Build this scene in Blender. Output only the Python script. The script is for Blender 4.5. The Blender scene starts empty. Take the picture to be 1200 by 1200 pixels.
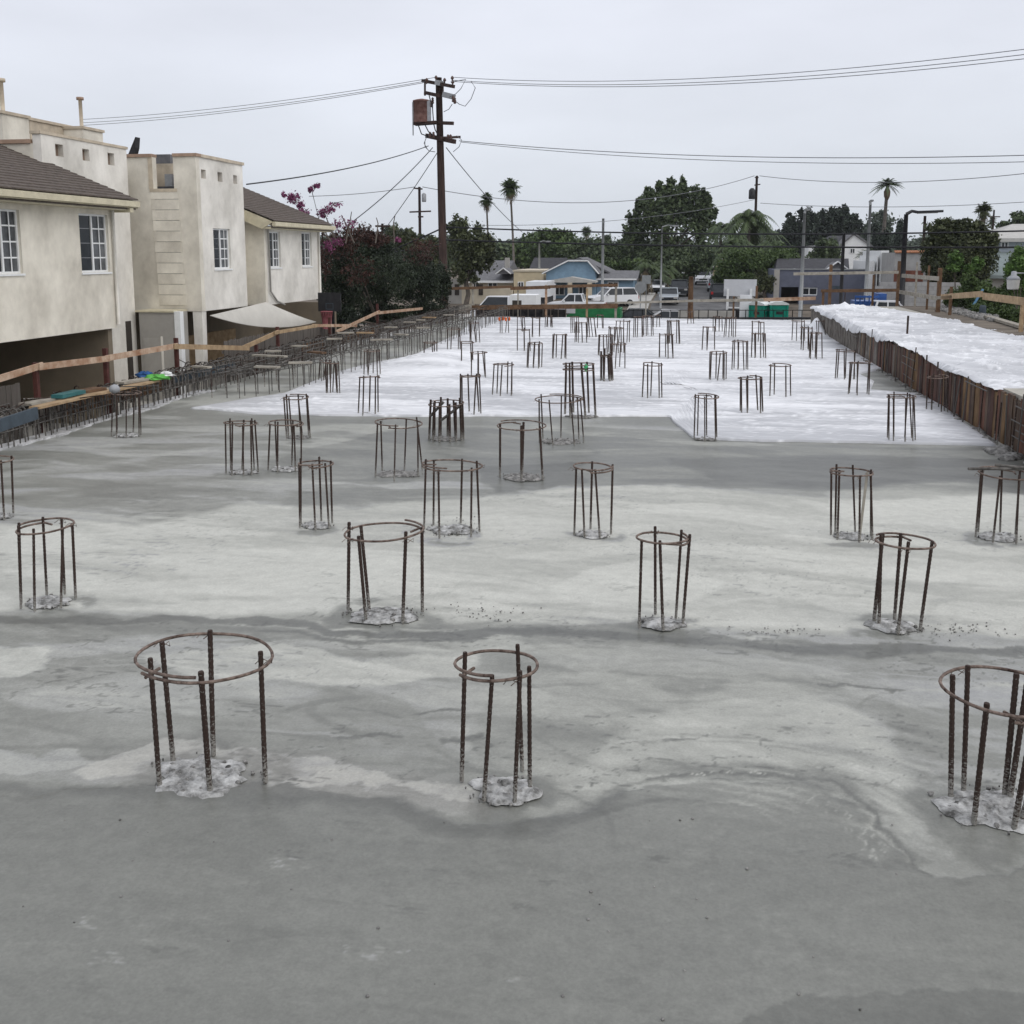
import bpy, math, random
import numpy as np
from mathutils import Vector, Quaternion
R = random.Random(7)
NP = np.random.default_rng(11)
SC = bpy.context.scene
COL = SC.collection
rad = math.radians

# ------------------------------------------------------------------ camera
H = 3.8                       # eye height above the deck
F = 1200.0                    # focal length in pixels of the 1200 px photograph
CX, CY, HOR, VPX = 600.0, 480.0, 297.0, 810.0
TH = math.atan((CY - HOR) / F)
PS = math.atan((VPX - CX) / F * math.cos(TH))
cam = bpy.data.cameras.new('camera'); camo = bpy.data.objects.new('camera', cam); COL.objects.link(camo)
camo.location = (0, 0, H); camo.rotation_euler = (math.pi/2 - TH, 0, PS)
cam.sensor_width = 36; cam.lens = 36 * F / 1200; cam.shift_y = -(600 - CY) / 1200
cam.clip_start = 0.1; cam.clip_end = 5000
SC.camera = camo

# ------------------------------------------------------------------ world, sun, exposure (overcast)
SUN_EL, SUN_AZ = rad(46), rad(118)
w = bpy.data.worlds.new('World'); SC.world = w; w.use_nodes = True
nt = w.node_tree; nd = nt.nodes; ln = nt.links
nd.clear()
out = nd.new('ShaderNodeOutputWorld'); bg = nd.new('ShaderNodeBackground')
sky = nd.new('ShaderNodeTexSky'); sky.sky_type = 'NISHITA'; sky.sun_disc = False
sky.sun_elevation = SUN_EL; sky.sun_rotation = SUN_AZ; sky.air_density = 1.2; sky.dust_density = 4.0
tc = nd.new('ShaderNodeTexCoord'); sep = nd.new('ShaderNodeSeparateXYZ')
ln.new(tc.outputs['Generated'], sep.inputs[0])
ramp = nd.new('ShaderNodeValToRGB')                 # thick cloud: a little paler overhead than at the horizon
e = ramp.color_ramp.elements
e[0].position = 0.0; e[0].color = (7.3, 7.8, 8.5, 1)
e[1].position = 1.0; e[1].color = (9.6, 9.8, 10.8, 1)
m1 = ramp.color_ramp.elements.new(0.2); m1.color = (8.4, 8.7, 9.6, 1)
ln.new(sep.outputs['Z'], ramp.inputs['Fac'])
mp = nd.new('ShaderNodeMapping'); mp.inputs['Scale'].default_value = (1.1, 1.1, 4.0)
ln.new(tc.outputs['Generated'], mp.inputs['Vector'])
nz = nd.new('ShaderNodeTexNoise'); nz.inputs['Scale'].default_value = 1.7; nz.inputs['Detail'].default_value = 5; nz.inputs['Roughness'].default_value = .55
ln.new(mp.outputs[0], nz.inputs['Vector'])
mr = nd.new('ShaderNodeMapRange'); mr.inputs[1].default_value = .3; mr.inputs[2].default_value = .7; mr.inputs[3].default_value = .89; mr.inputs[4].default_value = 1.07
ln.new(nz.outputs['Fac'], mr.inputs[0])
mul = nd.new('ShaderNodeMixRGB'); mul.blend_type = 'MULTIPLY'; mul.inputs[0].default_value = 1
ln.new(ramp.outputs[0], mul.inputs[1]); ln.new(mr.outputs[0], mul.inputs[2])
mix = nd.new('ShaderNodeMixRGB'); mix.inputs[0].default_value = .92
ln.new(sky.outputs[0], mix.inputs[1]); ln.new(mul.outputs[0], mix.inputs[2])
ln.new(mix.outputs[0], bg.inputs[0]); bg.inputs[1].default_value = 0.1
ln.new(bg.outputs[0], out.inputs[0])
sl = bpy.data.lights.new('sun', 'SUN'); so = bpy.data.objects.new('sun', sl); COL.objects.link(so)
sl.energy = 1.2; sl.angle = rad(60); sl.color = (1, .97, .93)
so.rotation_euler = (math.pi/2 - SUN_EL, 0, math.pi - SUN_AZ)
SC.view_settings.view_transform = 'Standard'; SC.view_settings.look = 'None'
SC.view_settings.exposure = 0.0; SC.view_settings.gamma = 1; SC.view_settings.use_curve_mapping = False
SC.cycles.max_bounces = 6; SC.cycles.diffuse_bounces = 3; SC.cycles.glossy_bounces = 3
SC.cycles.transparent_max_bounces = 6; SC.cycles.use_denoising = True

# ------------------------------------------------------------------ pixel -> place
fw = Vector((-math.sin(PS)*math.cos(TH), math.cos(PS)*math.cos(TH), -math.sin(TH)))
rt = Vector((math.cos(PS), math.sin(PS), 0)); up = rt.cross(fw)
EYE = Vector((0, 0, H))
def ray(px, py): return fw + rt*((px-CX)/F) + up*((CY-py)/F)
def G(px, py, z=0.0):
    d = ray(px, py); return EYE + d*((z-H)/d.z)
def atY(px, py, Y):
    d = ray(px, py); return EYE + d*(Y/d.y)
def atX(px, py, X):
    d = ray(px, py); return EYE + d*(X/d.x)
def proj(p):
    d = Vector(p) - EYE; k = d.dot(fw); return CX + F*d.dot(rt)/k, CY - F*d.dot(up)/k
def zat(X, Y, py):            # the height at which (X, Y) is seen at image row py
    px = 600.0
    for _ in range(6):
        p = atY(px, py, Y); px = proj((X, Y, p.z))[0]
    return p.z

# ------------------------------------------------------------------ materials
def lin(c): return tuple(((v/255)/12.92 if v/255 <= .04045 else ((v/255+.055)/1.055)**2.4) for v in c)
def mat(name, col, rough=.8, var=.25, scale=6.0, bump=0.0, bscale=40.0, metal=0.0, col2=None, stretch=(1,1,1), spec=.3, obj=True):
    m = bpy.data.materials.new(name); m.use_nodes = True
    n = m.node_tree.nodes; l = m.node_tree.links
    b = n['Principled BSDF']; b.inputs['Roughness'].default_value = rough; b.inputs['Metallic'].default_value = metal
    b.inputs['Specular IOR Level'].default_value = spec
    tcn = n.new('ShaderNodeTexCoord'); mpn = n.new('ShaderNodeMapping'); mpn.inputs['Scale'].default_value = stretch
    l.new(tcn.outputs['Object'], mpn.inputs['Vector'])
    oi = n.new('ShaderNodeObjectInfo'); ad = n.new('ShaderNodeVectorMath'); ad.operation = 'ADD'
    sc = n.new('ShaderNodeMath'); sc.operation = 'MULTIPLY'; sc.inputs[1].default_value = 37.0
    l.new(oi.outputs['Random'], sc.inputs[0]); l.new(mpn.outputs[0], ad.inputs[0]); l.new(sc.outputs[0], ad.inputs[1])
    nn = n.new('ShaderNodeTexNoise'); nn.inputs['Scale'].default_value = scale; nn.inputs['Detail'].default_value = 6; nn.inputs['Roughness'].default_value = .65
    l.new(ad.outputs[0], nn.inputs['Vector'])
    r = n.new('ShaderNodeValToRGB')
    c = col
    a = tuple(max(0, x*(1-var)) for x in c); d = tuple(min(1, x*(1+var)) for x in c) if col2 is None else col2
    r.color_ramp.elements[0].position = .33; r.color_ramp.elements[1].position = .67
    r.color_ramp.elements[0].color = (*a, 1); r.color_ramp.elements[1].color = (*d, 1)
    l.new(nn.outputs['Fac'], r.inputs['Fac']); l.new(r.outputs[0], b.inputs['Base Color'])
    if bump:
        n2 = n.new('ShaderNodeTexNoise'); n2.inputs['Scale'].default_value = bscale; n2.inputs['Detail'].default_value = 4
        l.new(ad.outputs[0], n2.inputs['Vector'])
        bp = n.new('ShaderNodeBump'); bp.inputs['Strength'].default_value = bump; bp.inputs['Distance'].default_value = .02
        l.new(n2.outputs['Fac'], bp.inputs['Height']); l.new(bp.outputs[0], b.inputs['Normal'])
    return m
def leafmat(name, lo, hi):
    m = bpy.data.materials.new(name); m.use_nodes = True
    n = m.node_tree.nodes; l = m.node_tree.links; b = n['Principled BSDF']
    b.inputs['Roughness'].default_value = .6; b.inputs['Specular IOR Level'].default_value = .25
    at = n.new('ShaderNodeAttribute'); at.attribute_name = 'tone'
    r = n.new('ShaderNodeValToRGB'); r.color_ramp.elements[0].color = (*lo, 1); r.color_ramp.elements[1].color = (*hi, 1)
    l.new(at.outputs['Fac'], r.inputs['Fac']); l.new(r.outputs[0], b.inputs['Base Color'])
    return m
M = {}
def rebarmat(name, base, rust):
    m = mat(name, base, .75, .5, 30, .35, 120, col2=rust, spec=.25); n = m.node_tree.nodes; l = m.node_tree.links; b = n['Principled BSDF']
    src = b.inputs['Base Color'].links[0].from_socket; g_ = n.new('ShaderNodeTexCoord'); sp_ = n.new('ShaderNodeSeparateXYZ'); l.new(g_.outputs['Object'], sp_.inputs[0])
    mp_ = n.new('ShaderNodeMapping'); mp_.inputs['Scale'].default_value = (.6, .6, 45); l.new(g_.outputs['Object'], mp_.inputs['Vector'])
    oi_ = n.new('ShaderNodeObjectInfo'); ad_ = n.new('ShaderNodeVectorMath'); ad_.operation = 'ADD'; l.new(mp_.outputs[0], ad_.inputs[0]); l.new(oi_.outputs['Location'], ad_.inputs[1])
    nn_ = n.new('ShaderNodeTexNoise'); nn_.inputs['Scale'].default_value = 1.6; nn_.inputs['Detail'].default_value = 4; l.new(ad_.outputs[0], nn_.inputs['Vector'])
    th_ = n.new('ShaderNodeMapRange'); th_.inputs[1].default_value = 0; th_.inputs[2].default_value = .34; th_.inputs[3].default_value = .30; th_.inputs[4].default_value = -.02; l.new(sp_.outputs['Z'], th_.inputs[0])
    su_ = n.new('ShaderNodeMath'); su_.operation = 'ADD'; l.new(nn_.outputs['Fac'], su_.inputs[0]); l.new(th_.outputs[0], su_.inputs[1])
    st_ = n.new('ShaderNodeMapRange'); st_.inputs[1].default_value = .58; st_.inputs[2].default_value = .76; l.new(su_.outputs[0], st_.inputs[0])
    mx_ = n.new('ShaderNodeMixRGB'); l.new(st_.outputs[0], mx_.inputs[0]); l.new(src, mx_.inputs[1]); mx_.inputs[2].default_value = (.27, .26, .235, 1); l.new(mx_.outputs[0], b.inputs['Base Color']); return m
M['rebar'] = rebarmat('rusty rebar with mortar specks', (.030,.025,.023), (.072,.043,.032))
M['ring']    = mat('rusty hoop', (.07,.038,.027), .8, .5, 14, .3, 90, col2=(.26,.20,.165))
M['greybar'] = mat('mortar smeared rebar', (.055,.05,.045), .8, .45, 9, .3, 80, col2=(.17,.16,.145))
M['mortar']  = mat('white mortar', (.15,.147,.135), .9, .5, 9, .6, 60, col2=(.58,.58,.56))
M['mudmortar']=mat('grey mortar', (.12,.118,.11), .9, .5, 12, .8, 60, col2=(.36,.35,.33))
M['stucco']  = mat('cream stucco', (.62,.575,.485), .92, .16, .9, .4, 70, col2=(.83,.785,.675), stretch=(1,1,.75))
M['stucco2'] = mat('pale stucco', (.64,.61,.545), .92, .16, .9, .4, 70, col2=(.84,.81,.74), stretch=(1,1,.75))
M['greystucco'] = mat('grey stucco', (.36,.345,.315), .92, .12, 1.2, .2, 60)
M['tan']     = mat('tan trim', (.50,.43,.33), .8, .2, 3)
M['terracap']= mat('reddish cap', (.34,.235,.17), .8, .25, 4)
M['shingle'] = mat('dark shingle', (.105,.086,.072), .95, .35, 8, .3, 50)
M['gutter']  = mat('cream gutter', (.55,.50,.36), .6, .15, 3)
M['whitepaint']=mat('white paint', (.76,.77,.76), .5, .06, 5)
M['glass']   = mat('window glass', (.03,.034,.038), .15, .3, 1.5, spec=.3)
M['glasspale']=mat('curtained glass', (.10,.105,.11), .2, .6, 1.3, spec=.3)
M['darkvoid']= mat('dark interior', (.05,.042,.035), .9, .2, 2)
M['garage']  = mat('carport wall', (.20,.165,.12), .92, .15, 1.0)
M['wood']    = mat('new lumber', (.34,.225,.125), .75, .25, 4, .1, 40, stretch=(1,1,1), col2=(.46,.335,.20))
M['orangewood']=mat('orange stained lumber', (.40,.20,.105), .75, .3, 3, .1, 40, col2=(.55,.42,.31))
M['oldwood'] = mat('weathered lumber', (.27,.245,.205), .85, .25, 4, .1, 40, col2=(.40,.37,.31))
M['brownwood']=mat('brown lumber', (.11,.06,.032), .8, .3, 4, .1, 40, col2=(.18,.105,.058))
M['redpost'] = mat('red brown post', (.085,.03,.024), .7, .3, 6)
M['fencewood']=mat('grey fence board', (.13,.115,.10), .9, .3, 3, .2, 30, stretch=(3,3,.6))
M['pole']    = mat('creosote pole', (.032,.02,.017), .9, .3, 3, .3, 30, stretch=(4,4,.3), col2=(.07,.042,.034))
M['steel']   = mat('galvanised steel', (.27,.28,.28), .5, .12, 4, metal=.3)
M['darksteel']=mat('black steel', (.022,.022,.024), .5, .3, 6)
M['wire']    = mat('cable', (.014,.014,.017), .6, .1, 2)
M['wiregrey']= mat('weathered wire', (.16,.165,.18), .6, .1, 2)
M['transformer']=mat('rusted tank', (.17,.075,.06), .7, .3, 4, col2=(.26,.15,.125))
M['tankgrey']= mat('grey tank', (.30,.31,.32), .6, .2, 5)
M['ceramic'] = mat('insulator', (.09,.05,.04), .3, .2, 4)
M['asphalt'] = mat('asphalt', (.085,.085,.085), .9, .2, 1.2, .2, 50, col2=(.15,.15,.148))
M['walk']    = mat('pavement concrete', (.40,.39,.36), .9, .15, 1.5)
M['earth']   = mat('dry earth', (.11,.092,.07), .95, .3, .8, col2=(.19,.16,.125))
M['concside']= mat('concrete side', (.22,.21,.195), .9, .3, 1.5, .3, 20)
M['cream']   = mat('cream building', (.55,.49,.38), .9, .1, 1.5)
M['beige']   = mat('beige building', (.58,.49,.33), .9, .1, 1.5)
M['bluewall']= mat('blue siding', (.19,.29,.38), .7, .12, 2)
M['greywall']= mat('blue grey wall', (.115,.125,.165), .8, .12, 2)
M['roofgrey']= mat('grey roof', (.14,.14,.145), .9, .25, 3, .2, 30)
M['roofdark']= mat('charcoal roof', (.05,.05,.055), .9, .25, 3, .2, 30)
M['roofpale']= mat('pale roof', (.45,.44,.41), .9, .1, 3)
M['cmu']     = mat('concrete block', (.33,.325,.315), .95, .15, 2, .2, 30)
M['mortarjoint']=mat('joint', (.2,.195,.19), .95, .1, 2)
M['tile']    = mat('clay tile', (.42,.19,.10), .85, .25, 4)
M['carwhite']= mat('white car paint', (.74,.75,.76), .25, .03, 2, spec=.5)
M['carsilver']=mat('silver car paint', (.38,.41,.43), .25, .05, 2, metal=.3, spec=.5)
M['cardark'] = mat('dark car paint', (.02,.022,.026), .2, .1, 2, spec=.5)
M['carblue'] = mat('blue paint', (.03,.09,.28), .35, .1, 2)
M['tyre']    = mat('tyre', (.015,.015,.015), .9, .2, 8)
M['lamp']    = mat('lamp lens', (.42,.415,.39), .2, .08, 4)
M['redlamp'] = mat('tail lamp', (.35,.02,.02), .2, .1, 4)
M['green']   = mat('green painted steel', (.02,.17,.06), .55, .25, 2)
M['toilet']  = mat('green plastic', (.0,.20,.135), .45, .12, 3)
M['toiletroof']=mat('pale plastic roof', (.62,.66,.64), .5, .08, 3)
M['signback']= mat('board', (.55,.56,.58), .6, .05, 3)
M['sail']    = mat('shade cloth', (.54,.52,.47), .9, .06, 2)
M['teal']    = mat('teal box', (.03,.13,.135), .5, .2, 4)
M['bluecloth']=mat('blue cloth', (.03,.10,.27), .8, .2, 6)
M['greencloth']=mat('green cloth', (.12,.42,.08), .8, .2, 6)
M['paleblue']= mat('pale blue paint', (.16,.33,.52), .5, .12, 5)
M['formblue']= mat('blue grey form', (.055,.072,.088), .8, .2, 4)
M['netred']  = mat('red net', (.30,.10,.11), .8, .2, 6)
M['orange']  = mat('orange cap', (.62,.13,.03), .5, .1, 5)
M['greentag']= mat('green tape', (.08,.5,.2), .5, .1, 5)
M['bark']    = mat('bark', (.10,.085,.07), .95, .3, 4, .4, 20)
M['palmtrunk']=mat('palm trunk', (.13,.115,.10), .95, .3, 4, .3, 20)
M['dryhusk'] = mat('dry palm husk', (.12,.085,.055), .95, .3, 5)
M['brick']   = mat('brown board', (.15,.055,.035), .85, .3, 3)
for i, c in enumerate([(.055,.024,.016), (.085,.034,.02), (.038,.02,.015), (.12,.07,.03), (.07,.045,.03)]):
    M['form%d' % i] = mat('form board %d' % i, c, .85, .45, 3.5, .3, 25, stretch=(1,1,.4), col2=tuple(min(1, x*1.9+.012) for x in c))
M['muddy'] = mat('mud splashed board', (.10,.085,.07), .92, .4, 3, .3, 25, col2=(.22,.20,.175))
L = {}
L['dark']  = leafmat('dark leaves', (.026,.042,.02), (.105,.14,.062))
L['mid']   = leafmat('mid leaves', (.028,.05,.018), (.11,.16,.05))
L['olive'] = leafmat('olive leaves', (.02,.027,.013), (.10,.115,.05))
L['bright']= leafmat('bright leaves', (.035,.07,.018), (.14,.24,.06))
L['palm']  = leafmat('palm leaves', (.02,.034,.015), (.085,.12,.045))
L['hedge'] = leafmat('deep hedge leaves', (.009,.015,.009), (.04,.055,.028))
L['pine']  = leafmat('pine needles', (.014,.022,.016), (.045,.062,.042))
L['russet']= leafmat('russet leaves', (.022,.012,.009), (.075,.032,.022))
L['magenta']=leafmat('magenta bracts', (.12,.03,.07), (.28,.08,.18))
L['dry']   = leafmat('dry fronds', (.09,.07,.045), (.20,.16,.10))
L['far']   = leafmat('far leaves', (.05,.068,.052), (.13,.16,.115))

# ------------------------------------------------------------------ mesh helpers
ORG = {}
class MB:
    def __init__(s): s.v = []; s.f = []; s.s = []
    def add(s, vs, fs, smooth=False):
        b = len(s.v); s.v += [tuple(v) for v in vs]; s.f += [tuple(i+b for i in f) for f in fs]; s.s += [smooth]*len(fs); return s
    def box(s, a, b):
        x0,y0,z0 = [min(p,q) for p,q in zip(a,b)]; x1,y1,z1 = [max(p,q) for p,q in zip(a,b)]
        return s.add([(x0,y0,z0),(x1,y0,z0),(x1,y1,z0),(x0,y1,z0),(x0,y0,z1),(x1,y0,z1),(x1,y1,z1),(x0,y1,z1)],
                     [(0,3,2,1),(4,5,6,7),(0,1,5,4),(1,2,6,5),(2,3,7,6),(3,0,4,7)])
    def beam(s, p, q, wdt, hgt, upv=(0,0,1)):
        p = Vector(p); q = Vector(q); d = (q-p).normalized(); u = Vector(upv)
        if abs(d.dot(u)) > .95: u = Vector((1,0,0))
        a = d.cross(u).normalized()*wdt/2; b = a.cross(d).normalized()*hgt/2
        vs = [p-a-b, p+a-b, p+a+b, p-a+b, q-a-b, q+a-b, q+a+b, q-a+b]
        return s.add(vs, [(0,1,2,3),(4,7,6,5),(0,4,5,1),(1,5,6,2),(2,6,7,3),(3,7,4,0)])
    def tube(s, pts, r, n=6, caps=True):
        pts = [Vector(p) for p in pts]; k = len(pts)
        rr = r if isinstance(r, (list, tuple)) else [r]*k
        vs = []; ref = None
        for i, p in enumerate(pts):
            d = (pts[min(i+1,k-1)] - pts[max(i-1,0)]).normalized()
            if ref is None:
                ref = Vector((0,0,1)) if abs(d.z) < .9 else Vector((1,0,0))
            a = d.cross(ref)
            if a.length < 1e-4: a = d.cross(Vector((.3,1,.2)))
            a.normalize(); b = d.cross(a).normalized(); ref = a.cross(d).normalized() if False else ref
            for j in range(n):
                t = 2*math.pi*j/n; vs.append(p + a*(rr[i]*math.cos(t)) + b*(rr[i]*math.sin(t)))
        fs = [(i*n+j, i*n+(j+1)%n, (i+1)*n+(j+1)%n, (i+1)*n+j) for i in range(k-1) for j in range(n)]
        s.add(vs, fs, True)
        if caps:
            b = len(s.v) - len(vs); s.f += [tuple(b+j for j in range(n)), tuple(b+(k-1)*n+j for j in reversed(range(n)))]; s.s += [False]*2
        return s
    def lathe(s, c, prof, n=16):     # prof: (r, z)
        vs = [(c[0]+r*math.cos(2*math.pi*j/n), c[1]+r*math.sin(2*math.pi*j/n), c[2]+z) for r, z in prof for j in range(n)]
        k = len(prof); fs = [(i*n+j, i*n+(j+1)%n, (i+1)*n+(j+1)%n, (i+1)*n+j) for i in range(k-1) for j in range(n)]
        s.add(vs, fs, True); b = len(s.v)-len(vs)
        s.f += [tuple(b+j for j in reversed(range(n))), tuple(b+(k-1)*n+j for j in range(n))]; s.s += [False]*2
        return s
    def prism(s, poly, ext):         # poly of 3D points, extruded by ext
        n = len(poly); e = Vector(ext); vs = [Vector(p) for p in poly] + [Vector(p)+e for p in poly]
        return s.add(vs, [tuple(reversed(range(n))), tuple(range(n, 2*n))] + [(i, (i+1) % n, n+(i+1) % n, n+i) for i in range(n)])
    def wall(s, fn, us, vs_, holes, t):
        """A wall of thickness t pierced by holes; fn(u, v, d) gives the point, d = depth from the outer face."""
        us = sorted(set(list(us) + [h[0] for h in holes] + [h[1] for h in holes])); vs_ = sorted(set(list(vs_) + [h[2] for h in holes] + [h[3] for h in holes]))
        inh = lambda u, v: any(h[0] < u < h[1] and h[2] < v < h[3] for h in holes)
        nu, nv = len(us)-1, len(vs_)-1
        occ = [[not inh((us[i]+us[i+1])/2, (vs_[j]+vs_[j+1])/2) for j in range(nv)] for i in range(nu)]
        idx = {}; vl = []
        def V(i, j, d):
            k = (i, j, d)
            if k not in idx: idx[k] = len(vl); vl.append(fn(us[i], vs_[j], t*d))
            return idx[k]
        fs = []
        O = lambda i, j: 0 <= i < nu and 0 <= j < nv and occ[i][j]
        for i in range(nu):
            for j in range(nv):
                if not occ[i][j]: continue
                fs.append((V(i,j,0),V(i+1,j,0),V(i+1,j+1,0),V(i,j+1,0))); fs.append((V(i,j,1),V(i,j+1,1),V(i+1,j+1,1),V(i+1,j,1)))
                if not O(i-1,j): fs.append((V(i,j,0),V(i,j+1,0),V(i,j+1,1),V(i,j,1)))
                if not O(i+1,j): fs.append((V(i+1,j,0),V(i+1,j,1),V(i+1,j+1,1),V(i+1,j+1,0)))
                if not O(i,j-1): fs.append((V(i,j,0),V(i,j,1),V(i+1,j,1),V(i+1,j,0)))
                if not O(i,j+1): fs.append((V(i,j+1,0),V(i+1,j+1,0),V(i+1,j+1,1),V(i,j+1,1)))
        return s.add(vl, fs)
    def mesh(s, name, m, org=(0,0,0)):
        me = bpy.data.meshes.new(name); ox, oy, oz = org
        me.from_pydata([(x-ox, y-oy, z-oz) for x, y, z in s.v], [], s.f)
        me.polygons.foreach_set('use_smooth', s.s); me.materials.append(m); me.update(); return me
    def build(s, name, m, parent=None, smooth=None):
        org = ORG.get(parent.name, (0,0,0)) if parent else (0,0,0)
        if isinstance(m, str): m = M[m]
        if smooth is not None: s.s = [smooth]*len(s.f)
        return place(name, s.mesh(name, m, org), parent, org=org)
def place(name, me, parent=None, loc=(0,0,0), q=None, scale=None, org=None):
    o = bpy.data.objects.new(name, me); COL.objects.link(o)
    if parent: o.parent = parent
    o.location = loc
    if q is not None: o.rotation_mode = 'QUATERNION'; o.rotation_quaternion = q
    if scale is not None: o.scale = scale
    ORG[o.name] = org if org is not None else (0,0,0)
    return o
def thing(name, label, cat, loc=(0,0,0), group=None):
    o = bpy.data.objects.new(name, None); COL.objects.link(o); o.location = loc; o.empty_display_size = .3
    o['label'] = label; o['category'] = cat
    if group: o['group'] = group
    ORG[o.name] = tuple(loc); return o
def tag(o, label, cat, group=None):
    o['label'] = label; o['category'] = cat
    if group: o['group'] = group
    return o
def struct(o): o['kind'] = 'structure'; return o
def stuff(o): o['kind'] = 'stuff'; return o
def B(name, m, parent, a, b): return MB().box(a, b).build(name, m, parent)
def npquads(name, V, m, parent=None, tone=None, smooth=False):
    n = len(V)//4; org = np.array(ORG.get(parent.name, (0,0,0)) if parent else (0,0,0))
    me = bpy.data.meshes.new(name); me.vertices.add(n*4); me.vertices.foreach_set('co', (V-org).astype(np.float32).ravel())
    me.loops.add(n*4); me.loops.foreach_set('vertex_index', np.arange(n*4, dtype=np.int32))
    me.polygons.add(n); me.polygons.foreach_set('loop_start', np.arange(0, n*4, 4, dtype=np.int32))
    me.materials.append(m)
    if tone is not None:
        a = me.attributes.new('tone', 'FLOAT', 'FACE'); a.data.foreach_set('value', np.clip(tone, 0, 1).astype(np.float32))
    me.update(calc_edges=True); me.validate()
    o = place(name, me, parent, org=tuple(org)); return o
def grid_mesh(name, P, m, parent=None, mask=None, col=None):
    """P: rows x cols x 3 array of points."""
    r, c = P.shape[:2]; idx = np.arange(r*c).reshape(r, c)
    q = np.stack([idx[:-1,:-1], idx[:-1,1:], idx[1:,1:], idx[1:,:-1]], -1).reshape(-1, 4)
    if mask is not None: q = q[mask.reshape(-1)]
    me = bpy.data.meshes.new(name); me.vertices.add(r*c); me.vertices.foreach_set('co', P.reshape(-1).astype(np.float32))
    n = len(q); me.loops.add(n*4); me.loops.foreach_set('vertex_index', q.ravel().astype(np.int32))
    me.polygons.add(n); me.polygons.foreach_set('loop_start', np.arange(0, n*4, 4, dtype=np.int32))
    me.polygons.foreach_set('use_smooth', np.ones(n, dtype=bool)); me.materials.append(m)
    if col is not None:
        a = me.color_attributes.new('stain_and_shade', 'FLOAT_COLOR', 'POINT'); a.data.foreach_set('color', col.reshape(-1).astype(np.float32))
    me.update(calc_edges=True); return place(name, me, parent)

# numpy value noise
def vnoise(x, y, seed):
    g = np.random.default_rng(seed).random((256, 256))
    xi = np.floor(x).astype(int); yi = np.floor(y).astype(int); fx = x-xi; fy = y-yi
    fx = fx*fx*(3-2*fx); fy = fy*fy*(3-2*fy)
    a = g[xi % 256, yi % 256]; b = g[(xi+1) % 256, yi % 256]; c = g[xi % 256, (yi+1) % 256]; d = g[(xi+1) % 256, (yi+1) % 256]
    return (a*(1-fx)+b*fx)*(1-fy) + (c*(1-fx)+d*fx)*fy
def fbm(x, y, seed, octv=4, gain=.5):
    s = 0; a = 1; t = 0
    for i in range(octv): s = s + a*vnoise(x*2**i+17.3*i, y*2**i+9.1*i, seed+i); t += a; a *= gain
    return s/t

# ================================================================== SETTING
BR = [(-60,-.9),(66,-.9),(73,-1.8),(86.8,-1.8),(100,-.92),(170,.3),(400,1.0),(2500,1.0)]
def gz(Y):
    return float(np.interp(Y, [b[0] for b in BR], [b[1] for b in BR]))
def strip(name, X0, X1, Y0, Y1, dz, m, thick=0.0):
    ys = sorted({Y0, Y1, *[b[0] for b in BR if Y0 < b[0] < Y1]}); mb = MB()
    vs = [(x, y, gz(y)+dz) for y in ys for x in (X0, X1)]
    fs = [(2*i, 2*i+1, 2*i+3, 2*i+2) for i in range(len(ys)-1)]
    if thick:
        k = len(vs); vs += [(x, y, z-thick) for x, y, z in vs]
        fs += [(2*i, 2*i+2, k+2*i+2, k+2*i) for i in range(len(ys)-1)] + [(2*i+1, k+2*i+1, k+2*i+3, 2*i+3) for i in range(len(ys)-1)]
        e_ = 2*(len(ys)-1); fs += [(0, k, k+1, 1), (e_, e_+1, k+e_+1, k+e_)]
    mb.add(vs, fs); return struct(mb.build(name, m))
strip('ground', -900, 900, -60, 2500, 0, 'earth')
strip('cross_street', -120, 120, 75.5, 86.5, .008, 'asphalt')
strip('side_street', -3.6, 4.6, 86.5, 330, .008, 'asphalt')
strip('pavement', -120, -3.8, 87.2, 89.2, .13, 'walk', .13)
strip('pavement', 4.8, 120, 87.2, 89.2, .13, 'walk', .13)
strip('pavement', -5.6, -3.8, 89.2, 320, .125, 'walk', .12)
strip('pavement', 4.8, 6.4, 89.2, 320, .125, 'walk', .12)
strip('driveway', -24, -14.2, -10, 62, .01, 'walk')

# ---- the concrete deck: fresh slab, drying in patches
XL, XR, YE = -13.6, 6.33, 61.0
def seg_d(px, py, A, Bp):
    ax, ay = A; bx, by = Bp; dx, dy = bx-ax, by-ay; t = np.clip(((px-ax)*dx+(py-ay)*dy)/(dx*dx+dy*dy+1e-9), 0, 1)
    return np.hypot(px-ax-t*dx, py-ay-t*dy)
def gxy(pts): return [(G(a, b).x, G(a, b).y) for a, b in pts]
def poly_sd(x, y, pts):      # signed distance, negative inside
    p = gxy(pts); n = len(p); ins = np.zeros(x.shape, bool); d = np.full(x.shape, 1e9)
    for i in range(n):
        (ax, ay), (bx, by) = p[i], p[(i+1) % n]
        d = np.minimum(d, seg_d(x, y, p[i], p[(i+1) % n]))
        c = (ay > y) != (by > y)
        with np.errstate(divide='ignore', invalid='ignore'):
            ins ^= c & (x < (bx-ax)*(y-ay)/(by-ay+1e-12)+ax)
    return np.where(ins, -d, d)
def line_d(x, y, pts):
    p = gxy(pts); d = np.full(x.shape, 1e9)
    for i in range(len(p)-1): d = np.minimum(d, seg_d(x, y, p[i], p[i+1]))
    return d
ys = [-3.0]
while ys[-1] < 3: ys.append(ys[-1]+.3)
while ys[-1] < 22.5: ys.append(ys[-1] + .008 + .003*max(0, ys[-1]-2))
while ys[-1] < YE-.6: ys.append(ys[-1]+.4)
ys[-1] = YE
xs = np.concatenate([np.linspace(XL, -7, 90), np.linspace(-7, 5, 700)[1:], np.linspace(5, XR, 25)[1:]])
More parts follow.
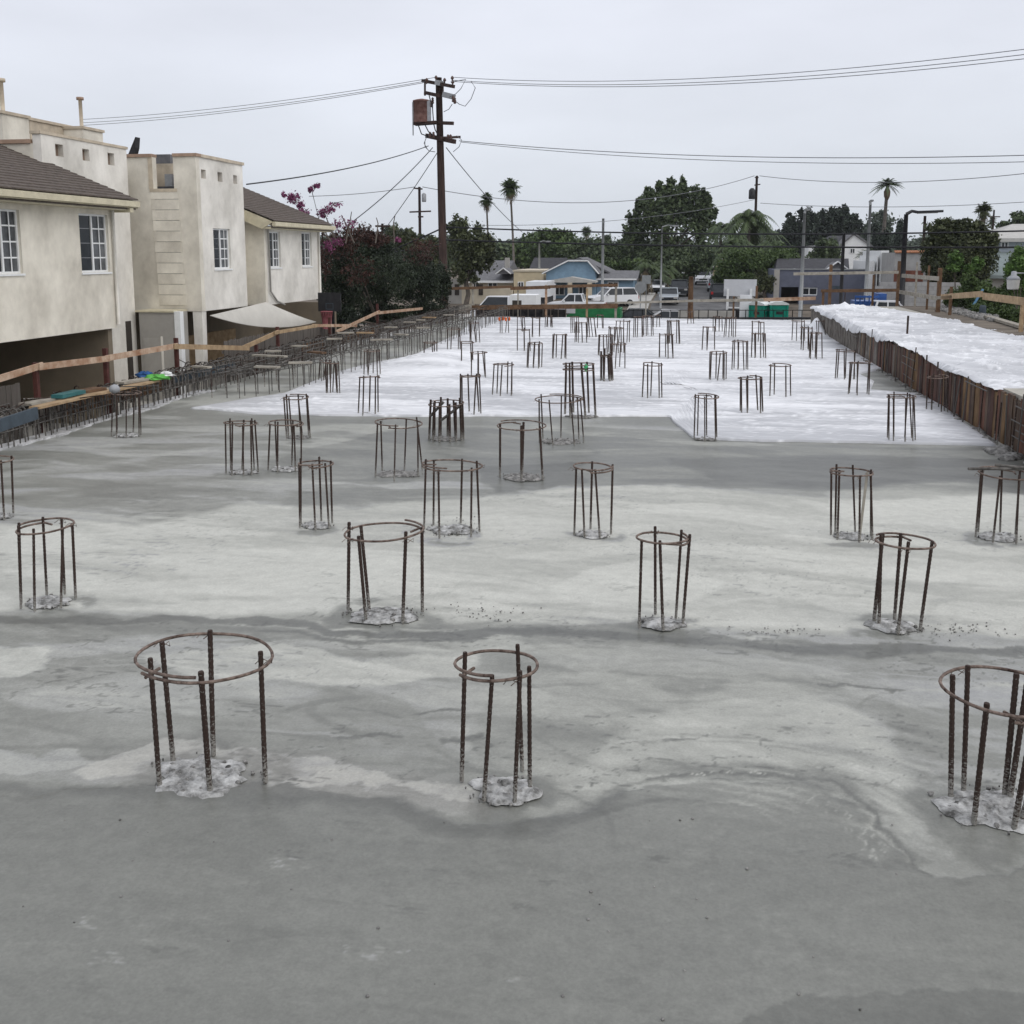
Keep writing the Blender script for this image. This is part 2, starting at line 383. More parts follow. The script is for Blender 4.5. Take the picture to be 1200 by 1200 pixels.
Xg, Yg = np.meshgrid(xs, np.array(ys))
wx = Xg + .02*(fbm(Xg*40, Yg*45, 6, 2)-.5)*2 + .08*(fbm(Xg*6, Yg*7, 4)-.5)*2 + .35*(fbm(Xg*.9, Yg*.9, 3)-.5)*2; wy = Yg + .28*(fbm(Xg*.8+7, Yg*.8, 5)-.5)*2 + .09*(fbm(Xg*4, Yg*5, 8)-.5)*2 + .03*(fbm(Xg*18, Yg*20, 9)-.5)*2 + .016*(fbm(Xg*45, Yg*50, 10, 2)-.5)*2
wq = .9*(fbm(Xg*.35, Yg*.35, 31, 3)-.5)
def sst(v, a, b): t = np.clip((v-a)/(b-a), 0, 1); return t*t*(3-2*t)
brush = .5*(sst(fbm(Xg*.42+wq, Yg*1.7+3*wq, 24, 5), .44, .58)-.5) + .2*(sst(fbm(Xg*1.1+.5*Yg+wq*3, Yg*4.2+5*wq, 25, 5), .34, .68)-.5) + .2*(fbm(Xg*2.5+2*wq, Yg*11+4*wq, 26, 5)-.5)
alb = .300 + (.03+.07*sst(Yg, 6, 7.5))*(fbm(Xg*.22+3, Yg*.75, 21)-.5) + (.025+.15*sst(Yg, 6.2, 7.6))*brush + (.012+.03*sst(Yg, 6.2, 7.6))*(fbm(Xg*3, Yg*9, 23)-.5)
def fill(pts, val, soft, k=1.0):
    global alb
    soft = soft*.38
    s = poly_sd(wx, wy, pts); f = np.clip(.5 - s/soft, 0, 1); f = f*f*(3-2*f)*k
    alb = alb*(1-f) + f*(val + .75*(alb-.30))
def stroke(pts, val, wd, soft, k=1.0):
    global alb
    s = line_d(wx, wy, pts) - wd; f = np.clip(.5 - s/soft, 0, 1)*k
    alb = alb*(1-f) + f*(val + .4*(alb-.30))
# dry pale zone
fill([(-400,610),(150,612),(300,590),(420,592),(640,572),(800,568),(1000,572),(1200,578),(1500,600),(1500,745),(900,735),(600,728),(330,718),(60,715),(-400,722)], .44, .9)
fill([(-200,590),(60,600),(250,575),(345,570),(345,612),(200,640),(-200,650)], .345, .8, .8)
fill([(960,572),(1140,562),(1240,590),(1140,618),(1000,610)], .40, .3)
fill([(860,640),(1000,648),(1200,660),(1400,680),(1400,700),(1150,690),(950,668)], .375, .5)
fill([(880,690),(1010,700),(1200,706),(1400,716),(1400,732),(1000,720)], .375, .4)
fill([(630,692),(690,655),(760,640),(845,655),(878,684),(838,706),(700,716)], .325, .10)
fill([(650,690),(700,668),(760,655),(815,664),(845,684),(812,698),(710,706)], .40, .3)
stroke([(120,690),(260,680),(330,690)], .36, .05, .3)
# dark damp band behind it
fill([(480,500),(640,503),(800,520),(980,521),(1200,523),(1500,530),(1500,592),(1200,578),(1060,584),(900,576),(800,566),(690,572),(520,560),(440,566),(300,560),(300,540)], .225, .55)
fill([(560,545),(680,540),(690,566),(580,575)], .19, .3)
fill([(780,535),(1000,532),(1200,540),(1400,560),(1400,590),(1130,565),(1000,572),(840,562)], .19, .45, .9)
stroke([(230,489),(400,493),(640,493),(770,495)], .25, .35, .4)
fill([(790,528),(960,526),(900,545),(800,548)], .29, .4, .7)
# left middle
fill([(-300,525),(220,482),(420,500),(430,545),(250,575),(60,600),(-300,600)], .295, .9)
stroke([(-60,560),(120,545),(260,520)], .36, .12, .5); stroke([(0,585),(150,565),(300,556)], .23, .2, .6)
stroke([(60,520),(200,510),(330,500)], .35, .08, .4)
# zone between the second and first rows: damp with a sheen
fill([(-400,742),(200,735),(400,748),(700,750),(1000,760),(1400,772),(1400,960),(1070,960),(1000,900),(800,880),(640,905),(540,900),(330,890),(180,870),(-400,880)], .305, .35)
for p, v, s in [([(-200,748),(60,757),(55,782),(-200,800)], .42, .2), ([(150,762),(330,756),(420,772),(520,760),(565,765),(560,788),(400,800),(220,792)], .40, .22),
                ([(590,752),(760,758),(900,764),(1020,790),(880,800),(680,790)], .345, .3), ([(640,898),(700,862),(790,830),(900,800),(1040,850),(1085,925),(1060,962),(960,902),(800,888)], .375, .5),
                ([(770,800),(900,790),(1040,800),(1040,818),(900,822),(800,830)], .285, .15), ([(640,800),(720,790),(800,800),(720,850),(640,870)], .30, .3),
                ([(1090,780),(1400,790),(1400,930),(1200,930),(1100,900)], .30, .3), ([(1050,755),(1250,762),(1250,790),(1060,775)], .27, .15),
                ([(470,805),(520,800),(560,850),(520,880),(470,850)], .33, .1), ([(420,800),(600,790),(620,830),(560,870),(430,850)], .30, .3)]:
    fill(p, v, s)
fill([(90,897),(180,872),(330,892),(430,905),(530,905),(545,928),(440,912),(330,925),(200,925),(60,908)], .40, .10)
fill([(-200,885),(60,880),(90,900),(0,905),(-200,905)], .36, .1)
stroke([(-300,722),(60,727),(200,722),(330,730),(400,742),(560,738),(700,743),(760,750),(900,750),(1000,754),(1200,764),(1500,772)], .165, .10, .05)
stroke([(300,742),(420,752),(560,742)], .17, .04, .06)
stroke([(930,756),(1010,764),(1120,762)], .17, .06, .08)
for a, b_ in [((392,873),(448,869)), ((500,865),(560,856)), ((960,803),(1035,805)), ((470,838),(520,826))]:
    stroke([a, b_], .165, .025, .03)
# foreground
fill([(-900,942),(150,934),(330,926),(440,934),(540,952),(650,944),(760,925),(850,915),(930,922),(1000,955),(1055,1000),(1110,1010),(1200,1000),(1900,1000),(1900,2400),(-900,2400)], .232, .10)
stroke([(-400,940),(0,925),(150,942),(330,936),(440,938),(540,958),(650,950),(720,932)], .165, .07, .16, .9)
stroke([(380,945),(460,940),(540,960),(640,950)], .19, .05, .2, .7)
stroke([(690,925),(790,912),(900,910),(990,935),(1060,985)], .21, .025, .05, .7)
fill([(860,1215),(960,1165),(1100,1147),(1400,1140),(1700,1400),(900,1500)], .225, .05, .9)
for a, b_ in [((250,905),(330,1020)), ((330,1020),(320,1150)), ((0,980),(200,960)), ((700,960),(1000,980))]:
    stroke([a, b_], .245, .05, .3, .6)
# trowel sweeps: many long shallow arcs, each a little paler or darker than its surroundings
rt_ = random.Random(3)
def sweep(cx_, cy_, r0, a0, a1, wd, amp, sq=1.0):
    global alb
    xs_ = [cx_+r0*math.cos(a0+(a1-a0)*i/8) for i in range(9)]; ys_ = [cy_+r0*sq*math.sin(a0+(a1-a0)*i/8) for i in range(9)]; m_ = wd*3+.05
    c0, c1 = np.searchsorted(xs, [min(xs_)-m_, max(xs_)+m_]); q0, q1 = np.searchsorted(np.array(ys), [min(ys_)-m_, max(ys_)+m_])
    if c1-c0 < 2 or q1-q0 < 2: return
    X_ = wx[q0:q1, c0:c1]*.35+Xg[q0:q1, c0:c1]*.65; Y_ = wy[q0:q1, c0:c1]*.35+Yg[q0:q1, c0:c1]*.65; d = np.full(X_.shape, 9.0); tt = np.zeros(X_.shape)
    for i in range(8):
        dd = seg_d(X_, Y_, (xs_[i], ys_[i]), (xs_[i+1], ys_[i+1])); tt = np.where(dd < d, (i+.5)/8, tt); d = np.minimum(d, dd)
    f = np.clip((wd-d)/(wd*.55)+.25, 0, 1)*np.minimum(1, np.minimum(tt, 1-tt)*4+.1); alb[q0:q1, c0:c1] += amp*f*(.5+.5*fbm(X_*3, Y_*7, 95, 2))
for k in range(520):
    y_ = 6.6*math.exp(rt_.random()*1.15); x_ = rt_.uniform(-.75, .62)*y_*1.0; r0 = rt_.uniform(.7, 2.6); a = math.pi/2+rt_.gauss(0, .5)+(math.pi if rt_.random() < .35 else 0); da = rt_.uniform(.25, .9)/r0**.5
    sweep(x_-r0*math.cos(a), y_-r0*.6*math.sin(a), r0, a-da, a+da, rt_.uniform(.012, .05)*(.6+y_/14), rt_.choice([-1, -1, 1])*rt_.uniform(.015, .055), .6)
for k in range(60):
    y_ = rt_.uniform(4.6, 6.6); x_ = rt_.uniform(-3.6, 2.2); r0 = rt_.uniform(1, 3); a = math.pi/2+rt_.gauss(0, .6); da = rt_.uniform(.2, .6)/r0**.5
    sweep(x_-r0*math.cos(a), y_-r0*.6*math.sin(a), r0, a-da, a+da, rt_.uniform(.01, .04), rt_.choice([-1, 1])*rt_.uniform(.006, .016), .6)
pA = G(860, 960)
for k in range(26):        # the fan of sweeps round the right hand lip
    r0 = .25+.055*k+rt_.uniform(-.02, .02); a0 = rt_.uniform(.05, 1.2); sweep(pA.x, pA.y-.1, r0*1.25, a0, a0+rt_.uniform(.6, 1.7), rt_.uniform(.012, .035), rt_.choice([-1, 1, 1])*rt_.uniform(.03, .07), .75)
# trowel chatter along the curved lip
def dab(p, q, wd, amp):
    global alb
    m_ = wd*2+.03; c0, c1 = np.searchsorted(xs, [min(p[0], q[0])-m_, max(p[0], q[0])+m_]); q0, q1 = np.searchsorted(np.array(ys), [min(p[1], q[1])-m_, max(p[1], q[1])+m_])
    if c1-c0 < 2 or q1-q0 < 2: return
    d = seg_d(Xg[q0:q1, c0:c1], Yg[q0:q1, c0:c1], p, q); f = np.clip((wd-d)/(wd*.5)+.3, 0, 1)*(.45+.55*(fbm(Xg[q0:q1, c0:c1]*20, Yg[q0:q1, c0:c1]*24, 97, 2) > .45)); alb[q0:q1, c0:c1] = alb[q0:q1, c0:c1]*(1-f) + f*np.maximum(alb[q0:q1, c0:c1], amp) if amp > .265 else alb[q0:q1, c0:c1]*(1-f)+f*amp
stroke([(760,912),(830,905),(900,908),(960,924),(1010,950),(1040,978),(1058,1000)], .175, .03, .03, .85)
lip = gxy([(905,915),(945,924),(985,942),(1015,962),(1040,985),(1052,1000)])
for i in range(len(lip)-1):
    (ax, ay), (bx, by) = lip[i], lip[i+1]; n_ = int(math.hypot(bx-ax, by-ay)/.036); tx, ty = bx-ax, by-ay; tl = math.hypot(tx, ty); tx /= tl; ty /= tl
    for k in range(n_):
        x, y = ax+(bx-ax)*k/n_, ay+(by-ay)*k/n_; off = rt_.uniform(.02, .05); ln2 = rt_.uniform(.03, .20)*(.5+.5*i/3)
        w_ = .4+.6*min(1, (i+k/n_)/2.5); rough_ = fbm(np.array([x*6]), np.array([y*6]), 96, 2)[0]
        for q in range(2):
            if rt_.random() < .75 and rough_ > .36:
                o_ = (.03+.13*q+rt_.uniform(-.02, .02))*w_; l2 = rt_.uniform(.06, .12)*w_; dab((x-o_*.55, y-o_*.85), (x-(o_+l2)*.45-.0, y-(o_+l2)*.9), rt_.uniform(.006, .012), rt_.uniform(.27, .335))
lip = gxy([(680,921),(740,912),(800,906),(860,903),(900,905)])
for i in range(len(lip)-1):
    (ax, ay), (bx, by) = lip[i], lip[i+1]; n_ = int(abs(bx-ax)/.03)
    for k in range(n_):
        x, y = ax+(bx-ax)*k/n_, ay+(by-ay)*k/n_
        if rt_.random() < .7: dab((x, y+rt_.uniform(.0, .05)), (x+rt_.uniform(.01, .05), y+rt_.uniform(.0, .06)), .006, rt_.choice([.42, .40, .19]))
for (a_, b_) in [((925,732),(960,742)),((880,742),(925,738)),((560,720),(600,732)),((505,735),(560,738)),((330,905),(345,915)),((640,930),(690,915)),((985,1000),(1000,1010)),((322,1000),(345,1000)),((760,1003),(770,1005))]:
    for k in range(9):
        t = rt_.random(); p = G(a_[0]+(b_[0]-a_[0])*t+rt_.gauss(0, 5), a_[1]+(b_[1]-a_[1])*t+rt_.gauss(0, 2)); dab((p.x, p.y), (p.x+rt_.uniform(.02, .12), p.y+rt_.gauss(0, .02)), rt_.uniform(.004, .010), rt_.uniform(.12, .17))
for (cx_, cy_, n_, sx_, sy_, v0, v1) in [(330,925,10,14,5,.16,.19),(410,960,8,30,6,.17,.2),(320,1010,10,25,6,.28,.33),(470,1065,9,16,5,.16,.19),(605,1060,7,12,5,.16,.19),(300,930,9,30,5,.155,.18),(765,1003,5,6,3,.14,.16),(640,1030,4,4,3,.14,.16),(120,1120,8,24,6,.28,.32),(90,1080,6,10,8,.29,.33),(600,1145,6,14,4,.28,.32),(1000,1010,10,24,6,.15,.18),(430,1115,9,40,6,.28,.31),(180,1110,6,14,3,.16,.19),(520,1020,8,60,10,.19,.2),(860,1000,8,80,10,.19,.2),(640,960,12,30,8,.15,.18),(300,880,10,60,6,.2,.22),(420,860,8,40,6,.2,.22),(700,870,10,60,8,.24,.26)]:
    for k in range(n_):
        p = G(cx_+rt_.gauss(0, sx_*.6), cy_+rt_.gauss(0, sy_*.6)); l2 = rt_.uniform(.015, .09); dab((p.x, p.y), (p.x+l2, p.y+rt_.gauss(0, .012)), rt_.uniform(.005, .014), rt_.uniform(v0, v1))
# small scrapes and spatter, more of them in the foreground
sp = fbm(Xg*11, Yg*16, 51, 2); reg = fbm(Xg*1.1, Yg*1.6, 52, 2)
alb = alb + .02*sst(fbm(Xg*9+3*wq, Yg*15, 53, 4), .66, .74)*(reg > .62)*(Yg < 11) - .02*sst(1-fbm(Xg*4+3*wq, Yg*13, 54, 4), .66, .70)*(reg < .42)*(Yg < 12)
alb = alb + .035*(fbm(Xg*1.7, Yg*7, 61, 4)-.5) + .02*(fbm(Xg*22, Yg*26, 62, 2)-.5)
for (cx_, cy_, cr_) in [(248,915,.50),(581,922,.31),(1166,955,.52),(56,708,.36),(450,724,.5),(775,732,.36),(1050,738,.38),(371,618,.27),(530,625,.45),(695,628,.3),(998,631,.32),(1172,632,.4),(284,556,.32),(334,552,.3),(467,557,.45),(611,560,.5),(350,515,.35),(523,517,.5),(657,520,.55)]:
    c_ = G(cx_, cy_); dd = np.hypot(wx-c_.x, (wy-c_.y)*1.1) + .12*(fbm(Xg*5, Yg*6, 91)-.5); f_ = np.clip(1-(dd-cr_)/(.22*cr_+.04), 0, 1)*(.0+.9*sst(fbm(Xg*3.2, Yg*4.6, 92, 5), .40, .56)); alb = alb*(1-f_*.7) + .19*f_*.7
crk = 1-np.abs(fbm(Xg*2.2+wq, Yg*6+2*wq, 93, 3)*2-1); alb = alb - .10*sst(crk, .965, .99)*(fbm(Xg*.6, Yg*.9, 94) > .56)*(Yg < 16)*(Yg > 6.6)
alb = np.interp(alb, [.08,.2,.26,.30,.345,.40,.44,.5,.6], [.10,.155,.215,.28,.345,.41,.47,.515,.58])
alb = np.clip(alb, .09, .58)*.97
t_ = np.clip((alb-.17)/.28, 0, 1)[..., None]
tint = (1-t_)*np.array([.985, 1.0, .885]) + t_*np.array([.998, 1.0, .90])
warm = np.clip(.5 - poly_sd(wx, wy, [(60,908),(90,895),(180,872),(330,890),(430,902),(540,905),(545,935),(330,930),(150,930)])/.2, 0, 1)[..., None]
tint = tint*(1-warm*.6) + warm*.6*np.array([1.03, 1.0, .90])
cool = np.clip(fbm(Xg*.3, Yg*.6, 71)*1.6-.55, 0, 1)[..., None]*np.clip(1-np.abs(alb-.31)/.08, 0, 1)[..., None]
tint = tint*(1-cool) + cool*np.array([.985, .995, 1.01])
colr = np.concatenate([alb[..., None]*tint, np.clip((alb-.15)/.26, 0, 1)[..., None]], -1)
Zg = .012*(fbm(Xg*.8, Yg*.8, 81)-.5)*2 + .003*(fbm(Xg*6, Yg*7, 82)-.5)*2
Zg = Zg + .012*np.clip(.5 - poly_sd(wx, wy, [(-900,942),(150,934),(330,926),(440,934),(540,952),(650,944),(760,925),(850,915),(930,922),(1000,955),(1055,1000),(1110,1010),(1200,1000),(1900,1000),(1900,2400),(-900,2400)])/.06, 0, 1)
Zg = Zg - Zg.max()
mdeck = bpy.data.materials.new('fresh concrete'); mdeck.use_nodes = True
n = mdeck.node_tree.nodes; l = mdeck.node_tree.links; b = n['Principled BSDF']
at = n.new('ShaderNodeAttribute'); at.attribute_name = 'stain_and_shade'
tcn = n.new('ShaderNodeTexCoord')
n1 = n.new('ShaderNodeTexNoise'); n1.inputs['Scale'].default_value = 42; n1.inputs['Detail'].default_value = 10; n1.inputs['Roughness'].default_value = .72; l.new(tcn.outputs['Object'], n1.inputs['Vector'])
n2 = n.new('ShaderNodeTexNoise'); n2.inputs['Scale'].default_value = 7; n2.inputs['Detail'].default_value = 8; n2.inputs['Roughness'].default_value = .7; l.new(tcn.outputs['Object'], n2.inputs['Vector'])
r1 = n.new('ShaderNodeMapRange'); r1.inputs[1].default_value = .3; r1.inputs[2].default_value = .7; r1.inputs[3].default_value = .85; r1.inputs[4].default_value = 1.15; l.new(n1.outputs['Fac'], r1.inputs[0])
r2 = n.new('ShaderNodeMapRange'); r2.inputs[1].default_value = .3; r2.inputs[2].default_value = .7; r2.inputs[3].default_value = .9; r2.inputs[4].default_value = 1.1; l.new(n2.outputs['Fac'], r2.inputs[0])
mm = n.new('ShaderNodeMath'); mm.operation = 'MULTIPLY'; l.new(r1.outputs[0], mm.inputs[0]); l.new(r2.outputs[0], mm.inputs[1])
mx = n.new('ShaderNodeMixRGB'); mx.blend_type = 'MULTIPLY'; mx.inputs[0].default_value = 1; l.new(at.outputs['Color'], mx.inputs[1]); l.new(mm.outputs[0], mx.inputs[2])
l.new(mx.outputs[0], b.inputs['Base Color'])
rr = n.new('ShaderNodeMapRange'); rr.inputs[3].default_value = .42; rr.inputs[4].default_value = .8; l.new(at.outputs['Alpha'], rr.inputs[0]); l.new(rr.outputs[0], b.inputs['Roughness'])
b.inputs['Specular IOR Level'].default_value = .4
bp = n.new('ShaderNodeBump'); bp.inputs['Strength'].default_value = .25; bp.inputs['Distance'].default_value = .01; l.new(n2.outputs['Fac'], bp.inputs['Height']); l.new(bp.outputs[0], b.inputs['Normal'])
deck = struct(grid_mesh('concrete_deck', np.stack([Xg, Yg, Zg], -1), mdeck, col=colr))
struct(MB().box((XL, -3, -1.3), (XR, YE, -.06)).build('deck_edge', 'concside'))

# pebbles on the slab
pb = MB()
for i in range(46):
    px, py = R.uniform(0, 1200), R.uniform(945, 1195); c = G(px, py); r = R.uniform(.004, .011)
    pb.lathe((c.x, c.y, -.012), [(r*.6, 0), (r, r*.5), (r*.8, r*1.1), (r*.2, r*1.4)], 6)
for (bx, by, sx, sy, k) in [(560, 718, 45, 8, 60), (1120, 737, 55, 7, 70), (900, 738, 50, 4, 40), (540, 612, 30, 6, 20)]:
    for i in range(k):
        c = G(bx+R.gauss(0, sx*.6), by+R.gauss(0, sy*.7)); r = R.uniform(.004, .012)
        pb.lathe((c.x, c.y, -.014), [(r*.7, 0), (r, r*.5), (r*.7, r*1.0), (r*.2, r*1.2)], 5)
stuff(pb.build('gravel_crumbs', 'mudmortar'))

# ---- white curing sheets
msheet = bpy.data.materials.new('white plastic sheeting'); msheet.use_nodes = True
n = msheet.node_tree.nodes; l = msheet.node_tree.links; b = n['Principled BSDF']; b.inputs['Roughness'].default_value = .5; b.inputs['Specular IOR Level'].default_value = .35
at = n.new('ShaderNodeAttribute'); at.attribute_name = 'stain_and_shade'; l.new(at.outputs['Color'], b.inputs['Base Color'])
tcn = n.new('ShaderNodeTexCoord'); mpn = n.new('ShaderNodeMapping'); mpn.inputs['Scale'].default_value = (.8, 2.6, 1); l.new(tcn.outputs['Object'], mpn.inputs['Vector'])
nn = n.new('ShaderNodeTexNoise'); nn.noise_type = 'RIDGED_MULTIFRACTAL'; nn.inputs['Scale'].default_value = 1.1; nn.inputs['Detail'].default_value = 7; nn.inputs['Roughness'].default_value = .62; nn.inputs['Distortion'].default_value = .5; l.new(mpn.outputs[0], nn.inputs['Vector'])
bp = n.new('ShaderNodeBump'); bp.inputs['Strength'].default_value = .55; bp.inputs['Distance'].default_value = .09; l.new(nn.outputs['Fac'], bp.inputs['Height']); l.new(bp.outputs[0], b.inputs['Normal'])
def itp(y, tab): return np.interp(y, [t[0] for t in tab], [t[1] for t in tab])
fr = sorted(gxy([(222,478),(300,484),(400,487),(600,487.5),(700,487),(777,487),(800,503),(815,514),(900,516.5),(1050,519),(1120,521),(1172,522)]))
lf = sorted([(p[1], p[0]) for p in gxy([(222,478),(330,461),(392,436),(440,424),(480,418),(510,403),(536,390),(556,374)])])
rg = sorted([(p[1], p[0]) for p in gxy([(1172,522),(1108,476),(1082,462),(1022,457),(1026,446),(1008,438),(1046,430),(1042,423),(1002,407),(990,395),(977,386),(964,376)])])
U = np.linspace(0, 1, 190); Vv = np.linspace(0, 1, 720)**1.3
fx = np.linspace(fr[0][0], fr[-1][0], 190)
PX = np.zeros((720, 190)); PY = np.zeros((720, 190))
for j, v in enumerate(Vv):
    yl = lf[0][0] + (YE-.25-lf[0][0])*v
    # rows start on the front edge and end at the far edge
    yf = itp(fx, fr) + .22*(fbm(fx*1.3, fx*0+2, 141, 4)-.5); row = yf + (YE-.25-yf)*v
    xl = itp(row, lf); xr = itp(row, rg)
    PX[j] = xl*(1-U)+xr*U; PY[j] = row
fx2 = PX[0].copy()
big = fbm(PX*.35, PY*.9, 101, 3); fine = fbm(PX*.9+3, PY*3.5, 102, 3); rd = 1-np.abs(fbm(PX*.16+2, PY*.8+.12*PX, 103, 3)*2-1)
rd2 = 1-np.abs(fbm(PX*.5+9, PY*1.6-.3*PX, 104, 2)*2-1)
PZ = .012 + .022*big + .012*fine + .02*np.clip(1-np.abs(fbm(PX*.22+.05*PY, PY*2.4, 109, 3)*2-1)-.94, 0, 1)/.06
PZ = np.maximum(PZ, .012)
edge = np.minimum(np.minimum(U[None, :], 1-U[None, :])*18, Vv[:, None]*26); edge = np.clip(edge, 0, 1)
PZ = .012 + (PZ-.012)*edge + .02*(1-edge)*fbm(PX*2, PY*2, 105)
lift = np.exp(-((PX-G(1100,487).x)**2+(PY-G(1100,487).y)**2)/.5)*.12 + np.exp(-((PX-G(515,424).x)**2/2+(PY-G(515,424).y)**2/6))*.3
lift += np.exp(-((PX-(XR-.15))**2/.08 + (PY-52)**2/3))*.7
SHEETZ = lambda x, y: 0
PZ = PZ + lift*edge
rs_ = random.Random(21)
for k in range(110):          # folds and pulled creases, mostly across the deck
    y0_ = 21.5+36*rs_.random()**1.35; xc = rs_.uniform(-9.5, 5.5); hl = rs_.uniform(.8, 4.5); sl2 = rs_.gauss(0, .16); wv = rs_.uniform(.3, 1.2); am = rs_.uniform(.015, .04)*(1+.02*(y0_-20))
    yy = y0_ + sl2*(PX-xc) + .35*wv*(fbm(PX*.35*wv+k*3.1, PX*0+k, 107, 3)-.5); wd_ = .026+.0018*(y0_-18)
    PZ += am*np.exp(-((PY-yy)/wd_)**2)*np.clip(1-np.abs(PX-xc)/hl, 0, 1)**.5*edge
for (qx, qy, n_) in [(1100,486,9),(1170,521,7),(222,478,4),(1040,456,4)]:       # creases fanning from pulled corners
    c_ = G(qx, qy)
    for k in range(n_):
        a = math.pi*(.55+.9*k/n_)*(1 if qx > 500 else -1)+(0 if qx > 500 else math.pi*.95); dx_, dy_ = PX-c_.x, PY-c_.y; al = dx_*math.cos(a)+dy_*math.sin(a)*1.0; ac = -dx_*math.sin(a)+dy_*math.cos(a)
        PZ += .03*np.exp(-(ac/.035)**2)*np.clip(al, 0, .3)/.3*np.clip(1-al/rs_.uniform(1.2, 3), 0, 1)*edge
def wqs(x, y): return .8*fbm(x*.4, y*.4, 123, 2)
film = .5 + .75*(np.clip((PZ-.022)/.03, 0, 1)-.35) + 2.2*(fbm(PX*.30+wqs(PX, PY), PY*1.3, 120, 5)-.5) + 1.2*(fbm(PX*.18, PY*.4, 121, 3)-.5)  # paler crests painted as if lit, plus greyer patches of damp contact
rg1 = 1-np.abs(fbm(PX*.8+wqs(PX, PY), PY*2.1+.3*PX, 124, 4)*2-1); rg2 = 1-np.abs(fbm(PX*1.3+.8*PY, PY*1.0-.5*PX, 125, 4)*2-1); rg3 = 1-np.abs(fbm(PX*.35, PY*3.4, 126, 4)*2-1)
lines = sst(rg1, .95, .995)*.55+sst(rg2, .96, .995)*.4+sst(rg3, .96, .995)*.5; film = np.clip(film*.8+lines-.25*sst(rg1, .80, .93)*(1-sst(rg1, .93, .97)), 0, 1)  # bright crease lines with darker flanks: fold light and shade put into the colour
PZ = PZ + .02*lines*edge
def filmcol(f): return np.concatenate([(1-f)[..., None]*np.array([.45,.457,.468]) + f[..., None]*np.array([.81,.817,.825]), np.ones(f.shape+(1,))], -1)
PZ[0] = -.05; PZ[:, 0] = -.05; PZ[:, -1] = -.05; PZ[-1] = -.05
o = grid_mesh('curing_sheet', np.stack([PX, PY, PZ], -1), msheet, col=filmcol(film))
tag(o, 'white curing sheet spread wrinkled over the far half of the concrete deck', 'sheet')

# ---- raised deck behind the formwork wall on the right
ZR = 1.05
struct(MB().box((6.42, 6, -1.3), (11.9, 56.5, ZR)).build('raised_deck', mat('raised concrete', (.36,.34,.29), .9, .2, 1.2, .2, 20, col2=(.47,.45,.39))))
nU, nV = 110, 420
u = np.linspace(0, 1, nU); vv = np.linspace(0, 1, nV)
y0 = 22.4
QY = y0 + (56.0-y0)*vv[:, None] + .35*(1-vv[:, None])*(fbm(u*3, u*0, 111)[None, :]-.5) + 0*u[None, :]
hang = np.interp(QY[:, 0], [22, 24, 25.2, 26.5, 29, 31, 34, 36, 38.5, 41, 43, 45, 50, 56], [.02,.02,.04,.10,.02,-.03,.02,.20,.06,.30,.34,.10,.2,.1])
xl = 6.36; xr = np.interp(QY[:, 0], [22, 27, 33, 40, 50, 56], [10.9, 10.9, 11.0, 11.0, 10.6, 9.4]) + .18*(fbm(QY[:, 0]*.5, QY[:, 0]*0, 112)-.5)
QX = xl + (xr[:, None]-xl)*np.clip((u[None, :]-.06)/.94, 0, 1)
QZ = ZR + .02 + .12*fbm(QX*.5, QY*.7, 113, 3) + .025*fbm(QX*1.4, QY*2, 114, 3) + .04*np.clip(1-np.abs(fbm(QX*.5+.3*QY, QY*1.6, 118, 3)*2-1)-.86, 0, 1)/.14 + .10*np.clip((1-np.abs(fbm(QX*.4, QY*.5+.4*QX, 115, 3)*2-1))-.84, 0, 1)/.16 - .12
for k in range(80):
    y0_ = 23+32*rs_.random(); xc = rs_.uniform(6.8, 10.5); hl = rs_.uniform(.6, 2.4); sl2 = rs_.gauss(.1, .4); yy = y0_+sl2*(QX-xc)+.3*(fbm(QX*.8+k, QX*0+k, 119, 2)-.5)
    QZ += rs_.uniform(.02, .07)*np.exp(-((QY-yy)/(.03+.002*(y0_-20)))**2)*np.clip(1-np.abs(QX-xc)/hl, 0, 1)**.5
QZ = np.maximum(QZ, ZR+.012)
QZ[:, :6] = QZ[:, 6:7] - (hang[:, None] + .14*(fbm(QY[:, :1]*.9, QY[:, :1]*0, 116)-.35))*np.linspace(1, 0, 6, endpoint=False)[None, :]
QX[:, :6] = 6.235 - .05*np.sin(np.linspace(0, 1, 6))[None, :]*0 + .10*np.linspace(0, 1, 6)[None, :]**2
pk = atY(990, 352, 54); QZ += np.exp(-np.sqrt((QX-pk.x)**2/.16+(QY-54)**2/.7))*.34
fq = .55 + .6*(np.clip((QZ-ZR-.03)/.12, 0, 1)-.4) + 1.6*(fbm(QX*.7+.3*QY, QY*.8, 122, 5)-.5); rq1 = 1-np.abs(fbm(QX*.8+.5*QY, QY*1.1, 127, 4)*2-1); rq2 = 1-np.abs(fbm(QX*1.5, QY*1.5-.7*QX, 128, 4)*2-1); lq = sst(rq1, .94, .99)*.5+sst(rq2, .95, .99)*.4; QZ = QZ+.012*lq; fq = np.clip(fq*.85+lq-.2*sst(rq1, .8, .92)*(1-sst(rq1, .92, .96)), 0, 1)  # raised sheet: crest and crease light, with shaded flanks, painted into its colour
QZ[0] = ZR-.03; QZ[-1] = ZR-.03; QZ[:, -1] = ZR-.03
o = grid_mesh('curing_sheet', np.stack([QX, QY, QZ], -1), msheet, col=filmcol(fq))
tag(o, 'white curing sheet covering the raised deck and sagging over its brown board wall', 'sheet')

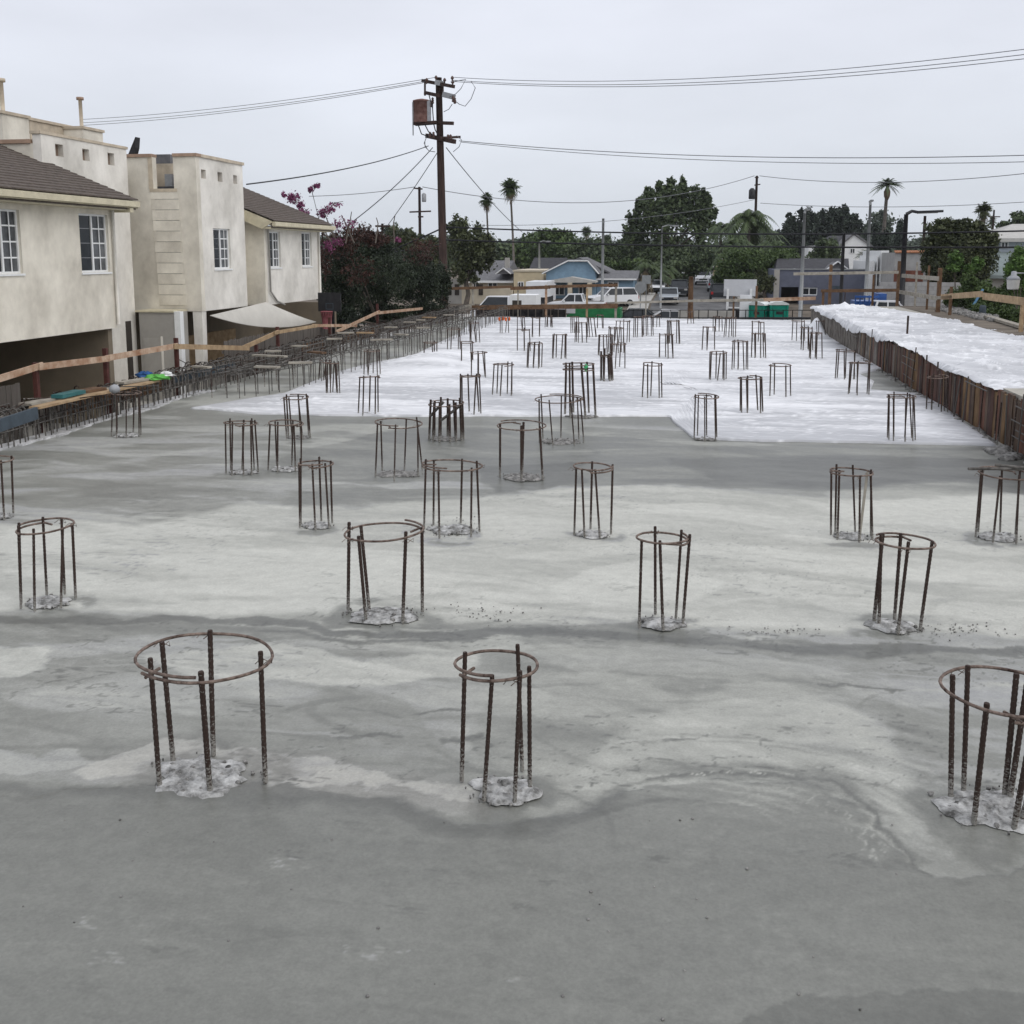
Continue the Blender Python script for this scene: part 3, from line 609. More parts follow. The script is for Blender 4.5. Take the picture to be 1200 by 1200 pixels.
# ================================================================== REBAR CAGES
def bar_mesh(name, m, near):
    mb = MB()
    if near:          # ribbed bar, unit length
        k = 44; n_ = 7; mb.tube([(0, 0, i/k) for i in range(k+1)], [1.0 if i % 2 else .86 for i in range(k+1)], n_)
    else: mb.tube([(0, 0, 0), (0, 0, .5), (0, 0, 1)], 1.0, 5)
    return mb.mesh(name, M[m])
BARS = {(m, k): bar_mesh('bar', m, k) for m in ('rebar', 'greybar') for k in (True, False)}
def put_bar(parent, a, b, r, m='rebar', near=False, name='bar'):
    a = Vector(a); b = Vector(b); d = b-a; q = Vector((0, 0, 1)).rotation_difference(d.normalized())
    return place(name, BARS[(m, near)], parent, a, q, (r, r, d.length))
def torus_arc(mb, c, r, tr, a0, a1, n, k=5, tilt=(0, 0), dz=0):
    pts = []
    for i in range(n+1):
        t = a0 + (a1-a0)*i/n; x, y = r*math.cos(t), r*math.sin(t)
        wob = 1+.022*math.sin(2*t+c[0]*9)+.012*math.sin(5*t+c[1]*7); pts.append((c[0]+x*wob, c[1]+y*wob, c[2]+tilt[0]*x+tilt[1]*y+dz*i/n))
    mb.tube(pts, tr, k)
def clump(parent, r, m, hgt, rnd, nr=14, na=56, elong=1.0, at=(0, 0)):
    """Broken mortar left at the foot of a cage: low, ragged, lumpy."""
    mb = MB(); sd = rnd.random()*50; i_, j_ = np.meshgrid(np.arange(1, nr+1), np.arange(na), indexing='ij'); t = 2*math.pi*j_/na; f = i_/nr
    edge_ = .84+.9*(fbm(2.2*np.cos(t)+sd+9, 2.2*np.sin(t)+sd+9, 131, 5)-.5); rr = r*f*edge_; x, y = rr*np.cos(t), rr*np.sin(t)*elong*.78
    lum = fbm((x+sd)*17, (y+sd)*17, 132, 4); z = hgt*(np.clip((lum-.40)*4, 0, 1.2))*(1-f**5)+.004; z[-1] = -.012
    vs = [(0, 0, float(hgt*.5))] + [(float(a), float(b), float(c)) for a, b, c in zip(x.ravel(), y.ravel(), z.ravel())]
    fs = [(0, 1+j, 1+(j+1) % na) for j in range(na)]
    for i in range(nr-1):
        for j in range(na):
            a = 1+i*na; b_ = a+na; fs.append((a+j, b_+j, b_+(j+1) % na, a+(j+1) % na))
    ox, oy, oz = ORG[parent.name]; ox += at[0]; oy += at[1]; mb.add([(x+ox, y+oy, z+oz) for x, y, z in vs], fs, True); o = mb.build('mortar_collar', m, parent); lp = MB()
    for k in range(int(44*min(1.6, r/.4)) if hgt > .021 else 10):
        a = rnd.uniform(0, 6.28); d = r*rnd.uniform(.1, 1.12)**.7; q = rnd.uniform(.006, .022)*(1.5 if rnd.random() < .15 else 1)*(1 if d < r*.85 else .6); n_ = 7; c3 = (ox+d*math.cos(a), oy+d*math.sin(a)*.78, oz); pr = [(q*.9, -.01), (q, q*.3), (q*.8, q*.75), (q*.25, q*.95)]
        b0_ = len(lp.v); lp.lathe(c3, pr, n_); lp.v[b0_:] = [(x+rnd.gauss(0, q*.18), y+rnd.gauss(0, q*.18), z+rnd.gauss(0, q*.1)) for x, y, z in lp.v[b0_:]]
    stuff(lp.build('mortar_crumbs', 'mudmortar', parent)); return o
def cage(bx, by, rx, ry, w, bars, label, group, near=False, top=None, collar=True, white=True, tie=True, barr=.019, up_=(.02, .09), z0=0.0, spread=1.0, ringn=1, zb=None):
    rnd = random.Random(int(bx*13+by*7))
    c = G(bx, by, z0); dep = (c-EYE).dot(fw)
    z = zat(c.x, c.y, ry) if zb is None else zb
    z = min(max(z, z0+.45), z0+1.2)
    rp = atY(rx, ry, c.y); rad_ = w/2*dep/F*.97
    off = Vector((max(-.1, min(.1, rp.x-c.x)), 0, 0))
    t = thing('rebar_cage', label, 'rebar cage', (c.x, c.y, z0), group)
    hz = z-z0
    pts = []
    if isinstance(bars, int):
        if bars >= 4: bars += rnd.choice([0, 1, 1, 2])
        a0 = rnd.uniform(0, 6.28)
        for k in range(bars):
            a = a0+2*math.pi*(k+rnd.uniform(-.22, .22))/bars; pts.append(Vector((rad_*math.cos(a)*spread, rad_*math.sin(a)*spread, -.01)))
    else:
        for (qx, qy) in bars: p = G(qx, qy, z0); pts.append(Vector((p.x-c.x, p.y-c.y, -.01)))
    for k, p in enumerate(pts):
        lean = Vector((rnd.gauss(0, .02), rnd.gauss(0, .02), 0)); barr_ = barr*(.88 if near else 1)
        tp = Vector((p.x, p.y, 0)) + off + lean
        d = Vector((tp.x-off.x, tp.y-off.y, 0)); 
        if d.length > .05: d = d.normalized()*((rad_-barr*1.1) if isinstance(bars, int) else .5*(rad_-barr)+.5*min(d.length, rad_))
        tp = d + off + Vector((lean.x*.5, lean.y*.5, 0)); tp.z = hz + rnd.uniform(*up_)
        put_bar(t, p, tp, barr_*rnd.uniform(.92, 1.06), 'rebar', near)
    tl = (rnd.uniform(-.05, .05), rnd.uniform(-.05, .05))
    for rn in range(ringn):
        mb = MB(); a0 = rnd.uniform(0, 6.28); o3 = ORG[t.name]
        zr = o3[2]+hz - rn*.12
        torus_arc(mb, (o3[0]+off.x, o3[1]+off.y, zr), rad_, .0115 if near else .013, a0, a0+2*math.pi+(rnd.uniform(.4, 2.2) if near else .3), 40 if near else 14, 6 if near else 4, tl, .045)
        mb.build('hoop', 'ring', t)
    if near:
        mb = MB(); o3 = ORG[t.name]      # hooked tail of the hoop
        a = a0+.1; p0 = Vector((o3[0]+off.x+rad_*math.cos(a), o3[1]+off.y+rad_*math.sin(a), o3[2]+hz+.0))
        inw = Vector((-math.cos(a+.5), -math.sin(a+.5), 0)); mb.tube([p0, p0+inw*.04+Vector((0, 0, .005)), p0+inw*.17], .0115, 6); mb.build('hoop_hook', 'ring', t)
        for k in range(3):
            p = pts[rnd.randrange(len(pts))]; d = Vector((p.x, p.y, 0)).normalized()*rad_
            mb = MB(); q = Vector((o3[0]+off.x+d.x, o3[1]+off.y+d.y, o3[2]+hz))
            mb.tube([q+Vector((-.03, -.02, -.02)), q+Vector((.03, .0, .03)), q+Vector((.02, .03, -.02)), q+Vector((-.05, .01, .02)), q+Vector((-.08, -.03, -.01))], .0035, 4); mb.build('tie_wire', 'ring', t)
    mc = sum(pts, Vector())/len(pts) if not isinstance(bars, int) else Vector()
    if collar: clump(t, rad_*(.97 if near else 1.15), 'mortar' if white else 'mudmortar', .024 if near else .02, rnd, at=(mc.x, mc.y))
    return t
GA = 'rebar cages standing in the bare concrete'; GB = 'rebar cages standing through the white sheet'
A = lambda *a, **k: cage(*a, group=GA, near=True, **k)
A(248, 912, 241, 772, 152, [(187,921),(203,892),(246,926),(250,884),(311,916)], label='widest rusty five-bar rebar cage in the foreground, wide hoop over lumpy white mortar', barr=.024)
A(581, 918, 582, 782, 96, [(541,914),(567,937),(603,940),(612,902),(621,924)], label='narrower rebar cage in the middle foreground, dark bars around a white mortar disc', barr=.02)
A(1166, 952, 1183, 815, 150, [(1114,934),(1129,928),(1141,964),(1177,934),(1188,970),(1183,938),(1196,962),(1215,950)], label='big rebar cage with crossing bars cut by the right edge of the photo', barr=.024)
A(56, 705, 53, 619, 62, 6, label='slim six-bar rebar cage with rusty hoop alone at the far left, second row', barr=.018)
A(450, 721, 450, 625, 95, [(408,714),(429,727),(433,716),(472,729),(495,716)], label='stout wide rebar cage behind the two foreground cages, white mortar ring at its foot', barr=.023)
A(775, 729, 776, 633, 62, [(749,735),(768,719),(777,738),(792,724),(800,732)], label='rebar cage with bright white mortar wedge, in front of the pale trowel loop', barr=.019)
A(1050, 735, 1061, 637, 66, [(1024,728),(1030,733),(1048,727),(1052,742),(1078,738)], label='rebar cage leaning to the right beside scattered crumbs, four thick grey bars', barr=.023)
A(-8, 605, -10, 540, 48, 5, label='rebar cage half cut off by the left edge of the photo', barr=.019)
A(371, 615, 370, 545, 42, 5, label='tall slim rebar cage on a small white disc just behind the stout wide cage', barr=.018)
A(530, 622, 530, 547, 72, [(497,619),(508,614),(515,630),(540,612),(552,628),(562,622)], label='wide rebar cage of six bars on a white mortar disc right of the slim cage', barr=.019)
A(695, 625, 695, 549, 46, [(673,626),(685,629),(692,619),(703,630),(716,625)], label='slim rebar cage alone on the palest concrete at mid width of the deck', barr=.019)
A(998, 628, 998, 555, 48, 5, label='rebar cage with a pale stick leaning inside it, near the right side', barr=.018)
A(1172, 629, 1178, 557, 58, 6, label='rebar cage with loose bars lying across its hoop at the right edge', barr=.018)
A(284, 553, 282, 497, 38, 6, label='rebar cage with bars crossing in two pairs, left one of two close neighbours', barr=.018)
A(334, 549, 335, 497, 40, 6, label='rebar cage right of its close twin, bars tilted inward at the foot', barr=.018)
A(467, 554, 467, 497, 56, [(440,558),(448,551),(462,564),(474,550),(490,557),(495,550)], label='wide rebar cage over broken mortar lumps, directly before the dense dark cage', barr=.018, white=False)
A(611, 557, 611, 500, 58, [(586,559),(611,562),(612,552),(636,562)], label='rebar cage with four very thick bars and no mortar disc, mid deck', barr=.026, white=False)
A(350, 512, 347, 467, 30, 5, label='rebar cage just in front of the sheet at its left, bars slanting', barr=.02, white=False)
A(148, 510, 148, 462, 34, 6, label='rebar cage close to the left edge rebar with a white ball-shaped cap', barr=.018, up_=(.0, .02))
t = A(523, 514, 523, 474, 42, 13, label='dense dark rebar cage packed with bars and diagonal braces', barr=.029, white=False, up_=(.04, .13))
A(657, 517, 655, 469, 56, 6, label='wide rebar cage in front of the tall tagged cage, grey mortar foot', barr=.019, white=False)
A(827, 514, 828, 466, 29, 5, label='slim rebar cage at the notch where the sheet edge steps forward', barr=.017, white=False)
A(1056, 516, 1056, 466, 32, 7, label='narrow seven-bar rebar cage on the front edge of the sheet at right', barr=.017, white=False)
# extras on particular cages
p = G(1006, 632); q = atY(1017, 555, p.y)
st = MB().beam((p.x, p.y-.05, 0), (q.x+.01, p.y+.1, q.z), .035, .03).build('wooden_stick', 'oldwood'); tag(st, 'pale stick leaning inside a rebar cage near the right side', 'stick')
c = G(1172, 629); zt = zat(c.x, c.y, 553)
for k, (dx0, dy0, dx1, dy1) in enumerate([(-.48, -.05, .35, .12), (-.1, .12, .55, -.08)]):
    tag(MB().tube([(c.x+dx0, c.y+dy0, zt+.035+.03*k), (c.x+dx1, c.y+dy1, zt+.03+.03*k)], .02, 7).build('loose_bar', 'greybar'), ['loose grey bar poking out left over the cage hoop at the right edge', 'loose rusty bar crossing the other atop the cage at the right edge'][k], 'bar', 'loose bars')
c = G(148, 510); zt = zat(c.x, c.y, 456)
mb = MB(); mb.lathe((c.x-.24, c.y+.05, zt-.02), [(.02, -.08), (.10, -.05), (.115, .02), (.07, .09), (.01, .11)], 12); tag(mb.build('cap_ball', 'tankgrey'), 'pale rounded cap on a bar beside the left rebar row', 'cap')
for k, (dx, dy, l_) in enumerate([(.05, .02, .6)]):
    put_bar(t, (dx-.2, dy, .35), (dx+.22, dy+.1, .35+l_*.55), .03, 'greybar', False, 'brace')
put_bar(t, (-.28, -.2, .5), (.0, -.22, .8), .03, 'greybar', False, 'brace')

# cages further back; (base x, base y, hoop x, hoop y, width, bars, front?)
far = [(680,487,678,428,38,6),(552,485,551,442,26,5),(432,485,433,443,25,4),(880,484,879,444,28,5),(914,465,914,429,26,4),(1006,463,1008,426,26,5),(990,445,991,412,23,5),
 (1098,484,1099,443,24,5),(589,464,590,428,25,4),(764,467,765,428,24,5),(841,446,842,414,20,5),(867,434,867,401,19,5),(889,420,889,392,17,5),(888,402,888,378,15,4),(562,443,561,414,21,5),
 (547,428,547,402,18,4),(626,432,627,403,18,5),(614,412,613,387,16,4),(655,421,656,393,18,5),(591,391,591,373,12,4),(628,396,628,373,12,4),(643,385,643,371,9,4),(611,389,610,372,10,4),(674,391,673,372,12,4),
 (681,402,681,379,15,5),(703,386,703,370,9,4),(694,396,692,373,11,4),(710,417,710,394,19,4),(711,447,710,418,15,6),(724,432,725,404,19,5),(729,402,730,377,18,4),(722,414,722,385,19,5),(748,396,748,372,12,5),(760,394,759,371,12,5),
 (781,420,781,393,18,5),(789,404,789,377,16,5),(809,380,809,366,10,3),(830,411,831,384,15,4),(855,396,856,373,14,5),(841,389,841,372,11,4),(935,400,935,377,16,4),(945,411,945,385,15,4),(955,421,955,391,17,4),
 (390,462,389,427,17,5),(436,440,436,412,20,5),(504,422,504,402,17,5),(532,411,532,386,16,4),(556,402,555,379,13,4),(380,446,381,424,14,4),(962,394,961,377,11,3),(770,384,770,370,9,3)]
# rows named by how far back they stand
bands = [(480,600,'front'),(455,480,'second'),(437,455,'third'),(425,437,'fourth'),(415,425,'fifth'),(405,415,'sixth'),(398,405,'seventh'),(390,398,'eighth'),(0,390,'last')]
ORD = ['first','second','third','fourth','fifth','sixth','seventh','eighth','ninth','tenth']
special = {(680,487):'tall rebar cage of thick bars with green tape at its top', (711,447):'dark narrow cage with bars wrapped thick like two legs, mid sheet',
 (591,391):'small far cage with bright orange caps near the far edge of the sheet', (1098,484):'rebar cage standing close against the brown board wall on the sheet', (432,485):'four-bar rebar cage alone at the left of the front edge of the sheet',
 (764,467):'lone rebar cage on open white sheet left of the notch', (589,464):'lone four-bar cage on the sheet above the thick four-bar cage', (914,465):'slim rebar cage on the sheet to the right of the front-edge notch'}
for b0, b1, nm in bands:
    row = sorted([f for f in far if b0 <= f[1] < b1 and (f[0], f[1]) not in special])
    for k, f in enumerate(row):
        special[(f[0], f[1])] = f'{ORD[k]} rebar cage from the left, {nm} row back on the white sheet'
FC = {}
for f in far:
    bx, by, rx, ry, w_, n_ = f
    kw = {}
    if (bx, by) == (680,487): kw = dict(barr=.027, ringn=2, white=False)
    elif (bx, by) == (711,447): kw = dict(barr=.033, white=False, up_=(-.02, .25))
    else: kw = dict(barr=.019 if by > 430 else .022, white=False, collar=by > 410)
    FC[(bx, by)] = cage(bx, by, rx, ry, w_, n_, special[(bx, by)], GB, **kw)
c = G(591, 391); zt = zat(c.x, c.y, 374)
for k in range(4):
    a = k*1.6+.4; mb = MB(); o3 = ORG[FC[(591,391)].name]; mb.lathe((c.x+.24*math.cos(a), c.y+.24*math.sin(a), zt), [(.03, -.08), (.055, -.04), (.06, .07), (.02, .1)], 8); mb.build('orange_cap', 'orange', FC[(591,391)])
c = G(680, 487); zt = zat(c.x, c.y, 428); mb = MB(); mb.box((c.x+.12, c.y-.3, zt-.12), (c.x+.17, c.y-.27, zt+.06)); mb.box((c.x+.10, c.y-.31, zt-.02), (c.x+.2, c.y-.28, zt+.03)); mb.build('tape_flag', 'greentag', FC[(680,487)])

# ================================================================== LEFT EDGE: rebar row, form, planks, guardrail
ebx = -13.25; PLK = []
row = thing('edge_rebar', 'long row of hooped rebar stirrups along the left edge of the deck', 'rebar row', (ebx, 20, 0))
mb = MB(); mb.tube([(0,0,-.05),(0,0,.58),(-.05,0,.66),(-.12,0,.69),(-.26,0,.69),(-.33,0,.66),(-.38,0,.58),(-.38,0,-.05)], .015, 5); stm = mb.mesh('stirrup', M['greybar'])
y = 12.0; k = 0
while y < 60.3:
    o = place('stirrup', stm, row, (R.gauss(0, .03), y-20, R.gauss(0, .02)), Quaternion((0, 0, 1), R.gauss(0, .15)), (1, 1, R.uniform(.9, 1.12)))
    y += R.uniform(.14, .22) if y < 27 else R.uniform(.26, .4)
for (x, z) in [(0.0, .60), (-.38, .60), (-.19, .71), (0.02, .32), (-.36, .32)]:
    pts = [(ebx+x+R.gauss(0, .015), yy, z+R.gauss(0, .02)) for yy in range(11, 62, 2)]; MB().tube(pts, .014, 5).build('long_bar', 'greybar', row)
row2 = thing('edge_rebar', 'second outer row of bars just outside the left deck edge stirrups', 'rebar row', (-13.75, 20, 0))
st2 = MB().tube([(0,0,-.3),(0,0,.62),(.02,0,.69),(.09,0,.72),(.16,0,.69)], .016, 5).mesh('dowel', M['rebar'])
y = 12.0
while y < 60.5:
    place('dowel', st2, row2, (R.gauss(0, .05), y-20, R.gauss(0, .05)), Quaternion((0, 0, 1), R.gauss(0, .6))); y += R.uniform(.10, .2) if y < 27 else R.uniform(.24, .42)
for z in (.35, .62): MB().tube([(-13.75+R.gauss(0, .02), yy, z+R.gauss(0, .03)) for yy in range(11, 62, 2)], .014, 5).build('long_bar', 'rebar', row2)
inner = [(24.2,-12.75),(25.6,-11.6),(27.5,-10.85),(35,-10.6),(42,-10.35),(52,-10.35),(60.3,-10.6)]
def inx(y, k=0.0): return float(np.interp(y, [a for a, b in inner], [b for a, b in inner]))*(1-k) + k*-13.3
for k, (lb, dens) in enumerate([('inner row of hooked rebar along the left edge of the white sheet', .46), ('middle row of hooked rebar between the sheet and the left edge stirrups', .62)]):
    kk = [0, .5][k]; rw = thing('edge_rebar', lb, 'rebar row', (inx(35, kk), 35, 0)); ox = ORG[rw.name][0]; y = 25.4
    while y < 60.3:
        x = inx(y, kk)
        if k != 1: place('stirrup', stm, rw, (x-ox+R.gauss(0, .03), y-35, R.gauss(0, .02)), Quaternion((0, 0, 1), R.gauss(0, .2)), (.9, 1, R.uniform(.95, 1.12)))
        else: place('dowel', st2, rw, (x-ox+R.gauss(0, .06), y-35, .02), Quaternion((0, 0, 1), R.gauss(0, .6)))
        y += R.uniform(dens*.75, dens*1.3)
    for (dx, z) in [(0, .62), (-.34, .64)]:
        MB().tube([(inx(yy_, kk)+dx+R.gauss(0, .02), yy_, z+R.gauss(0, .03)) for yy_ in np.arange(25.2, 60.4, 1.8)], .015, 5).build('long_bar', 'greybar', rw)
for (px, py, pw, m, lb) in [(405,390,17,'oldwood','grey plank resting on the middle rebar row right of the hoop pole'),(428,390,20,'wood','tan plank resting on the middle rebar row before the hedge corner'),(470,392,16,'oldwood','pale plank on the inner rebar row beside the sheet'),(496,384,15,'oldwood','pale plank on the inner rebar row near the utility pole'),(352,425,26,'oldwood','plank on the inner rebar row left of the first sheet cages'),(372,413,20,'brownwood','brown plank across the middle rebar row below the hoop')]:
    plank_x(px, py, pw, m, lb) if False else PLK.append((px, py, pw, m, lb))
tg = thing('loose_rebar', 'tangle of loose bent bars thrown over the left edge rebar rows', 'rebar', (-12.5, 30, .5)); 
for k in range(70):
    yy_ = R.uniform(15, 58); x0_ = R.uniform(-13.8, -13.0) if yy_ < 26 else R.uniform(-13.7, inx(yy_)-.2); a = R.gauss(0, .5)+(math.pi/2 if R.random() < .75 else 0); l_ = R.uniform(.5, 2.4)
    put_bar(tg, (x0_+12.5, yy_-30, R.uniform(.1, .3)), (x0_+12.5+l_*math.cos(a)*.6, yy_-30+l_*math.sin(a), R.uniform(.1, .35)), .013, R.choice(['rebar', 'greybar', 'greybar']), False)
# white mortar strip at its foot
mb = MB(); yy = np.arange(13, 27, .35)
for i in range(len(yy)-1):
    a = .12+.10*math.sin(yy[i]*1.7)+R.uniform(-.05, .05)
    mb.box((ebx-.30, yy[i], -.03), (ebx+a, yy[i]+.35, .012+R.uniform(-.006, .012)))
strip_m = stuff(mb.build('mortar_strip', mat('pale slurry', (.42,.42,.41), .9, .3, 4, .4, 30, col2=(.72,.72,.72))))
# edge form boards
fm = thing('edge_form', 'dark weathered board form holding the left deck edge', 'formwork', (-13.95, 30, 0))
fb = MB().box((-.03, -1.2, -.62), (.03, 1.19, .16)).mesh('board', M['brownwood']); fb2 = MB().box((-.03, -1.2, -.62), (.03, 1.19, .16)).mesh('board', M['fencewood'])
for k in range(20):
    place('board', R.choice([fb, fb2]), fm, (R.uniform(-.02, .02), -18+k*2.42, -.3)); place('board', R.choice([fb, fb2]), fm, (-.07+R.uniform(-.02, .02), -17.4+k*2.42, .42), None, (1, 1, .5))
def plank_x(px, py, pw, m, label, z=.735, th=.05, wd=.2, group='short planks laid on the left rebar row'):
    p = G(px, py, z); l_ = pw*(p-EYE).dot(fw)/F
    o = thing('plank', label, 'plank', (p.x, p.y, z), group)
    a = R.gauss(0, .08); MB().beam((p.x-l_/2, p.y-a, z), (p.x+l_/2, p.y+a, z), wd, th).build('board_face', m, o); return o
for (px, py, pw, m, lb) in [(236,430,24,'oldwood','short pale plank on the rebar row beside the white house post'),(316,417,44,'oldwood','longest pale plank across the rebar row below the shade sail'),(320,411.5,18,'oldwood','small pale block of wood behind the longest plank'),
    (351,405.5,19,'oldwood','short grey plank on the rebar row below the fence end'),(392,397,17,'oldwood','short plank on the rebar row under the basketball hoop'),(313,430,30,'oldwood','thin plank low on the near side of the rebar row'),(447,398,24,'oldwood','plank lying low in front of the rebar row beyond the hoop'),
    (458,383.5,15,'oldwood','grey short plank on the row before the dark hedge'),(480,377.5,14,'oldwood','next short plank along the row before the dark hedge'),(493,375,10,'oldwood','smallest plank on the row before the dark hedge'),(503,372,16,'wood','yellowish plank on the row near the utility pole'),(526,369,13,'oldwood','last plank on the row beside the far corner')]:
    plank_x(px, py, pw, m, lb)
for a_ in PLK: plank_x(*a_, z=.78)
def board(p0, p1, wd, th, m, label, cat='board', name='plank', group=None):
    o = MB().beam(p0, p1, wd, th).build(name, m); return tag(o, label, cat, group)
z = .72
board(G(28, 474, z), G(128, 455, z), .28, .05, 'oldwood', 'long pale scaffold plank in front of the carport', group='long planks along the left rebar row')
board(G(40, 478, .70), G(182, 446, .70), .24, .05, 'wood', 'long yellowish plank edge running along the rebar row before the carport', group='long planks along the left rebar row')
board(G(88, 460, .76), G(118, 455, .76), .35, .06, 'brownwood', 'short brown board lying across the planks before the carport', group='long planks along the left rebar row')
board(G(140, 449, .76), G(178, 443, .76), .3, .05, 'oldwood', 'short pale plank under the green and blue cloths', group='long planks along the left rebar row')
board(G(-20, 505, .62), G(43, 484, .66), .06, .24, 'formblue', 'blue grey form board on edge at the left border', group='long planks along the left rebar row')
p = G(82, 461, .8); tag(MB().box((p.x-.15, p.y-.45, .75), (p.x+.12, p.y+.4, .83)).build('toolbox', 'teal'), 'flat teal box lying on the planks before the carport', 'box')
def heap(px, py, wpx, hpx, m, name, label, cat, z=.75):
    p = G(px, py, z); k = (p-EYE).dot(fw)/F; rnd = random.Random(int(px)); mb = MB(); n_ = 14; rows = 9; n_ = 22; vs = []
    for i in range(rows):
        f = i/(rows-1)
        for j in range(n_):
            a = 2*math.pi*j/n_; rr = wpx*k/2*math.cos(f*1.45)*rnd.uniform(.6, 1.2)*(1+.25*math.sin(3*a+i)); vs.append((p.x+rr*math.cos(a), p.y+rr*.7*math.sin(a), z+hpx*k*math.sin(f*1.5)*rnd.uniform(.55, 1.15)*.8))
    fs = [(i*n_+j, i*n_+(j+1) % n_, (i+1)*n_+(j+1) % n_, (i+1)*n_+j) for i in range(rows-1) for j in range(n_)] + [tuple((rows-1)*n_+j for j in range(n_))]
    mb.add(vs, fs, True); return tag(mb.build(name, m), label, cat)
heap(171, 442, 22, 9, 'bluecloth', 'cloth', 'crumpled dark blue cloth heaped on the planks by the shed', 'cloth')
heap(185, 444, 28, 7, 'greencloth', 'cloth', 'bright green crumpled cloth between the blue and white ones', 'cloth')
heap(195, 440, 18, 6, 'whitepaint', 'cloth', 'white crumpled cloth at the end of the heap', 'cloth')
p = atX(228, 441, -13.72); board((-13.72, p.y-1.2, .42), (-13.72, p.y+2.6, .42), .05, .18, 'formblue', 'teal grey board behind the stirrups under the short pale plank')

def rail(name_, label, group, posts, boards, pw=.10, pm='redpost', bm='orangewood', bw=.145):
    """posts: (px, y top, y bottom, X); boards: ((px,py),(px,py), m)"""
    t = thing('guardrail', label, 'guardrail', (-14.0, 30, 0), group)
    for (px, y0, y1, X) in posts:
        a = atX(px, y0, X); zt = a.z; MB().box((X-pw/2, a.y-pw/2, -.9), (X+pw/2, a.y+pw/2, zt)).build('post', pm, t)
    for (p0, p1, X, m, tk) in boards:
        a = atX(p0[0], p0[1], X); b = atX(p1[0], p1[1], X); MB().beam(a, b, .04, bw*tk).build('rail', m, t)
    return t
X0 = -14.05
rail('g', 'zigzag guardrail of orange planks on red brown posts along the left deck edge', None,
     [(41,425,0,X0-.08),(123,408,0,X0-.08),(206,396,0,X0-.08),(325,383,0,X0-.08),(386,372,0,X0-.08),(442,356,0,X0-.08),(300,404,0,X0-.08)],
     [((-60,462),(50,428),X0,'orangewood',1.0),((46,430),(128,420),X0+.05,'orangewood',1.0),((124,420),(208,405),X0,'orangewood',1.0),((204,406),(292,408),X0+.05,'wood',1.0),((284,408),(326,389),X0-.02,'wood',1.0),((322,390),(372,381.5),X0+.05,'wood',.8),
      ((366,381.5),(418,381.5),X0,'orangewood',.8),((394,389),(445,365),X0+.06,'orangewood',.9),((440,367),(495,361.5),X0,'orangewood',.9)])

# privacy fences
def boardfence(name, label, X, ya, yb, z0, z1, bw, m):
    t = thing(name, label, 'fence', (X, ya, z0)); me = [MB().box((-.012, 0, 0), (.012, bw*.95, 1)).mesh('fence_board', M[m])]
    y = ya
    while y < yb:
        place('fence_board', me[0], t, (R.uniform(-.01, .01), y-ya, 0), None, (1, 1, z1-z0+R.uniform(-.03, .03))); y += bw
    MB().box((X-.08, ya, z0+.3), (X-.03, yb, z0+.4)).build('fence_rail', m, t); MB().box((X-.08, ya, z1-.4), (X-.03, yb, z1-.3)).build('fence_rail', m, t)
    return t
boardfence('wooden_fence', 'grey brown plank fence below the shade sail and basketball hoop', -14.75, atX(262, 400, -14.75).y, atX(392, 395, -14.75).y, -.9, 1.0, .16, 'fencewood')
boardfence('wooden_fence', 'grey plank fence at the left border under the near house', -14.7, 15.2, atX(22, 455, -14.7).y, -.9, .95, .16, 'fencewood')

# ================================================================== RIGHT WALL
fw_ = thing('formwork_wall', 'rusty brown vertical board formwork wall below the raised deck', 'formwork', (6.36, 8, 0))
fms = {}
for k in list(range(5))+['m']:
    fms[k] = MB().box((-.025, 0, -.05), (.025, .205, 1)).mesh('board', M['muddy'] if k == 'm' else M['form%d' % k])
y = 8.0
while y < 56.3:
    pm = min(1, max(0, (y-33)/9))
    k = 'm' if R.random() < pm else R.randrange(5)
    place('board', fms[k], fw_, (R.uniform(-.02, .012), y-8, 0), None, (1, 1, ZR-.06+R.uniform(-.05, .05))); y += .212
MB().box((6.375, 8, .02), (6.415, 56.4, .95)).build('backing', 'form2', fw_)
wr = thing('wall_rebar', 'upright bars and ties standing against the brown board wall', 'rebar', (6.2, 8, 0))
def at_wall(px, py, X=6.2): return atX(px, py, X)
for (px, yt, yb) in [(1072,406,450),(1079,428,455),(1102,442,478),(1118,441,470),(1122,443,472),(1132,440,470),(1166,462,502),(1170,470,505),(1178,462,510),(1188,465,514),(1197,460,520),(1150,455,495),(1064,410,446),(1050,402,440),(1040,408,436),(1034,398,432),(1022,385,425),(1015,395,420),(1004,392,412)]:
    p = at_wall(px, yb); zt = at_wall(px, yt).z; put_bar(wr, (p.x-6.2+R.uniform(-.1, .02), p.y-8, -.02), (p.x-6.2+R.uniform(-.06, .04), p.y-8+R.uniform(-.04, .04), max(.6, zt)), .017, R.choice(['rebar', 'greybar', 'greybar']))
y = 9.0
while y < 20:
    put_bar(wr, (R.uniform(-.1, 0), y-8, -.02), (R.uniform(-.06, .04), y-8+R.uniform(-.05, .05), R.uniform(.85, 1.15)), .017, R.choice(['rebar', 'greybar'])); y += R.uniform(.2, .55)
for (a, b_, z) in [(9, 20.8, .3), (9, 20.9, .6), (9, 20.7, .88), (22.6, 24.4, .95), (29.5, 31.5, .62), (29.6, 31.4, .86), (29.6, 31.2, .3), (40, 42.5, .7), (9, 20.6, .45)]:
    put_bar(wr, (-.03, a-8, z), (-.02, b_-8, z+R.uniform(-.04, .04)), .014, 'greybar', False, 'tie_bar')
mb = MB()
for i in range(110):
    y = R.uniform(17, 45); r = R.uniform(.04, .14); mb.lathe((6.27-R.random()*.14, y, -.03), [(r, 0), (r*.9, r*.35), (r*.5, r*.6), (.01, r*.65)], 7)
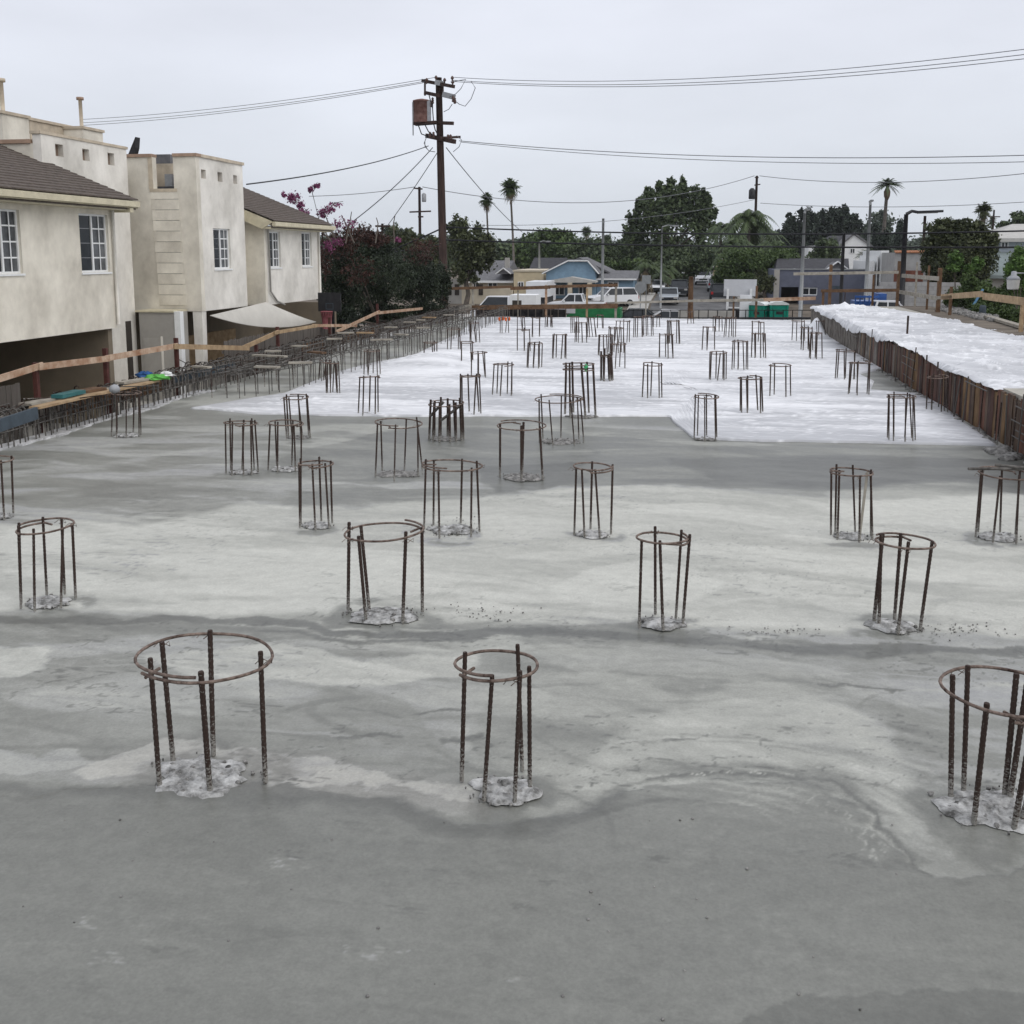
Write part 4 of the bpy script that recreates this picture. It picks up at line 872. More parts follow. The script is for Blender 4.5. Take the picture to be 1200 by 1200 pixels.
for i in range(26):
    y = R.uniform(20.1, 21.1); r = R.uniform(.06, .2); mb.lathe((6.2-R.random()*.35, y, -.03), [(r, 0), (r*.9, r*.35), (r*.5, r*.6), (.01, r*.65)], 7)
stuff(mb.build('mortar_lumps', 'mudmortar'))
# stubs on the raised sheet
for (px, yt, yb, r, lb) in [(1063,370,393,.035,'lone dark stub post standing in the middle of the raised sheet'),(990,340,352,.03,'thin bar poking through the tented peak of the raised sheet'),(1086,416,422,.02,'small bar tip poking through the raised sheet near the wall'),(1099,424,430,.02,'other small bar tip poking through the raised sheet by the wall corner')]:
    p = G(px, yb, ZR); zt = atY(px, yt, p.y).z; tag(MB().tube([(p.x, p.y, ZR-.1), (p.x, p.y, zt)], r, 8).build('stub_bar', 'rebar'), lb, 'bar')

# ================================================================== RIGHT GUARDRAIL, POLE, LANTERN
XG = 11.5
gr = thing('guardrail', 'brown post guardrail with pale rails around the far side of the raised deck', 'guardrail', (XG, 50, 1))
for (px, y0, m, wd, Yp) in [(1054,306,'brownwood',.15,None),(1075,307,'oldwood',.09,None),(1089,311,'brownwood',.09,None),(1102,314,'brownwood',.17,None),(1115,336,'brownwood',.12,None),(1199,350,'wood',.12,None),(974,310,'brownwood',.16,59),(965,340,'brownwood',.12,59),(1024,322,'brownwood',.1,59)]:
    p = atX(px, y0, XG) if Yp is None else atY(px, y0, Yp)
    MB().box((p.x-wd/2, p.y-wd/2, .0 if Yp else .2), (p.x+wd/2, p.y+wd/2, p.z)).build('post', m, gr)
for (a, b_, m, hg, Yp) in [((1057,323),(1100,326.5),'oldwood',.2,None),((1054,342),(1098,349.5),'oldwood',.2,None),((1098,349),(1116,348),'oldwood',.14,None),((1103,348),(1151,344.5),'wood',.24,None),((1152,347),(1205,354),'wood',.27,None),
                           ((930,321),(1053,319),'oldwood',.16,59),((962,341),(1054,340),'brownwood',.17,59)]:
    p = atX(*a, XG-.1) if Yp is None else atY(*a, Yp-.1); q = atX(*b_, XG-.1) if Yp is None else atY(*b_, Yp-.1)
    MB().beam(p, q, .045, hg).build('rail', m, gr)
a = G(1135, 367, ZR); b_ = atX(1152, 339, a.x+.5); board(a, b_, .09, .09, 'paleblue', 'pale blue painted strut leaning by the right guardrail', 'strut', 'strut')
p = G(1157, 371, ZR+.1); q = G(1198, 383, ZR+.1); board(p, q, .3, .1, 'oldwood', 'weathered plank lying on rubble at the right edge of the raised sheet')
struct(MB().box((10.75, 28, .4), (12.4, 57, ZR+.015)).build('earth_bank', 'earth'))
rb = MB()
for i in range(170):
    t = R.random(); c = G(1095+t*60+R.uniform(-4, 4), 362+t*13+R.uniform(-2.5, 2.5), ZR); r = R.uniform(.05, .2); rb.lathe((c.x+R.uniform(.1, .5), c.y, ZR-.0), [(r, 0), (r*.95, r*.5), (r*.6, r*.9), (.02, r)], 6)
stuff(rb.build('rubble', 'mudmortar'))
p = G(1151, 371, ZR); o = MB().lathe((p.x, p.y, ZR), [(.13, 0), (.15, .1), (.15, .42), (.1, .5)], 10).build('bucket', 'formblue'); tag(o, 'dark bluish bucket on the rubble at the foot of the blue strut', 'bucket')
YL = 37.0; p = atY(1187.5, 330, YL)
t = thing('wall_lantern', 'grey lantern lamp on a horizontal arm before the green vines at the right edge', 'lamp', p)
MB().lathe((p.x, p.y, p.z-.26), [(.17, 0), (.19, .05), (.21, .30), (.22, .33)], 12).build('shade', 'lamp', t)
MB().lathe((p.x, p.y, p.z+.07), [(.23, 0), (.17, .09), (.09, .14), (.085, .26), (.03, .28)], 12).build('lamp_cap', 'tankgrey', t)
MB().tube([(p.x+.06, p.y, p.z+.28), (p.x+.6, p.y, p.z+.28), (p.x+.62, p.y, -.5)], .035, 6).build('arm', 'tankgrey', t)

# ================================================================== TOWNHOUSES ON THE LEFT
def faceX(X): return lambda u, v, d: (X-d, u, v)             # face looking towards +X, u = Y, v = z
def faceY(Y): return lambda u, v, d: (u, Y+d, v)             # face looking towards -Y, u = X, v = z
def window(parent, X, y0, y1, z0, z1, cols=2, rows=4, inset=.07):
    """A sliding window in a wall looking towards +X: near half screened, far half with a white grid."""
    t = .05; W = MB(); x0 = X-inset
    for (a, b_) in [((y0, z0), (y1, z0+t)), ((y0, z1-t), (y1, z1)), ((y0, z0+t), (y0+t, z1-t)), ((y1-t, z0+t), (y1, z1-t)), (((y0+y1)/2-.03, z0+t), ((y0+y1)/2+.03, z1-t))]:
        W.box((x0-.05, a[0], a[1]), (x0, b_[0], b_[1]))
    f = W.build('window', 'whitepaint', parent)
    ym = (y0+y1)/2
    B('pane', 'glass', f, (x0-.045, y0+t, z0+t), (x0-.035, ym-.03, z1-t)); B('pane', 'glasspale', f, (x0-.045, ym+.03, z0+t), (x0-.035, y1-t, z1-t))
    for k in range(1, rows):
        z = z0+(z1-z0)*k/rows; B('muntin', 'whitepaint', f, (x0-.034, ym+.03, z-.018), (x0-.012, y1-t, z+.018)); B('muntin', 'tankgrey', f, (x0-.034, y0+t, z-.006), (x0-.028, ym-.03, z+.006))
    for k in range(1, cols):
        y = ym+(y1-ym)*k/cols; B('muntin', 'whitepaint', f, (x0-.011, y-.016, z0+t), (x0-.002, y+.016, z1-t))
    B('sill', 'whitepaint', f, (X-.01, y0-.03, z0-.05), (X+.035, y1+.03, z0-.003))
def roofwing(parent, Xe, ze, y0, y1, sl_, run, eave=.5):
    """Single slope rising away from +X, in overlapping shingle courses."""
    n_ = int(run/.22); th = math.atan(sl_)
    MB().prism([(Xe+.02, y0+.04, ze-.02), (Xe-run, y0+.04, ze-.02+run*sl_), (Xe-run, y0+.04, ze-.2+run*sl_), (Xe+.02, y0+.04, ze-.2)], (0, y1-y0-.08, 0)).build('roof_deck', 'gutter', parent)
    for k in range(n_):
        x = Xe+.05-k*.22; z = ze+k*.22*sl_
        mb = MB(); rnd = random.Random(k); ys_ = [y0]
        while ys_[-1] < y1: ys_.append(min(y1, ys_[-1]+rnd.uniform(.22, .42)))
        vs = []; fs = []
        for y in ys_:
            d = rnd.uniform(-.012, .012); vs += [(x+d, y, z+.045), (x-.28, y, z+.28*sl_+.018), (x+d, y, z+.012)]
        for i in range(len(ys_)-1): fs += [(3*i, 3*i+3, 3*i+4, 3*i+1), (3*i+2, 3*i+5, 3*i+3, 3*i)]
        mb.add(vs, fs); mb.build('shingle_course', 'shingle', parent)
    B('gutter', 'gutter', parent, (Xe-.02, y0, ze-.17), (Xe+.11, y1, ze-.02)); B('fascia', 'shingle', parent, (Xe-.06, y0, ze-.24), (Xe-.022, y1, ze-.0))
    MB().prism([(Xe+.03, y1, ze-.05), (Xe-run, y1, ze-.05+run*sl_), (Xe-run, y1, ze-.22+run*sl_), (Xe+.03, y1, ze-.22)], (0, .04, 0)).build('rake_board', 'gutter', parent)
    B('soffit', 'gutter', parent, (Xe-.5, y0, ze-.27), (Xe-.065, y1-.02, ze-.22))
GZ = -.9
XF = -15.5
pc = atX(138, 384, XF); YA = pc.y; zb = pc.z; ev = atX(165, 236, XF+.5); ze = ev.z
hA = thing('townhouse', 'near cream townhouse with shingled roof over an open carport and tall stained parapet tower', 'townhouse', (XF, YA, GZ))
def yat(px, X): return atX(px, 300, X).y
def zat2(py, px, X): return atX(px, py, X).z
w2 = (yat(95, XF), yat(128.5, XF), zat2(319, 112, XF), zat2(251, 112, XF)); w1 = (yat(-14, XF), yat(26, XF), zat2(321, 8, XF), zat2(245, 8, XF)); w0 = (15.2, 16.6, w1[2], w1[3])
MB().wall(faceX(XF), [13, YA], [zb, ze-.22], [w0, w1, w2], .2).build('upper_wall', 'stucco', hA)
for w_ in (w0, w1, w2): window(hA, XF, *w_)
B('upper_floor', 'stucco', hA, (-22, 13, zb-.002), (XF-.203, YA-.01, zb+.25)); B('end_wall', 'stucco', hA, (-17.0, YA-.2, zb+.253), (XF-.203, YA-.003, ze+.05)); B('end_wall', 'stucco', hA, (-22, 12.9, GZ), (XF, 12.998, ze-.2))
roofwing(hA, XF+.5, ze, 12.8, YA+.45, .40, 5.2)
MB().tube([(XF+.07, YA-.05, ze-.2), (XF+.07, YA-.05, zb+.1)], .045, 8).build('downspout', 'stucco2', hA)
MB().box((XF-.3, YA+.02, ze-.32), (XF+.55, YA+.2, ze-.2)).build('rafter_tail', 'gutter', hA)
B('carport_wall', 'garage', hA, (-20.2, 13, GZ), (-20, YA+2.3, zb-.004)); B('carport_wall', 'garage', hA, (-19.998, YA-.3, GZ), (XF-.12, YA-.1, zb-.004)); B('carport_wall', 'stucco', hA, (-20, 19.6, GZ), (-15.7, 19.8, zb-.004))
# parapet tower
XT = atY(57, 300, YA).x; YT1 = atX(152, 250, XT).y; zt = atX(60, 159, XT).z
sc = [(yat(a, XT), yat(b_, XT), zat2(y1, (a+b_)/2, XT), zat2(y0, (a+b_)/2, XT)) for a, b_, y0, y1 in [(73,82,170.5,184.5),(104,112,176,189.5),(133,140.5,180.5,194.5)]]
MB().wall(faceX(XT), [YA, YT1], [GZ, zt], sc, .25).build('tower_wall', 'stucco2', hA)
MB().wall(faceY(YA), [-24, XT-.253], [ze-1, zt-.25], [], .25).build('tower_wall', 'stucco', hA)
B('tower_wall', 'stucco2', hA, (-24, YT1-.25, GZ), (XT-.253, YT1-.003, zt-.1)); B('tower_roof', 'roofgrey', hA, (-24, YA+.26, zt-.9), (XT-.256, YT1-.26, zt-.8))
for s_ in sc: f = B('scupper', 'stucco2', hA, (XT-.24, s_[0]+.002, s_[2]+.002), (XT-.16, s_[1]-.002, s_[3]-.002)); f.data.materials[0] = mat('scupper shadowed board', (.22,.16,.12), .9)
B('parapet_cap', 'tan', hA, (XT-.3, YA-.05, zt+.003), (XT+.03, YT1+.05, zt+.08)); B('parapet_cap', 'terracap', hA, (-24, YA-.06, zt-.247), (XT-.305, YA+.3, zt-.14))
B('corner_slot', 'darkvoid', hA, (XT-.05, YT1-.62, GZ), (XT+.012, YT1-.3, zat2(376, 152, XT)))
XR2 = -20.2
def roofbox(px0, px1, y0, y1, X, name, m, dep=1.2):
    a = atX(px0, y0, X); b_ = atX(px1, y0, X); z1 = a.z; z0 = min(atX(px0, y1, X).z, zt-.7); B(name, m, hA, (X-dep, a.y, z0), (X, b_.y, z1))
    B('cap_trim', 'tan', hA, (X-dep-.05, a.y-.05, z1+.003), (X+.05, b_.y+.05, z1+.09)); return (a.y+b_.y)/2, z1
roofbox(35, 100, 141, 160, -20.6, 'roof_curb', 'tan', .8)
yc, z1 = roofbox(2, 33, 133, 160, -19.9, 'chimney_box', 'stucco', 1.0); MB().tube([(-20.3, yc, z1), (-20.3, yc, atX(13, 99, -20.3).z)], .065, 8).build('flue_pipe', 'tan', hA); MB().lathe((-20.3, yc, atX(13, 99, -20.3).z), [(.13, 0), (.13, .1)], 8).build('flue_cap', 'tan', hA)
yc, z1 = roofbox(97, 120, 151, 166, -19.9, 'chimney_box', 'stucco', 1.0); MB().tube([(-20.3, yc, z1), (-20.3, yc, atX(105, 120, -20.3).z)], .06, 8).build('flue_pipe', 'tan', hA); MB().lathe((-20.3, yc, atX(105, 120, -20.3).z), [(.12, 0), (.12, .09)], 8).build('flue_cap', 'terracap', hA)

# second townhouse
pb_ = atX(237, 365, XF); YB = pb_.y; zbb = pb_.z; ztb = atX(233, 184, XF).z; YB1 = yat(288, XF)
hB = thing('townhouse', 'far cream townhouse with panelled tower wall, square scuppers and a small shingled wing', 'townhouse', (XF, YB, GZ))
def xat(px, Y): return atY(px, 300, Y).x
def zay(py, px, Y): return atY(px, py, Y).z
nx0, nx1 = xat(184, YB), xat(208, YB); nz0, nz1 = zay(221, 195, YB), ztb+.01
MB().wall(faceY(YB), [-22, XF], [zbb, ztb], [(nx0, nx1, nz0, ztb+.5)] if False else [], .25) if False else None
MB().wall(faceY(YB), [-22, nx0, nx1, XF], [zbb, nz0, ztb], [(nx0, nx1, nz0, ztb)], .25).build('tower_wall', 'stucco', hB)
sc = [(yat(a, XF), yat(b_, XF), zat2(y1, (a+b_)/2, XF), zat2(y0, (a+b_)/2, XF)) for a, b_, y0, y1 in [(240,245.5,199.5,210),(259,264.5,202.5,213.5),(277,281.5,206,216)]]
wb = (yat(251, XF), yat(270.5, XF), zat2(315, 261, XF), zat2(268, 261, XF))
MB().wall(faceX(XF), [YB+.253, YB1], [zbb, ztb], sc+[wb], .25).build('tower_wall', 'stucco2', hB); window(hB, XF, *wb)
for s_ in sc: B('scupper', bpy.data.materials['scupper shadowed board'], hB, (XF-.24, s_[0]+.002, s_[2]+.002), (XF-.16, s_[1]-.002, s_[3]-.002))
B('tower_wall', 'stucco', hB, (-22, YB1-.25, zbb), (XF-.253, YB1-.003, ztb-.02)); B('tower_floor', 'stucco', hB, (-22, YB+.256, zbb-.003), (XF-.256, YB1-.256, zbb+.2)); B('tower_roof', 'roofdark', hB, (-22, YB+.256, ztb-1.0), (XF-.256, YB1-.256, ztb-.9))
B('parapet_cap', 'terracap', hB, (-22, YB-.05, ztb+.003), (nx0, YB+.3, ztb+.1)); B('parapet_cap', 'terracap', hB, (nx1, YB-.05, ztb+.003), (XF+.05, YB+.3, ztb+.1)); B('parapet_cap', 'tan', hB, (XF-.3, YB+.305, ztb+.003), (XF+.05, YB1+.05, ztb+.1))
B('notch_wall', 'tan', hB, (nx0-1.4, YB+1.2, nz0-.6), (nx1+.3, YB+1.35, ztb-.10)); B('notch_trim', 'tan', hB, (nx0-.12, YB-.03, nz0-.1), (nx1+.1, YB-.003, nz0-.003)); B('notch_trim', 'tan', hB, (nx0-.14, YB-.03, nz0), (nx0-.004, YB-.003, ztb)); B('roof_unit', 'tankgrey', hB, (nx0+.08, YB+.6, nz0-.1), (nx0+.33, YB+1.0, nz0+.5))
# back roof and cowl
B('back_roof', 'roofgrey', hB, (-22, YB+2.2, ztb-.3), (xat(205, YB+2.2), YB+2.6, zay(181, 180, YB+2.2)))
p = atY(153, 182, YB+.6); MB().prism([(p.x-.1, p.y, p.z), (p.x+.08, p.y, p.z), (p.x+.16, p.y, p.z+.25), (p.x+.2, p.y, p.z+.58)], (0, .3, 0)).build('roof_cowl', 'darksteel', hB); B('cowl_base', 'roofdark', hB, (p.x-.15, p.y-.2, ztb-.1), (p.x+.25, p.y+.5, p.z-.003))
# panelled strip on the near face
nx = (xat(180.5, YB), xat(212.5, YB)); zz = [zay(221+(358-221)*k/11, 196, YB) for k in range(12)]
for k in range(11): B('wall_panel', 'stucco', hB, (nx[0]+k*.012, YB-.016, zz[k+1]+.009), (nx[1]+k*.012, YB-.004, zz[k]-.009))
B('wall_panel_backing', 'greystucco', hB, (nx[0]+.125, YB-.0035, zz[11]), (nx[1]-.005, YB-.0005, zz[0]))
# corner column and carport
MB().prism([(XF-.02, YB+.02, zbb-.004), (XF-.34, YB+.02, zbb-.004), (XF-.30, YB+.02, GZ), (XF-.06, YB+.02, GZ)], (0, .3, 0)).build('column', 'stucco2', hB)
B('carport_wall', 'garage', hB, (-19.2, YB+.3, GZ), (-19, 44, zbb-.01)); B('carport_wall', 'garage', hB, (-19, 43.8, GZ), (-15.6, 44, zbb-.3)); B('lattice_wall', 'wood', hB, (-18.2, YB+3, GZ), (-18.1, YB+8, GZ+1.7))
# wing
YW0 = yat(310, XF); YW1 = yat(374, XF); zw = zat2(358, 310, XF); evb = atX(383, 264, XF+.5); zwe = evb.z
wws = [(yat(316, XF), yat(329, XF), zat2(313.5, 322, XF), zat2(271.5, 322, XF)), (yat(354, XF), yat(365.5, XF), zat2(312, 360, XF), zat2(272.5, 360, XF))]
MB().wall(faceX(XF), [YW0+.203, YW1], [zw, zwe-.22], wws, .2).build('wing_wall', 'stucco2', hB)
for w_ in wws: window(hB, XF, *w_)
MB().wall(faceY(YW0), [-20, XF], [zw, zwe-.05], [], .2).build('wing_wall', 'stucco', hB)
MB().prism([(-20, YW0, zwe-.047), (XF, YW0, zwe-.047), (XF, YW0, zwe+.1), (-20, YW0, zwe+1.7)], (0, .2, 0)).build('gable_wall', 'stucco', hB)
B('wing_floor', 'stucco', hB, (-20, YW0+.205, zw-.002), (XF-.205, YW1-.205, zw+.2)); B('wing_wall', 'stucco2', hB, (-20, YW1-.2, zw+.203), (XF-.205, YW1-.003, zwe))
B('link_wall', 'stucco', hB, (-16.45, YB1+.003, zbb), (-16.25, YW0-.003, zwe+.5))
roofwing(hB, XF+.5, zwe, YW0-.35, YW1+.45, .40, 5.0)
MB().prism([(XF+.53, YW0-.39, zwe-.03), (XF-4.5, YW0-.39, zwe-.03+2.0), (XF-4.5, YW0-.39, zwe-.28+2.0), (XF+.1, YW0-.39, zwe-.28)], (0, .04, 0)).build('rake_board', 'gutter', hB)
MB().tube([(XF+.07, YW0+.25, zwe-.2), (XF+.07, YW0+.3, zw+.5), (XF+.06, YW0+.9, zw+.12), (XF+.07, YW0+1.6, zw-.05)], .035, 6).build('conduit', 'greystucco', hB)
MB().tube([(XF+.05, YW1-.12, zwe-.2), (XF+.05, YW1-.12, zw)], .05, 6).build('downspout', 'stucco2', hB)
# shed between the towers
Y_ = YB-.9; a = xat(159, Y_); b_ = xat(201, Y_); zs = zay(366, 180, Y_)
sh = thing('utility_shed', 'small grey stucco shed with a plain door squeezed between the two townhouses', 'shed', (a, Y_, GZ))
B('wall', 'greystucco', sh, (a, Y_, GZ), (b_, Y_+.85, zs)); B('corner_post', 'whitepaint', sh, (b_+.003, Y_-.03, GZ), (b_+.2, Y_+.2, zs+.03)); B('roof_edge', 'gutter', sh, (a-.1, Y_-.06, zs+.003), (b_+.0, Y_+.85, zs+.06))
d = B('door', 'greystucco', sh, (xat(163, Y_), Y_-.035, GZ), (xat(184, Y_), Y_-.003, zay(396, 172, Y_))); B('door_trim', 'stucco2', d, (xat(184, Y_)+.003, Y_-.05, GZ), (xat(186, Y_), Y_-.003, zay(394, 172, Y_)))

# shade sail
P0 = atX(246, 369.5, XF+.15); P1 = atX(312, 354, XF+.1); P2 = atX(371, 377, -14.7); mb = MB(); N = 20; vs = []; ix = {}
for i in range(N+1):
    for j in range(N+1-i):
        a, b_ = i/N, j/N; c = 1-a-b_; p = P1*a + P2*b_ + P0*c
        s_ = 4*b_*c; p = p + (P1-(P0+P2)/2)*(-.0) + Vector((0, 0, -.30))*s_*(1-a) + Vector((.15, 0, -.1))*4*a*b_
        ix[i, j] = len(vs); vs.append(p)
fs = []
for i in range(N):
    for j in range(N-i):
        fs.append((ix[i,j], ix[i+1,j], ix[i,j+1]))
        if j < N-i-1: fs.append((ix[i+1,j], ix[i+1,j+1], ix[i,j+1]))
k = len(vs); vs2 = vs + [v+Vector((-.01, 0, -.012)) for v in vs]; mb.add(vs2, fs+[tuple(k+q for q in reversed(f)) for f in fs], True)
tag(mb.build('shade_sail', 'sail'), 'sagging cream shade sail hung from the far townhouse over the patio', 'shade sail')
# basketball hoop
p = atX(386, 354, -14.45); t = thing('basketball_hoop', 'dark basketball backboard with red net on a pole before the hedge', 'basketball hoop', (p.x, p.y, GZ))
k = (p-EYE).dot(fw)/F; wd = 28*k; hg = 22*k
B('backboard', 'darksteel', t, (p.x-wd/2, p.y, p.z-hg/2), (p.x+wd/2, p.y+.05, p.z+hg/2))
bd = MB(); x0, x1, z0, z1 = p.x-wd*.17, p.x+wd*.17, p.z-hg*.4, p.z-hg*.05
for q in [((x0, z0), (x1, z0+.03)), ((x0, z1-.03), (x1, z1)), ((x0, z0), (x0+.03, z1)), ((x1-.03, z0), (x1, z1))]: bd.box((q[0][0], p.y-.006, q[0][1]), (q[1][0], p.y-.001, q[1][1]))
bd.build('target_line', 'formblue', t)
mb = MB(); torus_arc(mb, (p.x-.02, p.y-.3, p.z-hg*.48), .23, .015, 0, 6.3, 16); mb.build('rim', 'netred', t)
mb = MB()
for i in range(12):
    a = i*math.pi/6
    for s_ in (1, -1): mb.tube([(p.x-.02+.23*math.cos(a), p.y-.3+.23*math.sin(a), p.z-hg*.48), (p.x-.02+.17*math.cos(a+s_*.3), p.y-.3+.17*math.sin(a+s_*.3), p.z-hg*.48-.35), (p.x-.02+.15*math.cos(a+s_*.6), p.y-.3+.15*math.sin(a+s_*.6), p.z-hg*.48-.7)], .022, 4)
mb.build('net', 'netred', t); MB().tube([(p.x+.12, p.y+.12, GZ), (p.x+.1, p.y+.1, p.z-hg*.3)], .06, 8).build('pole', 'darksteel', t)

# ================================================================== UTILITY POLE AND WIRES
YP = 63.0
def W(px, py, Y=YP): return atY(px, py, Y)
up_ = thing('utility_pole', 'tall brown utility pole with rusty transformer at the far left corner of the deck', 'utility pole', (W(521, 365).x, YP, gz(YP)))
b0 = W(521, 365); b0.z = gz(YP)-.1; tp = W(514, 91)
MB().tube([b0, b0.lerp(tp, .5), tp], [.27, .24, .19], 10).build('pole_shaft', 'pole', up_)
def arm(p, q, dy=0, wd=.16, hg=.2, m='pole', name='crossarm'): return MB().beam(W(*p, YP-.25+dy), W(*q, YP-.25-dy), wd, hg).build(name, m, up_)
arm((495,94.5),(532,101.5), .9); arm((498,108.5),(514,112), .5); arm((499,143.5),(531,144.5), .5); arm((500,159),(533,166), 1.0, .2, .26); arm((516,161.5),(539,160.5), -.6, .14, .14)
arm((519,110.5),(533,114), 0, .3, .3, 'tankgrey', 'bracket'); arm((512,97),(518,98), .05, .5, .3, 'tankgrey', 'bracket'); arm((498,97),(498,112), 0, .1, .1, name='hanger'); arm((519,98),(519,112), .1, .08, .1, name='hanger')
tc_ = W(494.5, 131, YP-.2); tz0 = W(494.5, 144, YP-.2).z; th_ = W(494.5, 117, YP-.2).z-tz0
tr = MB().lathe((tc_.x, tc_.y, tz0), [(.5, 0), (.52, .05), (.52, th_-.12), (.56, th_-.12), (.56, th_-.05), (.4, th_), (.1, th_+.06)], 18).build('transformer', 'transformer', up_)
MB().beam((tc_.x+.47, tc_.y-.25, tz0), (tc_.x+.47, tc_.y-.25, tz0+th_*.93), .14, .3).build('cooling_fin', 'tankgrey', tr)
MB().beam((tc_.x-.55, tc_.y-.1, tz0-.75), (tc_.x-.55, tc_.y-.1, tz0+th_*.9), .06, .06).build('ground_strap', 'tankgrey', tr)
arm((486,145.5),(512,143.5), 0, .6, .16, name='platform')
for (x0, y0, x1, y1, x2, y2) in [(490,146,494,157,502,160),(498,146,502,154,508,159),(508,144,510,152,513,158),(507,114,507,128,508,142),(503,112,505,120,507,127)]:
    MB().tube([W(x0, y0, YP-.5), W(x1, y1, YP-.5), W(x2, y2, YP-.5)], .035, 5).build('lead', 'wire', up_)
for (x, y) in [(507,118),(505,122),(533,118),(531,116),(528,161),(525,161),(508,158),(504,158)]:
    p = W(x, y, YP-.45); MB().lathe((p.x, p.y, p.z-.18), [(.06, 0), (.1, .06), (.06, .12), (.1, .18), (.06, .24), (.09, .3), (.03, .36)], 8).build('insulator', 'ceramic', up_)
for (x, y) in [(511,90),(530,90.5),(530.5,95.5),(521,93),(500,93)]:
    p = W(x, y, YP-.3); MB().lathe((p.x, p.y, p.z-.12), [(.04, -.15), (.05, 0), (.11, .05), (.08, .14), (.03, .2)], 8).build('insulator', 'ceramic', up_)
for pts in [[(528,96),(546,93),(540,104),(534,110),(526,114)],[(552,95),(557,103),(552,116),(545,124.5),(538,122),(532,117)],[(530,122),(526,128),(520,131)],[(535,159),(541,164),(538,172),(531,178)],[(498,165),(498,172),(503,177),(510,178)],[(500,160),(497,168),(501,175)]]:
    MB().tube([W(x, y, YP-.4) for x, y in pts], .022, 4).build('jumper', 'wiregrey', up_)
def wire(a, b_, sag, r, m, label, group='overhead wires', n_=26, name='wire'):
    a = Vector(a); b_ = Vector(b_); pts = [a.lerp(b_, i/n_) - Vector((0, 0, sag*4*(i/n_)*(1-i/n_))) for i in range(n_+1)]
    return tag(MB().tube(pts, r, 5).build(name, m), label, 'wire', group)
for (y0, y1, nm) in [(90.5,54,'highest'),(94,60.5,'middle'),(95.5,66,'lowest')]:
    wire(W(531, y0), atY(1290, y1-8, 44), .75, .017, 'wiregrey', f'{nm} of the three top wires running right from the utility pole top')
for (x0, y0, y1, nm) in [(511,90.5,140,'highest'),(499,95,144,'middle'),(496,97,147,'lowest')]:
    wire(W(x0, y0), atY(95, y1, 74), .35, .018, 'wiregrey', f'{nm} of the three top wires running left from the utility pole to the flues')
wire(W(538, 165), atY(1290, 179, 52), .55, .022, 'wiregrey', 'upper of the pair of mid height wires right of the transformer pole')
wire(W(540, 166.5), atY(1290, 187, 52), .6, .018, 'wiregrey', 'lower of the pair of mid height wires right of the transformer pole')
q = atX(289, 216, XF+.1); wire(W(502, 171), (q.x, q.y, q.z), .25, .026, 'wire', 'dark service drop from the transformer pole to the tower of the far townhouse')
wire(W(507, 173), atY(402, 268, 52), .25, .026, 'wire', 'dark drop wire from the transformer pole down to the magenta blooms', )
wire(W(513, 178), atY(450, 270, 70), .1, .024, 'wire', 'steep dark drop wire between the transformer pole and the low poles behind the hedge')
wire(W(523, 173), atY(612, 272, 100), .3, .030, 'wiregrey', 'guy line slanting right from the transformer pole past the two fan palms')
wire(W(521, 266), atY(1290, 268, 58), .35, .046, 'wire', 'upper thick black cable crossing in front of the trees from the utility pole')
wire(W(521, 281), atY(1290, 289, 58), .2, .05, 'wire', 'lower thick black cable crossing in front of the trees from the utility pole')
wire(W(521, 266), atY(395, 318, 66), .1, .05, 'wire', 'upper black cable running left from the utility pole into the hedge')
wire(W(521, 285), atY(420, 296, 68), .2, .04, 'wire', 'lower black cable running left from the utility pole above the hedge')
def smallpole(px, yt, Y, r, m, label, arms=(), extra=None, name='utility_pole', cat='utility pole'):
    p = atY(px, yt, Y); z0 = gz(Y); t = thing(name, label, cat, (p.x, Y, z0)); MB().tube([(p.x, Y, z0-.1), (p.x, Y, p.z)], [r*1.15, r*.85], 7).build('pole_shaft', m, t)
    for (x0, y0, x1, y1) in arms: MB().beam(atY(x0, y0, Y-r-.08), atY(x1, y1, Y-r-.08), .14, .16).build('crossarm', m, t)
    return t, p
t, p = smallpole(491.5, 219, 110, .17, 'pole', 'thin far utility pole with two crossarms left of the transformer pole', [(485,220.5,495,221.5),(480,248.5,505,247.5),(490,254,496,254)])
MB().lathe((p.x+.5, 110, p.z-1.6), [(.22, 0), (.25, .1), (.25, .8), (.1, .95)], 10).build('transformer', 'tankgrey', t)
t, p = smallpole(887, 206, 150, .2, 'pole', 'far utility pole rising behind the feathery palms', [(884.5,208,889,208),(884,217,891,216)]); MB().lathe((p.x-.6, 149.7, p.z-3.2), [(.4, 0), (.45, .1), (.45, 1.2), (.2, 1.5)], 10).build('transformer', 'darksteel', t)
smallpole(448, 262, 84, .12, 'pole', 'low wooden pole with short crossarm showing over the reddish bush', [(440,265,457,265)])
smallpole(421, 262, 80, .07, 'pole', 'thinner low post over the magenta bush, left of the low wooden pole'); smallpole(412, 266, 80, .07, 'pole', 'leftmost low post among the bare magenta sprays')
smallpole(707, 256, 92, .13, 'steel', 'pale grey pole standing before the blue bungalow', [(705.5,260,708.5,260)])
smallpole(1084, 253, 95, .14, 'pole', 'dark bare pole behind the black street lamp', []); smallpole(1165, 246, 170, .15, 'pole', 'far pole on the skyline near the right edge', [(1158,254,1172,254)])
wire(atY(362, 230, 110), atY(486, 219, 110), .2, .035, 'wiregrey', 'thin wire reaching the far two-arm pole from the left'); wire(atY(495, 219, 110), atY(884, 206, 150), 2.6, .04, 'wiregrey', 'long thin sagging wire between the far two-arm pole and the pole behind the palms')
